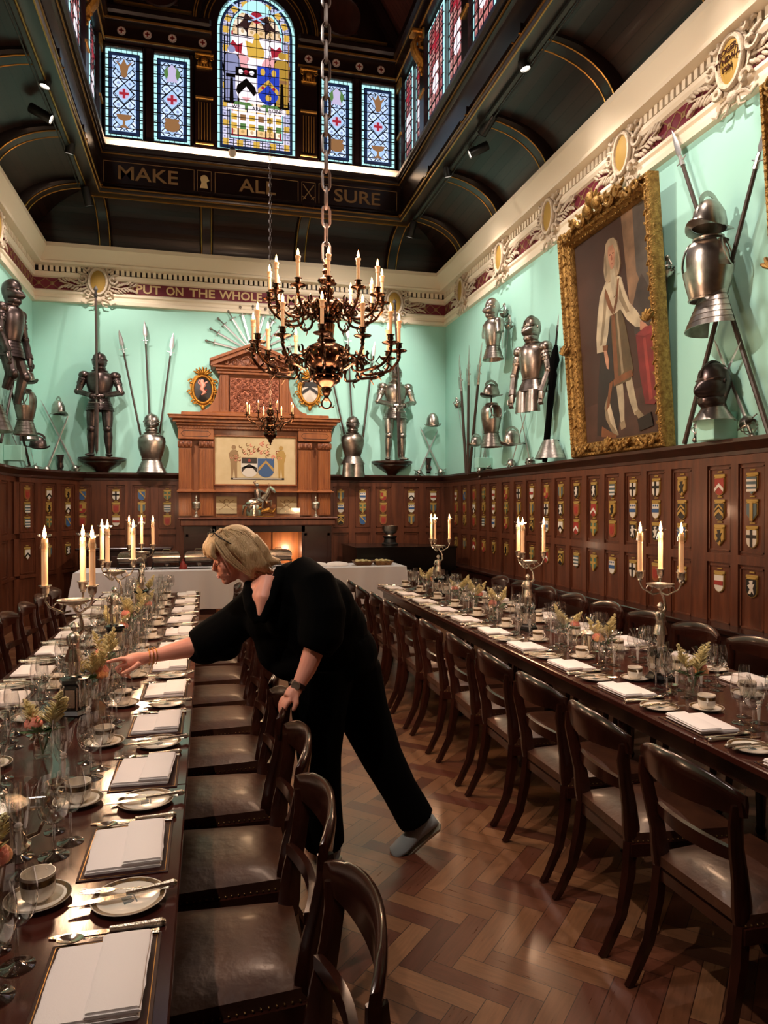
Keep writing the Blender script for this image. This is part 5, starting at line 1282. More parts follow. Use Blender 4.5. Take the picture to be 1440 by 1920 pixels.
def polearm(a, b, label, kind):
    A, B = Vector(a), Vector(b); r = thing('halberd', label, 'polearm', tuple(A), tuple(orq(A, B)), 'bundle of polearms in the right corner'); L_ = (B-A).length
    e = MB(); e.tube([(0,0,0),(0,0,L_-.55)], [.024,.02], 8); e.build('shaft', M['shaft'], r)
    e = MB(); e.tube([(0,0,L_-.6),(0,0,L_-.4),(0,0,L_)], [.024,.012,.002], 6)
    e.prism([(.01,L_-.5),(.09,L_-.54),(.11,L_-.42),(.09,L_-.33),(.01,L_-.38)], -.003, .003); e.prism([(-.01,L_-.46),(-.1,L_-.44),(-.01,L_-.4)], -.003, .003)
    for s in (-1, 1): e.tube([(0,0,L_-.36),(s*.05,0,L_-.33),(s*.06,0,L_-.28)], [.006,.005,.002], 5)
    if kind: e.tube([(.035,0,L_-.3),(.035,0,L_-.02)], [.006,.001], 5); e.tube([(-.0,0,L_-.3),(.035,0,L_-.3)], .005, 5)
    e.build('blade_head', M['steel'], r); return r
for i, (a, b) in enumerate((((874, 888), (861, 665)), ((877, 890), (879, 648)), ((880, 886), (904, 642)))): polearm(hangs('R', *a, .09+.03*i), hangs('R', *b, .12+.03*i), '%s of three polearms standing on the rail near the right corner' % ['leftmost', 'middle', 'rightmost'][i], i != 1)
# furled black standard beside the portrait
A, B = hangs('R', 1021, 866, .12), hangs('R', 1047, 590, .14); r = thing('furled_standard', 'black furled standard on a pole leaning beside the gilt portrait', 'standard', tuple(A), tuple((B-A).to_track_quat('Z', 'X').to_euler())); L_ = (B-A).length
e = MB(); e.tube([(0,0,z*L_) for z in (.0,.1,.3,.5,.6,.63,.7,.73,.8)], [.03,.04,.036,.04,.05,.035,.06,.045,.02], 9); e.build('furled_cloth', M['black'], r)
e = MB(); e.tube([(0,0,.78*L_),(0,0,L_-.12)], .012, 6); e.build('pole', M['iron'], r); e = MB(); e.loft([[(w*math.cos(t), w*.25*math.sin(t), L_-.2+z) for t in [PI/2*k for k in range(4)]] for w, z in ((.01,0),(.03,.05),(.002,.2))]); e.build('finial', M['blade'], r)
# big trophy right of the portrait
c = hangs('R', 1326, 594, .26)
r = half_suit('large bright cuirass with morion helmet right of the gilt portrait', (c.x, c.y, c.z+.13), WR['R'], M['steel'], facing=.55, scale=1.08, helm=False, hole=True, morion_=False, skirt=False)
c = hangs('R', 1328, 430, .26); r = thing('morion_helmet', 'large peaked morion helmet on a spear, top of the trophy right of the portrait', 'helmet', tuple(c), WR['R'], 'helmets on the walls'); r.scale = (1.15,)*3
e = MB(); morion(e, T0(0,0,0,.3,0,0), 1, .19); weld(e).build('helmet_shell', M['steel'], r)
skirt_obj('R', 1318, 545, 'flared riveted skirt plates hanging below the large cuirass', 'steel', -.35, 1.1, PI*.95, PI*2.05)
for i, (a, b, lb, hd) in enumerate((((1450, 838), (1257, 248), 'long bladed spear leaning left behind the large cuirass', .34), ((1283, 832), (1440, 215), 'dark spear leaning right behind the large cuirass', .3))):
    spear_obj(hangs('R', *a, .05+.05*i), hangs('R', *b, .09+.05*i), lb, hd, .02, 'shaft', True, 'crossed spears right of the portrait')
def mint_box(pl, u, v, label, w=.16, h=.15):
    c = hangs(pl, u, v, .12); r = thing('painted_block', label, 'block', tuple(c), WR[pl], 'mint painted blocks on the rail')
    e = MB(); e.box(-w/2, w/2, -.1, .118, -h/2, h/2, None, .006); e.build('block', M['mint'], r); return r
mint_box('R', 1341, 800, 'mint painted block under the dark close helmet', .2, .22); mint_box('R', 905, 868, 'mint painted block near the polearms in the right corner'); mint_box('L', 29, 850, 'mint painted block on the left wall rail', .2, .2)
c = hangs('R', 1338, 770, .17); r = thing('close_helmet', 'black close helmet with pointed visor on a mint block right of the portrait', 'helmet', (c.x, c.y, c.z), WR['R']); r.scale = (1.15,)*3
e = MB(); helm_close(e, T0(0,0,0,.15)); weld(e).build('helmet_shell', M['steel_dark'], r); e = MB(); e.open_lathe([(.08,.02),(.11,-.03),(.14,-.07),(.134,-.07),(.1,-.03)], 18); e.build('neck_plates', M['steel'], r)
cross('R', [((1400, 792), (1337, 636)), ((1314, 800), (1388, 640))], ['cup-hilted rapier leaning left beside the black close helmet', 'cup-hilted rapier leaning right behind the black close helmet'])
sword_obj(hangs('R', 1249, 512, .06), hangs('R', 1243, 660, .06), 'thin sword half hidden at the right side of the portrait', 'cup', 'blade')
# ---------------------------------------------------------------- left wall
c = hangs('L', 22, 640, .28)
r = half_suit('dark armour with arms and legs in profile high on the left wall', tuple(c), WR['L'], M['steel_dark'], facing=-.3, arms=True, scale=.98)
e = MB(); 
for s in (-1, 1): e.tube([(s*.1, 0, -.15), (s*.13, -.08, -.42), (s*.12, -.0, -.75 if s > 0 else -.6)], [.085,.07,.045], 10, T0(0,0,0,-.3)); e.ell((s*.13,-.1,-.42), .07, 10, 6, T0(0,0,0,-.3))
e.build('leg_plates', M['steel_dark'], r)
wall_half('L', 48, 788, 'open cuirass with broad morion helmet on the left wall near the corner', m=M['steel_mid'], facing=-.2, helm=False, hole=True, morion_=True, scale=.92)
skirt_obj('L', 62, 796, 'fluted skirt plates below the open cuirass on the left wall', 'steel', .5, .8)
cabasset_obj('L', 72, 838, 'dark peaked helmet low on the left wall near the corner', 'steel_dark', facing=0, scale=.9)
skirt_obj('L', 6, 760, 'rusty skirt plates at the edge of view on the left wall', 'steel_mid', .3, 1.1)
spear_obj(hangs('L', 58, 882, .06), hangs('L', 12, 690, .1), 'long pike leaning left on the left wall', .2, .018, group='pikes on the left wall'); spear_obj(hangs('L', 2, 830, .1), hangs('L', 40, 650, .1), 'long pike leaning right on the left wall', .2, .018, group='pikes on the left wall')
cross('L', [((52, 880), (12, 790)), ((66, 878), (48, 800))], ['rapier leaning left low on the left wall', 'rapier leaning slightly left near the left corner'])

# ================================================================ gilt portraits
def portrait(yb, yf, label, figure=True, seed=1):   # between yb (far) and yf (near) on the right wall
    W = yb - yf; H = 2.38; cy = (yb+yf)/2
    lean = math.asin(.18/H)
    r = thing('framed_portrait', label, 'painting', (XR-.025, cy, ZR+.01), (lean, 0, -PI/2))
    fw = .15
    cv = MB(); cv.box(-W/2+fw-.03, W/2-fw+.03, -.0, .012, fw-.03, H-fw+.03); cv.build('canvas', mat('dark_canvas', '#2a1912', .55, var='#43291e', vs=1.2), r)
    e = MB()
    def side(L_, T):
        P = [(0,0),(0,-.1),(.015,-.125),(.035,-.12),(.045,-.09),(.055,-.085),(.075,-.11),(.095,-.1),(.11,-.06),(.125,-.05),(.135,-.055),(fw,-.02),(fw,0)]
        secs = [[(-L_/2+p[0], p[1], p[0]) for p in P], [(L_/2-p[0], p[1], p[0]) for p in P]]
        e.loft(secs, True, True, T)
        n = int(L_/.055); rr = random.Random(seed)
        for i in range(n):
            x = -L_/2+.05+(L_-.1)*i/(n-1)
            e.ell((x, -.115, .025), (.016, .018, .016), 7, 5, T)
            if i % 2: e.ell((0,0,0), (.014, .02, .045), 6, 4, T @ Tm((x, -.1, .08), (0, .7*(1 if i % 4 > 1 else -1), 0)))
            e.ell((x, -.06, .13), (.01,.01,.01), 6, 4, T)
    side(W, Matrix.Identity(4)); side(W, T0(0,0,H,0,PI)); side(H, T0(-W/2,0,H/2,0,PI/2)); side(H, T0(W/2,0,H/2,0,-PI/2))
    e.build('gilt_frame', M['gilt_frame'], r, 40)
    for (cx_, cz_, fx, fz_) in ((0, H, 1, -1), (0, 0, 1, 1), (-W/2, H, 1, -1), (W/2, H, -1, -1), (-W/2, 0, 1, 1), (W/2, 0, -1, 1), (-W/2, H*.47, 1, 1), (W/2, H*.47, -1, 1)):
        e = MB(); top = (cx_ == 0 and cz_ == H); big = 1.5 if top else 1
        ox = cx_ + (fx*.07 if cx_ else 0); oz = cz_ + (fz_*.07 if cz_ in (0, H) else 0)
        for s in ((-1, 1) if cx_ == 0 else (fx,) if cz_ in (0, H) else ()):
            for (x, z, q, n) in ((.07, .0, .055, 1), (.17, -.01, .05, -1), (.27, 0, .035, 1)):
                e.tube([(ox+s*big*(x+q*math.cos(a)*(1-a/9)), -.15, oz+(.06 if top else 0)+n*big*q*math.sin(a)*(1-a/9)) for a in [i*.6 for i in range(11)]], .016*big, 6)
                e.ell((0,0,0), (.018,.02,.06*big), 7, 4, Tm((ox+s*big*(x+.03), -.14, oz+.02+(.08 if top else 0)), (0, s*.9, 0)))
        if cx_ == 0 or cz_ not in (0, H):
            for i in range(5):
                a = math.radians(-60+30*i); e.ell((0,0,0), (.02,.025,.06*big), 7, 5, Tm((ox+.05*big*math.sin(a), -.16, oz+.04*big*math.cos(a)+(.1 if top else 0)), (0, a, 0)))
        if top: e.ell((ox,-.18,oz+.16), (.06,.05,.07)); e.ell((ox-.08,-.17,oz+.08), (.07,.05,.06)); e.ell((ox+.09,-.17,oz+.09), (.07,.05,.06))
        e.build('carved_ornament', M['gilt_frame'], r, 50)
    w, h = W/2-fw, H-2*fw
    C = {k: mat('oil_'+k, c, .5, var='#%02x%02x%02x' % tuple(int(int(c[q:q+2], 16)*.72) for q in (1, 3, 5)), vs=6) if 'oil_'+k not in bpy.data.materials else bpy.data.materials['oil_'+k] for k, c in (('brown','#4a3026'),('column','#8a6a50'),('sky','#5a5048'),('ermine','#c4b394'),('shade','#8f7c60'),('robe','#2b211d'),('coat','#7a4a2a'),('red','#7c2426'),('redlit','#9c3a34'),('face','#c08a6c'),('wig','#a89274'),('dark','#1c120e'),('stock','#b8a88a'),('rock','#463a34'),('olive','#5c4a30'),('crimson','#8f3434'),('lip','#a4604c'))}
    CK = list(C); L = MB(); lay = [0]
    def P(k, pts):     # pts as fractions of the canvas, a thin layer of paint
        lay[0] += 1; L.mat(CK.index(k)).prism([(-w+2*w*a, fw+h*(1-b)) for a, b in pts], -.0004*lay[0], -.0004*lay[0]+.0003 if 0 else 0)
    P('column', [(.66,0),(1,0),(1,.62),(.8,.55),(.7,.45)]); P('sky', [(.8,.0),(.8,.28),(.86,.36),(1,.4),(1,.0)]); P('rock', [(.72,.44),(.8,.34),(.86,.3),(.92,.36),(1,.42),(1,.6),(.74,.56)]); P('brown', [(0,.82),(1,.78),(1,1),(0,1)])
    if figure:
        P('robe', [(.33,.5),(.26,.62),(.2,.8),(.16,.97),(.3,.99),(.46,.97),(.52,.8),(.6,.5),(.45,.4)]); P('shade', [(.34,.79),(.4,.9),(.46,.985),(.4,.99),(.3,.9),(.29,.84)]); P('ermine', [(.36,.81),(.42,.92),(.44,.97),(.36,.92),(.33,.86)]); P('coat', [(.24,.93),(.34,.96),(.44,.985),(.42,1),(.22,.98)]); P('coat', [(.4,.7),(.44,.71),(.36,.84),(.31,.86)])
        P('stock', [(.47,.75),(.555,.75),(.56,.84),(.545,.93),(.5,.94),(.485,.85)]); P('shade', [(.485,.93),(.55,.92),(.56,.955),(.5,.965)]); P('stock', [(.59,.74),(.67,.73),(.7,.82),(.73,.9),(.68,.91),(.63,.84)]); P('shade', [(.68,.895),(.73,.885),(.83,.94),(.84,.96),(.76,.955)])
        P('olive', [(.43,.4),(.58,.38),(.64,.5),(.7,.7),(.66,.745),(.44,.755),(.42,.6)]); P('coat', [(.47,.38),(.51,.38),(.51,.74),(.45,.745)]); P('coat', [(.44,.715),(.68,.70),(.69,.73),(.44,.75)]); P('shade', [(.53,.4),(.55,.4),(.58,.7),(.55,.71)])
        P('robe', [(.36,.44),(.45,.4),(.455,.72),(.38,.73),(.34,.6)])
        P('ermine', [(.42,.255),(.5,.245),(.57,.25),(.62,.27),(.65,.33),(.7,.4),(.78,.45),(.84,.5),(.83,.53),(.76,.52),(.66,.47),(.59,.41),(.52,.42),(.45,.42),(.41,.5),(.35,.575),(.24,.57),(.245,.5),(.28,.4),(.33,.31)]); P('shade', [(.4,.3),(.43,.33),(.38,.44),(.32,.54),(.29,.54),(.35,.42)]); P('shade', [(.6,.3),(.63,.36),(.7,.44),(.66,.44),(.58,.36)])
        P('coat', [(.41,.28),(.44,.31),(.5,.4),(.5,.43),(.44,.38),(.4,.32)]); P('coat', [(.58,.27),(.6,.27),(.56,.37),(.51,.42),(.5,.4),(.55,.34)])
        P('face', [(.82,.5),(.87,.52),(.92,.55),(.91,.565),(.86,.55),(.81,.54)]); P('face', [(.34,.57),(.38,.575),(.4,.62),(.39,.665),(.37,.66),(.35,.62)]); P('coat', [(.33,.545),(.4,.55),(.39,.575),(.33,.57)])
        P('red', [(.76,.56),(.85,.54),(1,.55),(1,.84),(.92,.88),(.82,.87),(.78,.74)]); P('redlit', [(.84,.58),(.87,.58),(.9,.78),(.91,.85),(.87,.86)]); P('redlit', [(.94,.57),(.96,.57),(.98,.8),(.95,.84)]); P('crimson', [(.76,.555),(.88,.535),(1,.545),(1,.57),(.86,.575)])
        P('wig', [(.46,.085),(.5,.07),(.56,.075),(.6,.1),(.62,.15),(.63,.21),(.6,.25),(.55,.26),(.47,.265),(.42,.25),(.41,.2),(.43,.14)]); P('shade', [(.43,.15),(.45,.12),(.46,.22),(.43,.24)]); P('shade', [(.6,.14),(.615,.2),(.59,.24),(.575,.2)])
        P('face', [(.49,.105),(.55,.105),(.57,.135),(.57,.17),(.555,.2),(.53,.215),(.505,.205),(.485,.17),(.48,.135)]); P('lip', [(.515,.187),(.54,.186),(.535,.193),(.52,.193)]); P('dark', [(.5,.143),(.515,.141),(.515,.147),(.5,.148)]); P('dark', [(.54,.141),(.555,.142),(.555,.147),(.54,.147)]); P('lip', [(.522,.15),(.532,.15),(.536,.172),(.52,.173)])
        P('stock', [(.5,.215),(.555,.215),(.57,.27),(.55,.34),(.52,.345),(.5,.29)])
        P('dark', [(.72,.93),(.88,.91),(.9,.97),(.74,.985)])
    else: P('red', [(.5,.3),(1,.2),(1,.8),(.5,.9)])
    L.build('painted_figure', [C[k] for k in CK], r, 0)
    return r
portrait(7.08, 5.45, 'large gilt framed full-length portrait of a robed figure in a pale wig')
portrait(4.17, 2.5, 'gilt framed painting cut off by the right edge of view', False, 2)
# ================================================================ long tables
TLX0, TLX1, TRX0, TRX1 = -1.04, -.066, 1.83, 2.80
TY0, TY1, TZ = .62, 7.70, .75
SEAT = [1.42 + .548*k for k in range(12)]
def long_table(x0, x1, label):
    r = thing('dining_table', label, 'table', ((x0+x1)/2, 0, 0), 0, 'long mahogany dining tables'); w = (x1-x0)/2
    e = MB(); n = 4
    for i in range(n):
        a, b = TY0+(TY1-TY0)*i/n, TY0+(TY1-TY0)*(i+1)/n; e.box(-w, w, a+.0008, b-.0008, TZ-.028, TZ, None, .004)
    e.build('tabletop', M['tabletop'], r)
    e = MB(); 
    for s in (-1, 1): e.box(s*(w-.06)-.01, s*(w-.06)+.01, TY0+.06, TY1-.06, TZ-.11, TZ-.029)
    for y in (TY0+.06, TY1-.06): e.box(-w+.06, w-.06, y-.01, y+.01, TZ-.11, TZ-.029)
    e.build('apron', M['table_dark'], r)
    i = 0
    for k in range(7):
        y = TY0+.12+(TY1-TY0-.24)*k/6
        for s in (-1, 1):
            e = MB(); e.lathe([(.02,0),(.026,.02),(.02,.04),(.026,.2),(.032,.45),(.022,.5),(.034,.53),(.034,.6),(.034,.721)], 10, T0(s*(w-.1), y, 0)); e.build('leg', M['table_dark'], r)
    return r
long_table(TLX0, TLX1, 'long polished mahogany table on the left, laid for dinner')
long_table(TRX0, TRX1, 'long polished mahogany table on the right, laid for dinner')

# ================================================================ chairs
def make_chair(label):
    r = thing('dining_chair', label, 'chair', (0,0,0), 0, 'leather-seated mahogany dining chairs')
    m = M['chair']
    e = MB(); n = 10; secs = []
    for j in range(n+1):
        y = -.2 + .43*j/n; wd = .2 + .03*j/n; dome = .018*math.sin(PI*min(1, max(0, j/n)))**.5
        row = []
        for i in range(n+1):
            x = -wd + 2*wd*i/n; dm = .03*(max(0, 1-(2*i/n-1)**4))*(max(0, 1-(2*j/n-1)**4)); row.append((x, y, .455+dm))
        secs.append([(-wd, y, .41)] + row + [(wd, y, .41)])
    e.loft(secs, True, True); e.build('seat', M['leather'], r, 50)
    e = MB(); e.box(-.19, .19, -.2, -.17, .37, .42); e.box(-.225, .225, .2, .228, .37, .418); 
    for s in (-1, 1): e.loft([[(s*.2-.012*1, -.2, .37), (s*.2+.012, -.2, .37), (s*.2+.012, -.2, .418), (s*.2-.012, -.2, .418)], [(s*.228-.012, .22, .37), (s*.228+.012, .22, .37), (s*.228+.012, .22, .418), (s*.228-.012, .22, .418)]])
    e.build('seat_frame', m, r)
    e = MB()
    for s in (-1, 1):
        for i in range(22): e.ell((s*(.203+.029*i/21), -.19+.41*i/21, .424), (.0035,.0035,.0035), 5, 3)
    for i in range(22): e.ell((-.21+.42*i/21, .232, .424), (.0035,.0035,.0035), 5, 3)
    e.build('nail_trim', M['brass_nail'], r, 0)
    for s in (-1, 1):
        e = MB(); e.tube([(s*.205, .205, .40), (s*.21, .225, .28), (s*.212, .24, .15), (s*.213, .275, .04), (s*.213, .3, .0)], [.027,.026,.022,.019,.018], 6, None, (1,0,0), .8, False, .5); e.build('leg', m, r)
        e = MB(); e.tube([(s*.185, -.19, .42), (s*.19, -.2, .3), (s*.193, -.23, .15), (s*.195, -.29, .03), (s*.195, -.31, 0)], [.03,.03,.025,.021,.019], 6, None, (1,0,0), .75, False, .5); e.build('leg', m, r)
        e = MB(); e.tube([(s*.185, -.185, .40), (s*.187, -.19, .47), (s*.19, -.2, .56), (s*.2, -.222, .66), (s*.21, -.235, .74), (s*.214, -.232, .80)], [.03,.036,.030,.026,.026,.022], 8, None, (1,0,0), .5, False, .5); e.build('back_post', m, r)
    e = MB(); secs = []
    for i in range(17):
        t = -1+2*i/16; x = .235*t; yb = -.275 + .055*t*t - .0; hh = .064 - .030*t*t; zc = .815 + .008*(1-t*t) - .012*abs(t)**5
        ln = .12
        secs.append([(x, yb-.009, zc-hh), (x, yb+.007, zc-hh-.002), (x, yb+.010, zc), (x, yb+.006, zc+hh*.85), (x, yb-.004, zc+hh), (x, yb-.014, zc+hh*.9), (x, yb-.017, zc+.01)])
    e.loft(secs, True, True); e.build('top_rail', m, r, 60)
    e = MB(); secs = []
    for i in range(11):
        t = -1+2*i/10; x = .19*t; yb = -.225+.035*t*t; hh = .016+.008*(1-t*t)
        secs.append([(x, yb-.012, .625-hh), (x, yb+.008, .625-hh), (x, yb+.008, .625+hh), (x, yb-.012, .625+hh)])
    e.loft(secs, True, True); e.build('cross_rail', m, r, 40)
    return r
CH0 = make_chair('')
cf = [1]
rc = random.Random(11)
def chair(x, y, rot, label):
    if cf[0]: o = CH0; o.location = (x, y, 0); o.rotation_euler = (0,0,rot); cf[0] = 0
    else: o = dup(CH0, (x, y, 0), rot)
    o.scale = (1, 1, .975)
    o['label'] = label; return o
def wd(k, n=12): return ORD[k] + ' from the near end'
for k in range(-1, 12):
    y = 1.42+.548*k - (.09 if k < 0 else 0)
    chair(.06+rc.uniform(-.012,.012), y+rc.uniform(-.01,.01), PI/2+rc.uniform(-.03,.03), 'dark leather chair on the aisle side of the left table, ' + wd(k+1))
    chair(1.73+rc.uniform(-.015,.015), y+rc.uniform(-.015,.015), -PI/2+rc.uniform(-.04,.04), 'dark leather chair on the aisle side of the right table, ' + wd(k+1))
    if k >= 3:
        chair(-1.20, y, -PI/2, 'dark leather chair on the wall side of the left table, ' + ORD[11-k] + ' from the far end')
        chair(2.96, y, PI/2, 'dark leather chair on the wall side of the right table, ' + ORD[11-k] + ' from the far end')

# ================================================================ place settings
LAY = 0
def mk_mat():
    r = thing('placemat', '', 'placemat'); e = MB(); e.box(-.146,.146,-.106,.106,0,.003,None,.0008); e.build('mat_board', mat('placemat_brown', '#2c100e', .5, spec=.2), r)
    e = MB()
    for q in ((-.138,.138,-.099,-.0975),(-.138,.138,.0975,.099),(-.139,-.1375,-.099,.099),(.1375,.139,-.099,.099)): e.box(q[0],q[1],q[2],q[3],.003,.0034)
    e.build('gilt_border', M['gold_line'], r); return r
def slab(e, x0, x1, y0, y1, z0, z1, rr):   # softly folded cloth layer
    n = 10; secs = []
    for i in range(n+1):
        x = x0+(x1-x0)*i/n; w_ = .0015*rr.uniform(-1,1); row = []
        for (yy, zz) in ((y0, (z0+z1)/2), (y0+.004, z0), (y1-.004, z0), (y1, (z0+z1)/2), (y1-.004, z1), ((y0*.5+y1*.5), z1+.0015*math.sin(i*.9)), (y0+.004, z1)): row.append((x, yy+w_, zz))
        secs.append(row)
    e.loft(secs, True, True)
def mk_napkin():
    r = thing('folded_napkin', '', 'napkin'); rr = random.Random(4)
    e = MB(); slab(e, -.118, .112, -.088, .09, 0, .006, rr); slab(e, -.115, .110, -.086, .087, .006, .012, rr)
    slab(e, -.117, .122, -.092, .004, .0125, .0175, rr); slab(e, -.114, .119, -.089, .001, .0175, .0225, rr)
    e.build('cloth_fold', M['linen'], r, 75); return r
def mk_knife():
    r = thing('table_knife', '', 'knife'); e = MB()
    e.loft([[(-.008*k,y,.001),(.008*k,y,.001),(.008*k,y,.003),(-.008*k,y,.003)] for k, y in ((.3,.115),(.9,.1),(1.2,.06),(1,0),(.7,-.005))], True, True); e.build('blade', M['silver'], r)
    e = MB(); e.tube([(0,-.005,.006),(0,-.03,.006),(0,-.08,.007),(0,-.11,.007),(0,-.118,.007)], [.006,.007,.007,.010,.005], 8); e.build('handle', M['silver_rough'], r); return r
def mk_spoon():
    r = thing('dessert_spoon', '', 'spoon'); e = MB(); e.lathe([(.0,-.008),(.6,-.005),(1,0),(.95,.0012),(.55,-.003),(0,-.0055)], 14, T0(0,.075,.009,0,0,0,(.018,.028,1))); e.build('bowl', M['silver'], r)
    e = MB(); e.tube([(0,.05,.008),(0,.0,.009),(0,-.06,.005),(0,-.1,.004)], [.003,.0028,.004,.008], 6, None, (1,0,0), 1); e.v = [(x,y,.004+(z-.004)*.5) for x,y,z in e.v]; e.build('handle', M['silver_rough'], r); return r
def mk_fork():
    r = thing('dessert_fork', '', 'fork'); e = MB()
    for i in range(4): e.tube([(-.009+.006*i,.05,.005),(-.009+.006*i,.08,.003),(-.009+.006*i,.1,.006)], [.0018,.0016,.0008], 5)
    e.loft([[(-.012,.052,.003),(.012,.052,.003),(.012,.052,.006),(-.012,.052,.006)],[(-.011,.035,.003),(.011,.035,.003),(.011,.035,.006),(-.011,.035,.006)],[(-.003,.02,.004),(.003,.02,.004),(.003,.02,.007),(-.003,.02,.007)]]); e.build('tines', M['silver'], r)
    e = MB(); e.tube([(0,.022,.006),(0,-.03,.008),(0,-.07,.006),(0,-.1,.005)], [.003,.003,.005,.008], 6, None, (1,0,0), 1); e.v = [(x,y,.006+(z-.006)*.5) for x,y,z in e.v]; e.build('handle', M['silver_rough'], r); return r
def mk_plate(rad=.082, name='side_plate', lab='plate', crest_=True):
    r = thing(name, '', lab); e = MB(); k = rad/.082
    e.lathe([(.0,.002),(.045*k,.002),(.047*k,0),(.05*k,.002),(.066*k,.008),(.082*k,.013),(.082*k,.0145),(.066*k,.0105),(.05*k,.0055),(0,.005)], 32); e.build('china_body', M['porcelain'], r, 50)
    e = MB(); z = lambda q: .0105+(q-.066*k)/(.016*k)*.004 + .0004
    e.open_lathe([(.0685*k, z(.0685*k)), (.0795*k, z(.0795*k))], 32); e.build('patterned_rim', M['band'], r)
    if crest_:
        e = MB(); e.prism(shp(-.008,.0,.007,.01), -.0004, 0, Tm((0,0,.0052), (-PI/2,0,0))); e.prism(shp(.008,.0,.007,.01), -.0004, 0, Tm((0,0,.0052), (-PI/2,0,0))); e.box(-.018,.018,.010,.013,.0052,.0056); e.box(-.02,.02,-.016,-.013,.0052,.0056); e.build('printed_crest', M['slate'], r)
    return r
def mk_cup():
    r = thing('coffee_cup', '', 'cup'); e = MB()
    e.lathe([(.0,.001),(.022,.001),(.023,0),(.026,.004),(.034,.012),(.0365,.03),(.037,.062),(.0355,.062),(.035,.03),(.032,.013),(.022,.006),(0,.005)], 24); e.build('cup_body', M['porcelain'], r, 50)
    e = MB(); e.open_lathe([(.0368,.04),(.0373,.055)], 24); e.build('patterned_band', M['band'], r)
    e = MB(); e.tube([(.035,0,.05),(.052,0,.053),(.06,0,.04),(.053,0,.025),(.036,0,.02)], [.004,.0035,.0035,.0035,.004], 6); e.build('handle', M['porcelain'], r); return r
def gl_mesh(prof_out, th=.0011, seg=22):
    ins = [(max(r-th, .0002), z) for r, z in reversed([p for p in prof_out if p[2]])] if False else None
def mk_glass(name, bowl, foot_r, stem_h, label_cat='wine glass', frosted=False, knop=False):
    r = thing(name, '', label_cat); e = MB()
    zb = stem_h
    outp = [(p[0], p[1]+zb) for p in bowl]; inn = [(max(p[0]-.0012, 0), p[1]+zb+(.002 if i == 0 else 0)) for i, p in enumerate(bowl)]
    inn[0] = (0, outp[0][1]+.004)
    foot = [(0,.0), (foot_r,0), (foot_r,.0018), (foot_r*.4,.006)]
    if frosted:
        e.lathe(foot + [(.005,.009),(0,.009)], 22); e.build('foot', M['glass'], r, 50); e = MB(); e.open_lathe([(0, zb-.002)] + outp, 22); e.build('bowl', M['glass'], r, 50)
        e = MB(); e.lathe([(0,.009),(.005,.01),(.0065,.03),(.0085,.05),(.006,.068),(.011,.072),(.007,.077),(.011,.082),(.006,.088),(0,.089)], 8); e.v = [(x,y,z*(zb/.089) if z > .01 else z) for x,y,z in e.v]; e.build('frosted_stem', mat('frosted_glass', '#efe6df', .6, trans=.5) if 'frosted_glass' not in bpy.data.materials else bpy.data.materials['frosted_glass'], r)
    else:
        st = [(.0045,.012),(.0035,zb*.5),(.004,zb-.008)] if not knop else [(.005,.012),(.004,zb*.3),(.009,zb*.45),(.0045,zb*.55),(.007,zb*.75),(.0045,zb-.006)]
        e.open_lathe(foot + st + outp, 22); e.build('glass_body', M['glass'], r, 50)
    return r
TUL = [(.004,0),(.018,.005),(.032,.022),(.0385,.05),(.038,.075),(.031,.112)]
BIG = [(.004,0),(.02,.005),(.036,.024),(.043,.055),(.0415,.085),(.034,.118)]
FLR = [(.004,0),(.016,.008),(.026,.03),(.031,.06),(.036,.085),(.047,.1)]
PROT = {'mat': mk_mat(), 'napkin': mk_napkin(), 'knife': mk_knife(), 'spoon': mk_spoon(), 'fork': mk_fork(), 'butter': mk_knife(), 'plate': mk_plate(),
 'saucer': mk_plate(.072, 'saucer', 'saucer', False), 'cup': mk_cup(), 'g1': mk_glass('wine_glass', BIG, .038, .085), 'g2': mk_glass('wine_glass', TUL, .034, .08), 'g3': mk_glass('water_goblet', FLR, .037, .09, 'goblet', True), 'g4': mk_glass('port_glass', [(p[0]*.8, p[1]*.75) for p in TUL], .028, .055, 'wine glass', False, True), 'g5': mk_glass('champagne_glass', [(.004,0),(.012,.01),(.02,.035),(.024,.075),(.0235,.11),(.021,.14)], .032, .08)}
PROT['butter']['category'] = 'knife'; PROT['butter'].name = 'butter_knife'
used = set()
GR = {'mat': 'placemats', 'napkin': 'folded napkins', 'knife': 'table knives', 'spoon': 'dessert spoons', 'fork': 'forks on side plates', 'butter': 'butter knives', 'plate': 'side plates', 'saucer': 'saucers', 'cup': 'coffee cups', 'g1': 'large wine glasses', 'g2': 'tulip wine glasses', 'g3': 'frosted-stem goblets', 'g4': 'small port glasses', 'g5': 'tall champagne glasses'}
DE = {'mat': 'brown gilt-lined placemat', 'napkin': 'folded white napkin', 'knife': 'silver table knife', 'spoon': 'silver dessert spoon', 'fork': 'silver fork on side plate', 'butter': 'silver butter knife on side plate', 'plate': 'crested white side plate', 'saucer': 'white saucer with dark rim', 'cup': 'white coffee cup with black band', 'g1': 'largest clear wine glass', 'g2': 'clear tulip wine glass', 'g3': 'frosted-stem water goblet', 'g4': 'small knopped port glass', 'g5': 'tall champagne glass'}
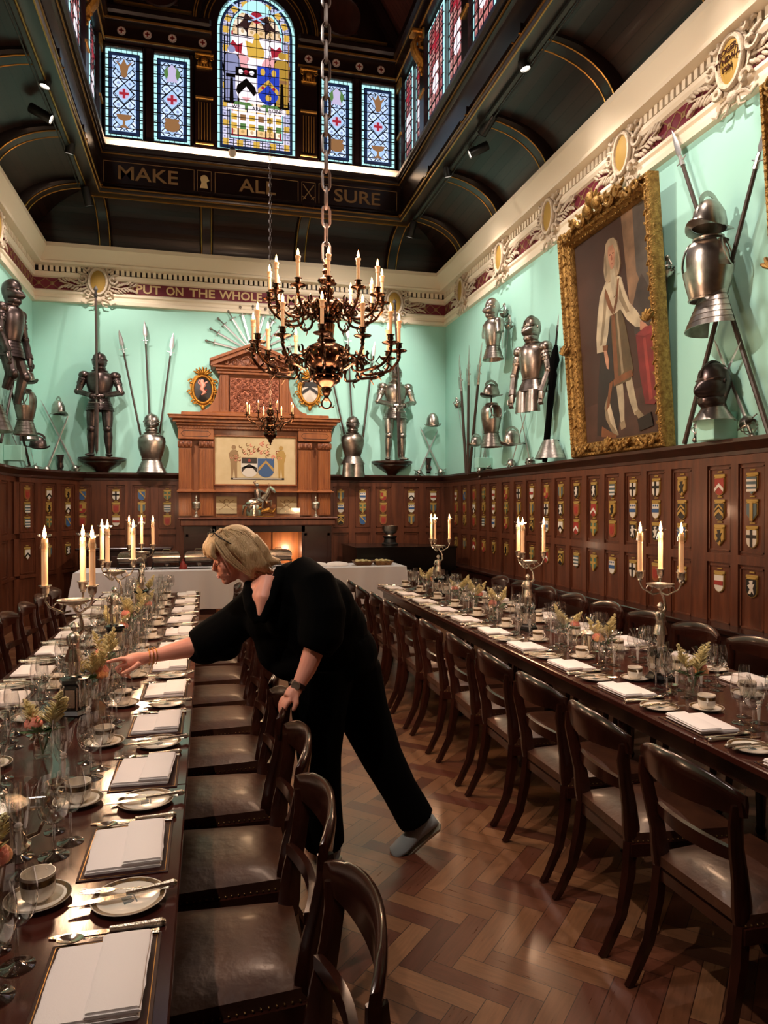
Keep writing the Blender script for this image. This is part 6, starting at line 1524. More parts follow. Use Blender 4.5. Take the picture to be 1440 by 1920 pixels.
def setting(ex, y0, rot, where, near, seed):
    rr = random.Random(seed); B = Matrix.Translation((ex, y0, TZ)) @ Matrix.Rotation(rot, 4, 'Z')
    j = lambda s=.006: rr.uniform(-s, s)
    items = [('mat', 0, .135, 0, 0), ('napkin', j(), .135+j(), .0035, j(.06)), ('knife', .178+j(.003), .14+j(), 0, j(.07)), ('spoon', .147, .13+j(), .0032, j(.05)),
      ('plate', -.255+j(), .115+j(), 0, j(.5)), ('fork', -.235, .12, .012, -.12+j(.12)), ('butter', -.26, .12, .014, .12+j(.1)),
      ('saucer', -.2+j(.01), .31+j(.01), 0, j()), ('cup', None, None, .0055, rr.uniform(-1, 2)),
      ('g1', .0+j(.01), .31+j(.01), 0, 0), ('g2', .09+j(.01), .30+j(.01), 0, 0), ('g3', .02+j(.01), .395+j(.01), 0, 0), ('g4', .16+j(.01), .35+j(.01), 0, 0), ('g5', -.07+j(.01), .39+j(.01), 0, 0)]
    sx, sy = 0, 0
    for key, x, y, z, rz in items:
        if key == 'saucer': sx, sy = x, y
        if key == 'cup': x, y = sx, sy
        p = B @ Vector((x, y, z)); lb = '%s, %s, %s' % (DE[key], near, where)
        if key in used: o = dup(PROT[key], p, rot+rz, lb)
        else: o = PROT[key]; used.add(key); o.location = p; o.rotation_euler = (0,0,rot+rz); o['label'] = lb
        o['group'] = GR[key]
for k, y in enumerate(SEAT):
    nr = ORD[k] + ' place from near'
    setting(TLX1, y, PI/2, 'aisle side of left table', nr, k)
    setting(TRX0, y, -PI/2, 'aisle side of right table', nr, 100+k)
    if k > 0:
        setting(TLX0, y, -PI/2, 'wall side of left table', ORD[11-k] + ' place from far end', 200+k)
        setting(TRX1, y, PI/2, 'wall side of right table', ORD[11-k] + ' place from far end', 300+k)

# ================================================================ candelabra
CLX, CRX = (TLX0+TLX1)/2, 2.26
def mk_candelabrum():
    r = thing('candelabrum', '', 'candelabrum'); 
    e = MB(); e.lathe([(.072,0),(.072,.02),(.06,.03),(.056,.035),(.05,.14),(.056,.145),(.062,.15),(.062,.165),(.04,.17),(0,.17)], 6); e.build('pedestal', M['blackpaint'], r, 20)
    e = MB()
    for i in range(6):
        a = PI/6+i*PI/3; e.box(-.02,.02,-.002,.002,.05,.125, Matrix.Rotation(a-PI/2, 4, 'Z') @ T0(0,.0485,0,0)); e.box(-.003,.003,-.003,.003,.04,.135, Matrix.Rotation(a-PI/2+PI/6, 4, 'Z') @ T0(0,.055,0))
    e.build('silver_plaque', M['silver_rough'], r)
    e = MB(); z = .17                          # knight figure holding up the branches
    for s in (-1, 1): e.tube([(s*.016,.0,z+.005),(s*.018,-.004,z+.055),(s*.012,0,z+.105)], [.009,.011,.015], 8); e.ell((s*.017,-.012,z+.006), (.009,.018,.006), 8, 4)
    e.tube([(0,0,z+.1),(0,-.002,z+.135),(0,0,z+.175),(0,0,z+.19)], [.024,.022,.028,.012], 10); e.ell((0,-.003,z+.21), (.014,.016,.018)); e.open_lathe([(.021,.0),(.016,.006),(.012,.014),(.001,.02)], 10, T0(0,-.003,z+.215))
    e.lathe([(.036,-.05),(.03,-.02),(.024,0)], 10, T0(0,0,z+.12))
    e.tube([(.026,0,z+.178),(.045,-.004,z+.195),(.04,-.002,z+.235),(.028,0,z+.27)], [.010,.009,.007,.007], 7); e.tube([(-.026,0,z+.178),(-.04,-.012,z+.145),(-.016,-.028,z+.14)], [.010,.008,.006], 7)
    e.tube([(-.03,-.03,z+.02),(-.03,-.03,z+.16)], .003, 5); e.build('knight_figure', M['silver_rough'], r, 60)
    e = MB(); zt = .46; e.tube([(.028,0,z+.26),(.012,0,.45),(0,0,.47)], .007, 7)
    e.lathe([(.0,.47),(.014,.468),(.02,.476),(.05,.482),(.068,.492),(.07,.5),(.064,.5),(.05,.49),(0,.484)], 22); e.build('pierced_dish', M['silver_rough'], r)
    for i in range(3):
        a = i*2*PI/3+.5; c_, s_ = math.cos(a), math.sin(a); e = MB()
        e.tube([(R_*c_, R_*s_, z_) for R_, z_ in ((.01,.452),(.04,.445),(.07,.462),(.095,.475),(.11,.5),(.112,.52))], [.005,.005,.0045,.0045,.0045,.006], 7)
        e.tube([((.06+.018*math.cos(t))*c_, (.06+.018*math.cos(t))*s_, .475+.016*math.sin(t)) for t in [q*.6 for q in range(8)]], .003, 5)
        e.lathe([(.004,.515),(.012,.52),(.01,.526),(.017,.535),(.019,.56),(.024,.563),(.026,.567),(.014,.567),(0,.556)], 16, T0(.112*c_, .112*s_, 0)); e.build('branch', M['silver_rough'], r, 50)
    return r
def mk_candle():
    r = thing('lit_candle', '', 'candle'); e = MB(); e.lathe([(.0,0),(.0125,0),(.0125,.2),(.011,.205),(0,.203)], 14); e.build('wax_stick', M['wax'], r)
    e = MB(); e.open_lathe([(.013,.16),(.0135,.19),(.02,.165),(.0145,.2),(.013,.208),(.02,.214),(.028,.218),(.0285,.223),(.02,.219),(.0115,.213)], 16); e.tube([(.0145*math.cos(t),.0145*math.sin(t),.155) for t in [2*PI*q/12 for q in range(12)]], .0015, 5, None, None, 1, True); e.build('glass_follower', M['glass'], r)
    e = MB(); e.lathe([(0,.205),(.005,.21),(.008,.22),(.0065,.233),(.003,.249),(0,.262)], 10); e.build('flame', M['flame'], r); return r
CD0, KD0 = mk_candelabrum(), mk_candle(); ff = [1, 1]
KL = ['first', 'second', 'third']
def candelabrum(x, y, rot, nm):
    o = CD0 if ff[0] else dup(CD0, (x,y,TZ), rot); ff[0] = 0; o.location = (x,y,TZ); o.rotation_euler = (0,0,rot)
    o['label'] = 'silver knight candelabrum with black pedestal, ' + nm; o['group'] = 'silver candelabra on the tables'
    for i in range(3):
        a = i*2*PI/3+.5+rot; p = (x+.112*math.cos(a), y+.112*math.sin(a), TZ+.5565)
        q = KD0 if ff[1] else dup(KD0, p, 0); ff[1] = 0; q.location = p
        q['label'] = '%s lit candle of the candelabrum %s' % (['right','back','left'][i] if 0 else KL[sorted(range(3), key=lambda k: math.cos(k*2*PI/3+.5+rot)).index(i)] + ' from left', nm); q['group'] = 'lit table candles'
    lamp('POINT', (x, y, TZ+.84), 8.0, (1, .60, .36), None, .06)
for x, ys, s in ((CLX, (3.27, 4.65, 6.5), 'left'), (CRX, (3.22, 4.78, 6.85), 'right')):
    for i, y in enumerate(ys): candelabrum(x, y, ((.89, -.21, 1.13) if s == 'left' else (.46, -.77, -.62))[i], '%s on the %s table' % (['nearest', 'middle', 'farthest'][i], s))

# ================================================================ posies, tankards, salts
def mk_posy(seed):
    rr = random.Random(seed); r = thing('flower_posy', '', 'flowers')
    e = MB(); e.lathe([(0,.002),(.026,.002),(.028,0),(.032,.01),(.03,.06),(.02,.078),(.026,.09),(.0245,.09),(.0185,.078),(.0285,.06),(.03,.012),(0,.006)], 18); e.build('glass_vase', M['glass'], r, 50)
    st = MB(); lf = MB(); pl = MB(); rs_ = MB(); pc = MB()
    for i in range(4):
        a = rr.uniform(0, 6.28); t = rr.uniform(.15, .55); d = Vector((math.sin(t)*math.cos(a), math.sin(t)*math.sin(a), math.cos(t))); L_ = rr.uniform(.13, .2)
        b = Vector((0,0,.05)); m_ = b + d*L_*.5; st.tube([b+Vector((0,0,-.04)), m_, b+d*L_], .0018, 5)
        tip = b+d*L_*1.25; n = 22
        for k in range(n):
            f_ = k/n; p = m_.lerp(tip, f_); ln = .05*(1-f_)+.008
            for q in range(3):
                b2 = rr.uniform(0, 6.28); o2 = Vector((math.cos(b2), math.sin(b2), .9)).normalized()
                pl.tube([p, p+o2*ln*.6, p+o2*ln+Vector((0,0,-.003))], [.0028,.0032,.0008], 4)
        pl.tube([m_, tip], [.002,.001], 4)
    for i in range(rr.choice((1, 2, 2))):
        a = rr.uniform(0, 6.28); c = Vector((.045*math.cos(a), .045*math.sin(a), .125+rr.uniform(-.01,.02))); tgt = rs_ if i == 0 else pc
        st.tube([(0,0,.02), c], .002, 5); tgt.ell(tuple(c), (.016,.016,.016), 8, 6)
        for ring, (n, R_, zz) in enumerate(((5,.014,.006),(7,.021,.0),(8,.026,-.008))):
            for k in range(n):
                b2 = 2*PI*k/n+ring; tgt.ell((0,0,0), (.011,.006,.014), 7, 5, Matrix.Translation(c) @ Matrix.Rotation(b2, 4, 'Z') @ Tm((R_,0,zz), (0,.5+ring*.3,PI/2)))
    for i in range(12):
        a = rr.uniform(0, 6.28); el = rr.uniform(-.1, .8); b = Vector((.012*math.cos(a), .012*math.sin(a), .09)); d = Vector((math.cos(a)*math.cos(el), math.sin(a)*math.cos(el), math.sin(el))); s_ = d.cross(Vector((0,0,1))).normalized(); L_ = rr.uniform(.045,.075)
        up = s_.cross(d)*.004
        P = [b, b+d*L_*.3+s_*.011, b+d*L_*.7+s_*.009, b+d*L_, b+d*L_*.7-s_*.009, b+d*L_*.3-s_*.011]; lf.add(P+[p+up for p in P], [tuple(range(6)), tuple(reversed(range(6,12)))]+[(i_, 6+i_, 6+(i_+1)%6, (i_+1)%6) for i_ in range(6)])
    st.build('stems', M['leaf'], r); lf.build('leaves', M['leaf'], r, 0); pl.build('astilbe_plume', M['plume'], r); rs_.build('rose', M['rose'], r)
    if pc.v: pc.build('rose', M['peach'], r)
    return r
PZ = [mk_posy(s) for s in (3, 8, 21)]; pu = set()
def posy(i, x, y, lb):
    k = i % 3
    if k in pu: o = dup(PZ[k], (x,y,TZ), i*1.1)
    else: pu.add(k); o = PZ[k]; o.location = (x,y,TZ); o.rotation_euler = (0,0,i*1.1)
    o['label'] = 'cream plumes and roses in a glass vase, ' + lb; o['group'] = 'flower posies on the tables'
for i, y in enumerate((1.75, 2.77, 3.55, 4.0, 4.95, 5.4, 5.95, 7.1)): posy(i, CLX+(.05, -.02, .03)[i % 3], y, '%s from the near end, left table' % ORD[i])
for i, y in enumerate((1.9, 2.94, 3.78, 4.3, 5.3, 5.9, 6.4, 7.2)): posy(i+1, CRX+(.06, -.02, .02)[i % 3], y, '%s from the near end, right table' % ORD[i])
def mk_tankard():
    r = thing('silver_tankard', '', 'tankard'); e = MB()
    e.lathe([(0,.002),(.062,.002),(.066,0),(.066,.006),(.058,.012),(.056,.02),(.055,.1),(.058,.108),(.06,.112),(.055,.112),(.052,.1),(.052,.02),(0,.016)], 26); e.build('body', M['silver'], r)
    e = MB(); e.lathe([(.062,.112),(.062,.116),(.045,.128),(.02,.134),(.006,.138),(.011,.148),(0,.156)], 24); e.build('lid', M['silver_rough'], r)
    e = MB(); e.tube([(.055,0,.1),(.09,0,.1),(.1,0,.07),(.085,0,.035),(.058,0,.025)], [.006,.005,.005,.005,.006], 7); e.build('handle', M['silver'], r); return r
tk = mk_tankard()
for i, (x, y, lb) in enumerate(((-.52, 2.05, 'near end of the left table'), (-.52, 4.15, 'middle of the left table'), (2.3, 3.98, 'middle of the right table'), (2.33, 5.55, 'far half of the right table'))):
    o = tk if i == 0 else dup(tk, (x,y,TZ), 1.2+i); o.location = (x,y,TZ); o['label'] = 'lidded silver tankard at the ' + lb; o['group'] = 'silver tankards'
def mk_salt():
    r = thing('salt_cellar', '', 'salt cellar'); e = MB(); e.lathe([(0,0),(.026,0),(.024,.006),(.012,.012),(.014,.018),(.028,.026),(.03,.04),(.027,.04),(.022,.028),(0,.024)], 18); e.build('bowl', M['silver'], r); return r
sl0 = mk_salt(); ii = 0
for x, s in ((CLX, 'left'), (CRX, 'right')):
    for k, y in enumerate((2.4, 3.0, 3.8, 4.4, 5.7, 6.2)):
        o = sl0 if ii == 0 else dup(sl0, (0,0,0)); ii += 1; o.location = (x+.09*(-1)**k, y, TZ); o['label'] = 'small silver salt cellar, %s from the near end, %s table' % (ORD[k], s); o['group'] = 'silver salt cellars'
# ================================================================ brass chandeliers
def chandelier(loc, zc, label, R1, R2, n, flz1, flz2, big):
    # loc: x, y ; heights given in room coordinates
    r = thing('chandelier', label, 'chandelier', (loc[0], loc[1], 0)); m = M['brass']
    e = MB(); e.lathe(zc, 28)
    for z, rr_, cnt in (((2.47, .09, 10), (2.6, .138, 12), (2.845, .078, 10), (2.99, .034, 8)) if big else ((2.52,.06,8),(2.62,.03,8))):
        for i in range(cnt): a = 2*PI*i/cnt; e.ell((rr_*math.cos(a), rr_*math.sin(a), z), (.016,.016,.024), 7, 5)
    e.build('baluster_stem', m, r, 50)
    def arms(R, fz, n, ph, zroot, k, cn, r0=.1):
        za = fz-.165*k-.05*k      # drip pan height
        drop = .12*k
        for i in range(n):
            a = ph + 2*PI*i/n; T = T0(0,0,0,a)
            arm = MB(); pts = [(r0*.8,0,zroot), (r0+.05*k,0,zroot+.05*k), (r0+.10*k,0,zroot+.02*k), (r0+.11*k,0,zroot-.05*k), (r0+(R-r0)*.55,0,za-drop-.02*k), (R-.06*k,0,za-drop), (R,0,za-.05*k), (R,0,za-.01)]
            P = []
            for j in range(len(pts)-1):
                for q in range(4):
                    t = q/4; p0 = Vector(pts[max(j-1,0)]); p1 = Vector(pts[j]); p2 = Vector(pts[j+1]); p3 = Vector(pts[min(j+2,len(pts)-1)])
                    P.append(.5*((2*p1)+(p2-p0)*t+(2*p0-5*p1+4*p2-p3)*t*t+(3*p1-3*p2+p3-p0)*t**3))
            P.append(Vector(pts[-1])); arm.tube(P, [.009*k if j % 9 else .014*k for j in range(len(P))], 7, T)
            arm.tube([(r0+.09*k+.045*k*math.cos(t)*(1-t/9), 0, za-drop+.04*k+.045*k*math.sin(t)*(1-t/9)) for t in [q*.6 for q in range(10)]], .007*k, 5, T)
            arm.tube([(r0+.16*k+.03*k*math.cos(t+2)*(1-t/9), 0, za-drop+.085*k+.03*k*math.sin(t+2)*(1-t/9)) for t in [q*.6 for q in range(9)]], .006*k, 5, T); arm.tube([(R-.03*k,0,za-drop+.01*k),(R-.075*k,0,za-drop+.05*k),(R-.1*k,0,za-drop+.02*k),(R-.08*k,0,za-drop+.005*k)], [.006*k,.006*k,.005*k,.003*k], 5, T)
            arm.tube([(R-.1*k, 0, za-drop+.0), (R-.13*k, 0, za-drop-.035*k), (R-.11*k,0,za-drop-.06*k)], [.007*k,.006*k,.003*k], 5, T)
            arm.lathe([(.006*k,-.05*k),(.013*k,-.04*k),(.007*k,-.02*k),(.02*k,-.005*k),(.048*k,.0),(.052*k,.006*k),(.03*k,.004*k),(.012*k,.008*k),(.01*k,.018*k),(.019*k,.024*k),(.017*k,.046*k),(.026*k,.05*k),(.014*k,.05*k),(0,.044*k)], 16, T @ T0(R, 0, za))
            arm.build('arm', m, r, 50)
            c = MB(); c.lathe([(.0,0),(.0105*k,0),(.0105*k,.14*k),(.012*k,.142*k),(0,.143*k)], 10, T @ T0(R, 0, za+.046*k))
            c.lathe([(.011*k,.1*k),(.015*k,.105*k),(.013*k,.125*k),(.019*k,.14*k),(.013*k,.146*k)], 10, T @ T0(R, 0, za+.046*k)); cb = c.build('candle', M['wax'], r)
            c = MB(); c.lathe([(0,.143*k),(.006*k,.15*k),(.0085*k,.16*k),(.006*k,.175*k),(0,.195*k)], 8, T @ T0(R, 0, za+.046*k)); c.build('flame', M['flame'], cb)
    if big:
        arms(R1, flz1, n, math.radians(3.8)+math.radians(-90+YAW*57.3), 2.52, 1, 'lower', .12); arms(R2, flz2, n, math.radians(9)+math.radians(-90+YAW*57.3), 2.86, .92, 'upper', .07)
    else: arms(R1, flz1, n, .2, 2.56, .62, 'single', .06)
    return r
pb = [(.0,2.30),(.012,2.305),(.02,2.315),(.014,2.33),(.022,2.345),(.035,2.375),(.03,2.385),(.05,2.40),(.085,2.425),(.088,2.44),(.075,2.45),(.09,2.46),(.075,2.475),(.05,2.485),(.09,2.50),(.125,2.53),(.14,2.565),(.138,2.6),(.12,2.635),(.085,2.655),(.05,2.67),(.06,2.68),(.045,2.70),(.05,2.75),(.055,2.78),(.04,2.79),(.06,2.80),(.065,2.81),(.05,2.82),(.075,2.84),(.095,2.87),(.09,2.9),(.065,2.92),(.04,2.935),(.05,2.95),(.035,2.96),(.03,3.0),(.04,3.03),(.055,3.05),(.052,3.06),(.03,3.07),(.018,3.09),(.028,3.11),(.014,3.13),(.02,3.15),(.01,3.165),(.008,3.19),(0,3.195)]
BCH = (XM, 4.43)
ch = chandelier(BCH, pb, 'large two-tier brass chandelier with lit candles hanging over the aisle', .454, .35, 12, 2.83, 3.12, True)
e = MB(); e.tube([(.03*math.cos(t), 0, 2.285+.03*math.sin(t)) for t in [2*PI*i/16 for i in range(16)]], .006, 6, None, None, 1, True)
for s in (-1, 1): e.tube([(s*.02,0,2.27),(s*.045,0,2.265),(s*.05,0,2.28)], .004, 5)
e.build('drop_ring', M['brass'], ch)
ps = [(0,2.36),(.012,2.37),(.008,2.385),(.03,2.41),(.022,2.42),(.05,2.445),(.075,2.475),(.078,2.5),(.06,2.52),(.035,2.53),(.055,2.55),(.06,2.575),(.04,2.6),(.02,2.61),(.035,2.64),(.055,2.665),(.055,2.69),(.03,2.71),(.04,2.73),(.045,2.76),(.025,2.79),(.012,2.81),(.018,2.83),(.007,2.85),(0,2.87)]
SCH = (XM, 8.5)
ch2 = chandelier(SCH, ps, 'small single-tier brass chandelier with lit candles near the overmantel', .28, 0, 8, 2.84, 0, False)
def chain(c, z0, z1, link, wire, label):
    r = thing('chain', label, 'chain', (c[0], c[1], z0), 0, 'hanging chandelier chains')
    lm = None; n = int((z1-z0)/(link*1.5)); pitch = (z1-z0)/n
    e = MB()
    for i in range(n):
        T = T0(0, 0, pitch*(i+.5), (i % 2)*PI/2)
        P = [(link*.32*math.cos(t), 0, link*.5*math.sin(t)+(link*.38 if math.sin(t) > 0 else -link*.38)) for t in [2*PI*q/12+.26 for q in range(12)]]
        e.tube(P, wire, 5, T, None, 1, True)
    e.build('chain_links', M['shaft'], r); return r
chain(BCH, 3.17, 10.2, .075, .009, 'heavy dark chain of the large chandelier'); chain(SCH, 2.85, 10.2, .035, .0035, 'slender dark chain of the small chandelier')
lamp('POINT', (BCH[0], BCH[1], 3.3), 60, (1, .68, .48), None, .25); lamp('POINT', (BCH[0]+.0, BCH[1], 2.2), 30, (1, .62, .40), None, .25); lamp('POINT', (SCH[0], SCH[1]-.0, 2.98), 30, (1, .6, .32), None, .2)

# ================================================================ buffet
BZ = .80
def buffet(x0, x1, y0, y1, label, lc, seed):
    r = thing('trestle_table', 'folding trestle table under the %s white cloth of the buffet' % lc, 'table', ((x0+x1)/2, (y0+y1)/2, 0), 0, 'buffet trestle tables'); w, d = (x1-x0)/2, (y1-y0)/2
    e = MB(); e.box(-w+.02, w-.02, -d+.02, d-.02, BZ-.03, BZ-.004); e.build('board', M['table_dark'], r)
    for sx in (-1, 1):
        for sy in (-1, 1): e = MB(); e.tube([(sx*(w-.15), sy*(d-.1), 0), (sx*(w-.15), sy*(d-.1), BZ-.03)], .014, 8); e.build('leg', M['iron'], r)
    c = MB(); rr = random.Random(seed); P = []
    per = [(-w,-d)]; 
    def edge(a, b, n): return [(a[0]+(b[0]-a[0])*i/n, a[1]+(b[1]-a[1])*i/n) for i in range(n)]
    ring = edge((-w,-d),(w,-d),60)+edge((w,-d),(w,d),20)+edge((w,d),(-w,d),60)+edge((-w,d),(-w,-d),20)
    N = len(ring); ph = [rr.uniform(0,6.28) for _ in range(3)]; secs = []
    for lv in range(8):
        t = lv/7; z = BZ+.002 - .50*t; sec = []
        for i, (x, y) in enumerate(ring):
            q = i/N*2*PI; nx = (1 if x > w-.001 else -1 if x < -w+.001 else 0); ny = (1 if y > d-.001 else -1 if y < -d+.001 else 0)
            cr = .5 if nx and ny else 0
            o = (.012 + .03*t + t*.02*math.sin(q*13+ph[0]) + t*.014*math.sin(q*29+ph[1])) + cr*t*.1
            sec.append((x+nx*o, y+ny*o, z - (.0 if lv else 0)))
        secs.append(sec)
    c.loft(secs, True, False); n0 = len(c.v); c.add([secs[0][i] for i in range(N)], [tuple(range(N))])
    weld(c); o = c.build('tablecloth', M['cloth'], None, 60); o.location = r.location; tag(o, label, 'tablecloth', 'white buffet tablecloths')
    return r
buffet(-1.62, .58, 9.62, 10.35, 'long white tablecloth on the left half of the buffet', 'left', 1); buffet(.70, 2.69, 9.62, 10.35, 'long white tablecloth on the right half of the buffet', 'right', 2)
def mk_chafing():
    r = thing('chafing_dish', '', 'chafing dish'); e = MB()
    for sx in (-1, 1):
        for sy in (-1, 1): e.tube([(sx*.19, sy*.11, 0), (sx*.16, sy*.1, .11)], .006, 6)
    e.box(-.18,.18,-.115,-.105,.1,.11); e.box(-.18,.18,.105,.115,.1,.11); e.box(-.17,.17,-.1,.1,.03,.036); e.build('stand', M['iron'], r)
    e = MB(); e.box(-.17,.17,-.11,.11,.09,.155,None,.012); e.box(-.18,.18,-.12,.12,.15,.16,None,.004); e.build('water_pan', M['steel'], r)
    e = MB(); e.loft([[(-a,-b,z),(a,-b,z),(a,b,z),(-a,b,z)] for a,b,z in ((.175,.115,.16),(.172,.112,.2),(.15,.095,.23),(.1,.06,.24))]); e.tube([(-.04,-.1,.205),(-.04,-.13,.215),(.04,-.13,.215),(.04,-.1,.205)], .005, 6); e.tube([(-.05,0,.24),(-.04,0,.262),(.04,0,.262),(.05,0,.24)], .005, 6); e.build('roll_lid', M['silver'], r)
    e = MB(); e.lathe([(.035,.036),(.035,.07),(.02,.075),(0,.075)], 12); e.build('burner', M['steel'], r); return r
cd = mk_chafing()
for i, (u, lb) in enumerate(((248, 'leftmost on the buffet'), (312, 'second from the left on the buffet'), (372, 'third from the left on the buffet'), (522, 'behind the woman on the buffet'))):
    p = onY(u, 1060, 9.98); o = cd if i == 0 else dup(cd, (p.x, 9.98, BZ+.003)); o.location = (p.x, 9.98, BZ+.003); o['label'] = 'silver chafing dish, ' + lb; o['group'] = 'chafing dishes'
p = onY(343, 1055, 9.9); o = MB().lathe([(0,0),(.05,.0),(.055,.02),(.045,.06),(.03,.09),(.012,.11),(.015,.13),(0,.135)], 16).build('red_bell', M['red'], None); o.location = (p.x, 9.9, BZ+.003); tag(o, 'small red cloth bundle between chafing dishes', 'bundle'); o.name = 'red_bundle'
for i, (u, col) in enumerate(((680, '#7c522e'), (717, '#a87c4a'))):
    p = onY(u, 1055, 9.95); r = thing('bread_basket', 'shallow wicker basket of rolls, %s of the two on the buffet' % ['left', 'right'][i], 'basket', (p.x, 9.95, BZ+.003), 0, 'bread baskets')
    e = MB(); e.loft([[(-a,-b,z),(a,-b,z),(a,b,z),(-a,b,z)] for a,b,z in ((.1,.08,0),(.135,.11,.055),(.14,.115,.06),(.13,.105,.055),(.1,.08,.01))]); e.build('wicker_tray', mat('wicker_%d' % i, col, .7, var='#4c3018', vs=60, bump=.8, bs=80), r)
    rr = random.Random(i)
    for k in range(9):
        b = MB().ell((0,0,0), (.032,.026,.02), 10, 6).build('bread_roll', M['plume'], None); b.location = (p.x-.08+.04*(k % 5), 9.95-.04+.06*(k//5)+rr.uniform(-.01,.01), BZ+.058+.01*(k % 2)); tag(b, 'pale bread roll in the %s basket on the buffet' % ['left', 'right'][i], 'bread', 'bread rolls in the %s basket' % ['left', 'right'][i])
for i, u in enumerate((592, 632)):
    p = onY(u, 1058, 9.95); e = MB(); n = 26; rr = random.Random(i+5)
    S = [[((R_+.008*math.sin(a*7+i)*(R_ > .1))*math.cos(a), (R_*.75+.006*math.sin(a*5))*math.sin(a), z+.004*math.sin(a*6+lv)) for a in [2*PI*k/n for k in range(n)]] for lv, (R_, z) in enumerate(((.17,.003),(.165,.02),(.13,.04),(.07,.052),(.01,.055)))]
    e.loft(S); o = e.build('linen_cover', M['linen'], None, 60); o.location = (p.x, 9.95, BZ+.003); tag(o, 'white linen cover over a dish, %s of the two on the buffet' % ['left', 'right'][i], 'cloth', 'covered dishes')
p = onY(490, 1030, 11.3)
r = thing('coffee_urn', 'dark kettle-shaped urn with brass spout before the hearth', 'urn', (onY(488,1030,10.2).x, 10.2, BZ+.003))
e = MB(); e.lathe([(.05,0),(.06,.01),(.03,.03),(.05,.06),(.085,.12),(.08,.17),(.05,.21),(.02,.23),(.014,.26),(.02,.28),(0,.3)], 18); e.build('body', M['steel_dark'], r); e = MB(); e.tube([(.07,0,.1),(.12,0,.12),(.15,0,.2)], [.014,.012,.008], 7); e.tube([(-.05,0,.2),(-.12,0,.2),(-.12,0,.1),(-.07,0,.08)], .007, 6); e.build('spout_and_handle', M['brass_lt'], r)
# piano in the right corner, dark sideboard on the left
PXY = (3.0, 10.9)
r = thing('grand_piano', 'closed black grand piano in the far right corner', 'piano', (PXY[0], PXY[1], 0))
out = [(-.85,-.55),(.7,-.55),(.74,-.3),(.66,.0),(.35,.2),(.1,.5),(-.3,.62),(-.85,.62)]
def slabxy(e, P, z0, z1): n = len(P); e.add([(x,y,z0) for x,y in P]+[(x,y,z1) for x,y in P], [tuple(reversed(range(n))), tuple(range(n,2*n))]+[(i,(i+1)%n,n+(i+1)%n,n+i) for i in range(n)])
e = MB(); slabxy(e, out, .66, 1.0); e.build('case', M['blackpaint'], r); e = MB(); slabxy(e, [(x*1.02,y*1.02) for x,y in out], 1.003, 1.03); e.build('lid', M['blackpaint'], r)
for x, y in ((-.7,-.4),(.6,-.4),(-.5,.45)): e = MB(); e.lathe([(.03,0),(.04,.1),(.06,.5),(.07,.66)], 8, T0(x,y,0)); e.build('leg', M['blackpaint'], r)
c = onY(731, 1020, 10.9); r = thing('silver_bowl', 'engraved silver rose bowl on a dark stand on top of the piano', 'bowl', (c.x, 10.9, 1.034))
e = MB(); e.lathe([(.13,0),(.13,.02),(.1,.04),(.09,.1),(.11,.12),(.11,.14),(0,.14)], 18); e.build('wooden_stand', M['sable'], r); e = MB(); e.lathe([(.06,.14),(.05,.16),(.1,.19),(.125,.24),(.13,.29),(.135,.3),(.125,.3),(.12,.24),(.06,.18),(0,.17)], 24); e.build('bowl', M['silver_rough'], r)
r = thing('sideboard', 'low dark sideboard behind the left end of the buffet', 'sideboard', (-1.16, 11.15, 0)); e = MB(); e.box(-.62,.62,-.25,.25,.0,1.0,None,.01); e.box(-.66,.66,-.28,.27,1.0,1.04,None,.01); e.build('case', M['table_dark'], r)
for x in (-.4, 0, .4):
    e = MB(); e.box(x-.18,x+.18,-.262,-.25,.15,.92,None,.004); d = e.build('door', M['panel_dark'], r); e = MB(); e.ell((x+.14,-.272,.55), .012); e.build('knob', M['brass_lt'], d)
# ================================================================ the woman
def wp(u, v, Y): return onY(u, v, Y)
def remesh(o, vox, sm=6, f=.6):
    m = o.modifiers.new('fuse', 'REMESH'); m.mode = 'VOXEL'; m.voxel_size = vox; m.use_smooth_shade = True
    if sm: s = o.modifiers.new('smooth', 'SMOOTH'); s.iterations = sm; s.factor = f
    return o
wo = thing('person', 'blonde woman in black blouse and trousers leaning across the left table', 'person', (.6, 3.25, 0))
PO = Matrix.Translation((-.6, -3.25, 0))
def W(u, v, Y): return PO @ wp(u, v, Y)
# head frame: local -x is forward (face), z up
hc = W(435, 1045, 3.17)
HT = Matrix.Translation(hc) @ Matrix.Rotation(math.radians(14), 4, 'Z') @ Matrix.Rotation(math.radians(-20), 4, 'Y')
HS = Matrix.Diagonal((.89, .9, .88, 1)); HT = HT @ HS
def limb(e, P, R, seg=12): e.tube(P, R, seg)
def finger(e, P, r): e.tube([Vector(p) for p in P], r, 8); e.ell(tuple(P[-1]), r[-1], 8, 6)
b = MB()
b.ell((.012,0,.02), (.098,.076,.105), 20, 12, HT); b.ell((-.035,0,-.045), (.058,.056,.07), 18, 10, HT); b.ell((-.062,0,-.095), (.026,.03,.022), 12, 8, HT)
b.ell((-.066,0,.035), (.026,.05,.026), 14, 8, HT); b.tube([(-.086,0,.01),(-.098,0,-.01),(-.106,0,-.027)], [.0075,.009,.0095], 10, HT); b.ell((-.094,0,-.031), (.012,.0145,.0075), 10, 6, HT); b.ell((-.072,0,-.055), (.024,.036,.028), 14, 8, HT)
for s in (-1, 1): b.ell((-.052,s*.034,-.022), (.033,.026,.034), 14, 8, HT); b.ell((-.076,s*.03,.006), (.012,.016,.009), 10, 6, HT)
b.ell((-.0885,0,-.064), (.009,.02,.012), 10, 6, HT); b.ell((.0,0,-.055), (.06,.05,.05), 14, 8, HT)
n1 = HT @ Vector((.03,0,-.05)); nb = W(508, 1098, 3.19)
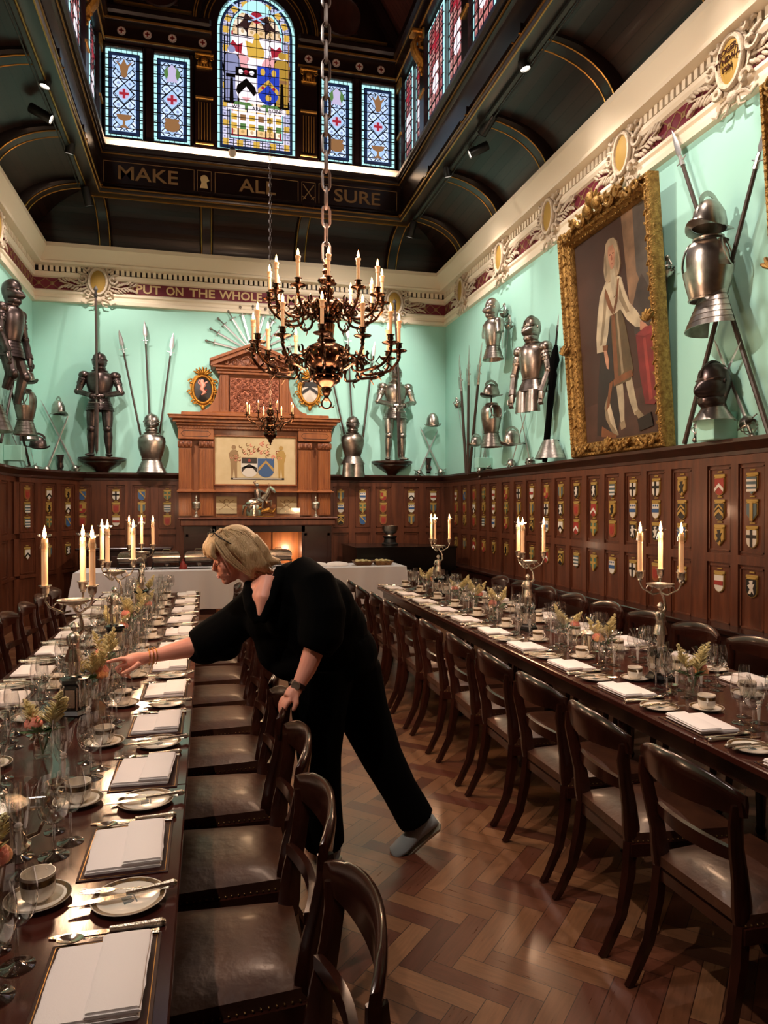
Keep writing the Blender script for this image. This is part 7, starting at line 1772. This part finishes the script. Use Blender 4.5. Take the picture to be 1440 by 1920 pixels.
b.tube([n1, n1.lerp(nb, .55)+Vector((0,0,-.01)), nb], [.055,.054,.075], 14)
# chest, shoulders under the blouse; wedge at the open neckline
b.ell(tuple(W(500, 1112, 3.12)), (.085,.075,.075), 14, 8); b.ell(tuple(W(487, 1128, 3.06)), (.036,.03,.075), 14, 8); b.tube([W(505,1092,3.1), W(494,1125,3.035), W(487,1157,3.02)], [.055,.036,.014], 12); b.tube([W(508,1098,3.19), W(560,1140,3.2), W(600,1190,3.22)], [.1,.12,.12], 14)
# reaching arm and hand
P = [W(500,1118,3.3), W(395,1205,3.33), W(348,1216,3.31), W(310,1225,3.28), W(276,1233,3.26)]
b.tube([W(560,1140,3.2), P[0], P[1], P[2], P[3], P[4]], [.07,.056,.05,.045,.034,.025], 14)
wr = P[4]; b.tube([wr, W(262,1236,3.25), W(246,1240,3.24), W(236,1242,3.235)], [.025,.031,.034,.027], 12)
for fy, pts, r in ((3.225, ((243,1236),(226,1236),(212,1239),(200,1242)), (.0105,.0095,.0085,.007)), (3.235, ((240,1243),(226,1248),(217,1255),(222,1262)), (.0105,.0095,.0085,.0075)), (3.25, ((243,1248),(231,1256),(226,1264),(232,1269)), (.0100,.0092,.008,.0072)), (3.265, ((248,1252),(240,1261),(237,1268),(243,1271)), (.009,.0082,.0072,.0062))):
    finger(b, [W(u, v, fy) for u, v in pts], [q*1.12 for q in r])
finger(b, [W(262,1243,3.2), W(248,1254,3.185), W(236,1260,3.185), W(228,1264,3.19)], (.013,.011,.0095,.008))
# resting arm and hand on the chair back
P2 = [W(590,1095,3.02), W(596,1165,2.98), W(590,1215,2.96), W(575,1255,2.945), W(557,1290,2.93)]
b.tube([W(560,1120,3.15)] + P2, [.07,.066,.055,.046,.038,.026], 14)
b.tube([P2[-1], W(548,1301,2.91), W(541,1311,2.90)], [.026,.032,.027], 12)
for (u0, dy, pts, r) in ((0, -.028, ((549,1316),(541,1326),(537,1336),(535,1346)), (.0105,.0095,.0085,.0075)), (0, -.008, ((546,1314),(537,1322),(532,1332),(530,1342)), (.0105,.0095,.0085,.0072)), (0, .014, ((544,1311),(535,1318),(530,1327),(528,1336)), (.010,.009,.008,.007)), (0, .034, ((543,1308),(534,1313),(530,1320),(528,1328)), (.009,.008,.0072,.0062))):
    finger(b, [W(u-5, v-3, 2.905+dy) for u, v in pts], [q*1.1 for q in r])
finger(b, [W(554,1306,2.89), W(555,1320,2.875), W(550,1331,2.872)], (.014,.012,.0095))
body = b.build('body', M['skin'], wo); remesh(body, .0045, 5, .5)
# eye, brow, lips, earring details
d = MB()
for s in (-1, 1): d.tube([(-.083,s*.044,.0),(-.09,s*.034,-.005),(-.093,s*.022,-.002)], [.0015,.0024,.0015], 6, HT)
d.build('eyelashes', M['shaft'], wo)
d = MB()
for s in (-1, 1): d.tube([(-.083,s*.048,.024),(-.094,s*.034,.031),(-.097,s*.018,.028)], [.0015,.003,.002], 6, HT)
d.build('eyebrows', mat('brow', '#8a6848', .8), wo)
d = MB(); d.ell((-.0945,0,-.060), (.006,.019,.0038), 10, 6, HT); d.ell((-.094,0,-.0685), (.006,.016,.0042), 10, 6, HT); d.build('lips', M['lips'], wo)
d = MB(); d.tube([(.02,-.073,.01),(.008,-.08,.0),(.004,-.08,-.02),(.014,-.076,-.034),(.022,-.074,-.02)], [.006,.007,.006,.007,.006], 8, HT); d.ell((.012,-.077,-.01), (.012,.005,.02), 8, 6, HT); remesh(d.build('ear', M['skin'], wo), .003, 3)
d = MB(); d.ell((.012,-.084,-.04), (.0045,.0045,.0045), 8, 6, HT); d.build('earring', M['silver'], wo)
# hair: a swept bob
h = MB()
h.ell((.035,0,.045), (.112,.092,.108), 22, 14, HT); h.ell((.07,0,-.01), (.085,.088,.09), 18, 12, HT)
for s in (-1, 1):
    h.tube([(-.03,s*.03,.13),(-.082,s*.05,.09),(-.098,s*.056,.055),(-.088,s*.066,.03)], [.028,.026,.018,.008], 8, HT)
    h.tube([(-.045,s*.0,.135),(-.097,s*.022,.085),(-.112,s*.03,.052)], [.026,.022,.009], 8, HT)
    h.tube([(.0,s*.06,.1),(.005,s*.084,.05),(.03,s*.09,-.0),(.045,s*.086,-.07),(.035,s*.078,-.12)], [.03,.028,.026,.026,.012], 8, HT)
    h.tube([(.06,s*.05,.08),(.08,s*.085,.0),(.1,s*.08,-.08),(.12,s*.07,-.12)], [.04,.038,.036,.012], 8, HT)
for y, dx in ((-.05,.02),(-.02,.05),(.02,.055),(.05,.02)): h.tube([(.1,y,.06),(.13,y*1.1,-.02),(.145,y,-.08),(.19+dx*.6,y,-.105)], [.045,.045,.038,.008], 8, HT)
remesh(h.build('hair', M['hair'], wo), .006, 3, .5)
h = MB(); rr = random.Random(9)
for i in range(46):
    s = -1 if i % 3 else 1; t = rr.uniform(-1, 1); y0 = -.02+rr.uniform(-.03,.03)
    x_ = .0+.1*t; h.tube([(x_*.5-.01, y0, .15-abs(t)*.01), (x_*.9, s*.075, .11), (x_+.02, s*.1, .03), (x_*.8+.05, s*.094, -.05), (x_*.6+.09, s*.08, -.115-rr.uniform(0,.02))], [.0025,.004,.004,.004,.0015], 5, HT)
for i in range(16):
    y0 = -.05+.1*i/15; h.tube([(.0,y0*.4,.152),(-.06,y0*.8,.125),(-.1,y0*1.05,.08),(-.113+abs(y0)*.3,y0*1.15,.045)], [.003,.004,.004,.0015], 5, HT)
h.build('hair_strands', M['hair'], wo)
# glasses pushed up on the head
g = MB(); g.tube([(.02,-.1,.02),(-.0,-.098,.07),(-.035,-.085,.115),(-.05,-.05,.145)], .0028, 6, HT); g.tube([(-.05,-.05,.148),(-.06,0,.158),(-.05,.05,.148)], .0035, 6, HT)
for s in (-1, 1): g.tube([(-.055+.012*math.cos(t), s*.03+.024*math.sin(t), .152+.014*math.cos(t)) for t in [2*PI*i/14 for i in range(14)]], .002, 5, HT, None, 1, True)
g = g.build('eyeglasses', M['iron'], None); g.parent = wo
# blouse
c = MB()
c.tube([W(520,1090,3.22), W(548,1120,3.2), W(580,1165,3.2), (W(612,1205,3.2)), W(632,1240,3.2)], [.10,.155,.18,.185,.16], 18)
c.tube([W(506,1115,3.26), W(480,1140,3.3), W(440,1170,3.33), W(400,1200,3.33), W(362,1215,3.32)], [.10,.10,.092,.10,.075], 16)
c.ell(tuple(W(385,1222,3.33)), (.085,.07,.06), 14, 8); c.ell(tuple(W(420,1215,3.33)), (.08,.08,.06), 14, 8)
c.ell(tuple(W(515,1165,3.22)), (.13,.12,.12), 16, 10); c.ell(tuple(W(530,1215,3.2)), (.12,.11,.12), 16, 10); c.ell(tuple(W(556,1248,3.17)), (.12,.12,.07), 16, 10); c.ell(tuple(W(500,1190,3.22)), (.06,.09,.12), 14, 8)
c.tube([W(560,1068,3.14), W(588,1100,3.04), W(603,1150,2.99), W(600,1195,2.97), W(588,1222,2.96)], [.075,.1,.105,.1,.075], 16)
c.ell(tuple(W(548,1078,3.18)), (.075,.09,.06), 14, 8); c.ell(tuple(W(534,1115,3.11)), (.06,.07,.09), 14, 8); c.ell(tuple(W(522,1155,3.1)), (.06,.07,.09), 14, 8); c.ell(tuple(W(640,1180,3.2)), (.12,.14,.14), 16, 10); c.ell(tuple(W(612,1140,3.12)), (.13,.14,.14), 16, 10); c.ell(tuple(W(632,1160,3.15)), (.11,.12,.12), 16, 10)
# collar edges that frame the open neck
c.tube([W(528,1066,3.12), W(517,1095,3.06), W(506,1130,3.02), W(490,1168,3.02)], [.03,.028,.026,.022], 10); c.tube([W(470,1092,3.18), W(466,1112,3.1), W(471,1140,3.05), W(485,1168,3.03)], [.03,.032,.032,.024], 10)
remesh(c.build('blouse', M['black'], wo), .010, 6, .5)
# trousers
t = MB()
t.ell(tuple(W(640,1225,3.22)), (.17,.16,.15), 18, 12); t.tube([W(625,1200,3.21), W(640,1260,3.22)], [.17,.17], 16)
t.tube([W(600,1255,3.16), W(598,1330,3.14), W(598,1420,3.15), W(605,1500,3.2), W(606,1580,3.28)], [.15,.125,.1,.085,.1], 16)
t.tube([W(655,1255,3.27), W(680,1335,3.28), W(716,1420,3.28), W(748,1480,3.28), W(782,1540,3.27)], [.15,.125,.1,.088,.092], 16)
remesh(t.build('trousers', M['black'], wo), .012, 6, .5)
# shoes: the rear one up on its toe
def shoe(T):
    u = MB(); secs = []
    for x, w_, hh in ((-.13,.02,.03),(-.12,.036,.045),(-.07,.045,.05),(-.02,.042,.065),(.03,.036,.085),(.08,.036,.09),(.12,.034,.085),(.135,.02,.06)):
        secs.append([(x, w_*math.cos(a)*(1 if math.sin(a) > -.3 else .9), max(.012, .012+hh*(.5+.5*math.sin(a)))) for a in [2*PI*i/14 for i in range(14)]])
    u.loft(secs, True, True, T); u.build('shoe_upper', M['shoe'], wo, 60)
    u = MB(); P = [(-.14,0),(-.13,.03),(-.08,.047),(-.02,.044),(.05,.037),(.12,.037),(.14,.015),(.14,-.015),(.12,-.037),(.05,-.037),(-.02,-.044),(-.08,-.047),(-.13,-.03)]
    n = len(P); u.add([(x,y,-.004) for x,y in P]+[(x,y,.014) for x,y in P], [tuple(reversed(range(n))), tuple(range(n,2*n))]+[(i,(i+1)%n,n+(i+1)%n,n+i) for i in range(n)], T); u.build('shoe_sole', M['sole'], wo)
    u = MB(); u.box(-.142,-.1,-.036,.036,-.006,.01,T,.003); u.build('shoe_sole_tip', M['sole_tip'], wo)
toe = W(757,1600,3.27); heel = W(806,1556,3.29)
dx = (heel-toe); ang_ = math.atan2(dx.z, dx.x)
shoe(Matrix.Translation(toe.lerp(heel, .48)) @ Matrix.Rotation(-ang_, 4, 'Y') @ T0(0,0,-.0,0) @ T0(0,0,0,0,0,.5))
shoe(Matrix.Translation(PO @ Vector((.53, 3.36, .005))) @ T0(0,0,0,math.radians(-70)))
# jewellery and watch
g = MB(); wv = W(558,1285,2.93); dd = (P2[-1]-P2[-2]).normalized()
def ringat(e, c, d, R_, r_, k=1): 
    q = d.to_track_quat('Z','Y').to_matrix().to_4x4(); e.tube([Matrix.Translation(c) @ q @ Vector((R_*math.cos(t), R_*k*math.sin(t), 0)) for t in [2*PI*i/20 for i in range(20)]], r_, 6, None, None, 1, True)
for o_ in (-.006, 0, .006): ringat(g, wv+dd*o_, dd, .031, .0045)
g.build('watch_strap', M['steel_dark'], wo)
g = MB(); g.lathe([(0,-.006),(.018,-.006),(.019,0),(.018,.006),(0,.007)], 18, Matrix.Translation(wv+Vector((-.012,-.032,.004))) @ Vector((-.4,-1,.1)).to_track_quat('Z','Y').to_matrix().to_4x4()); g.build('watch_case', M['steel'], wo)
g = MB(); dd = (P[4]-P[3]).normalized(); bp = P[3].lerp(P[4], .75)
for o_ in (-.012, .0, .014): ringat(g, bp+dd*o_, (dd+Vector((0,o_*6,.1))).normalized(), .036, .0022)
g.build('bracelet', M['gold'], wo)
g = MB(); g.tube([W(497,1088,3.09), W(488,1105,3.045), W(484,1118,3.03), W(480,1106,3.05), W(478,1095,3.09)], .0012, 5); g.ell(tuple(W(484,1121,3.028)), .004, 6, 5); g.build('necklace', M['gold'], wo)
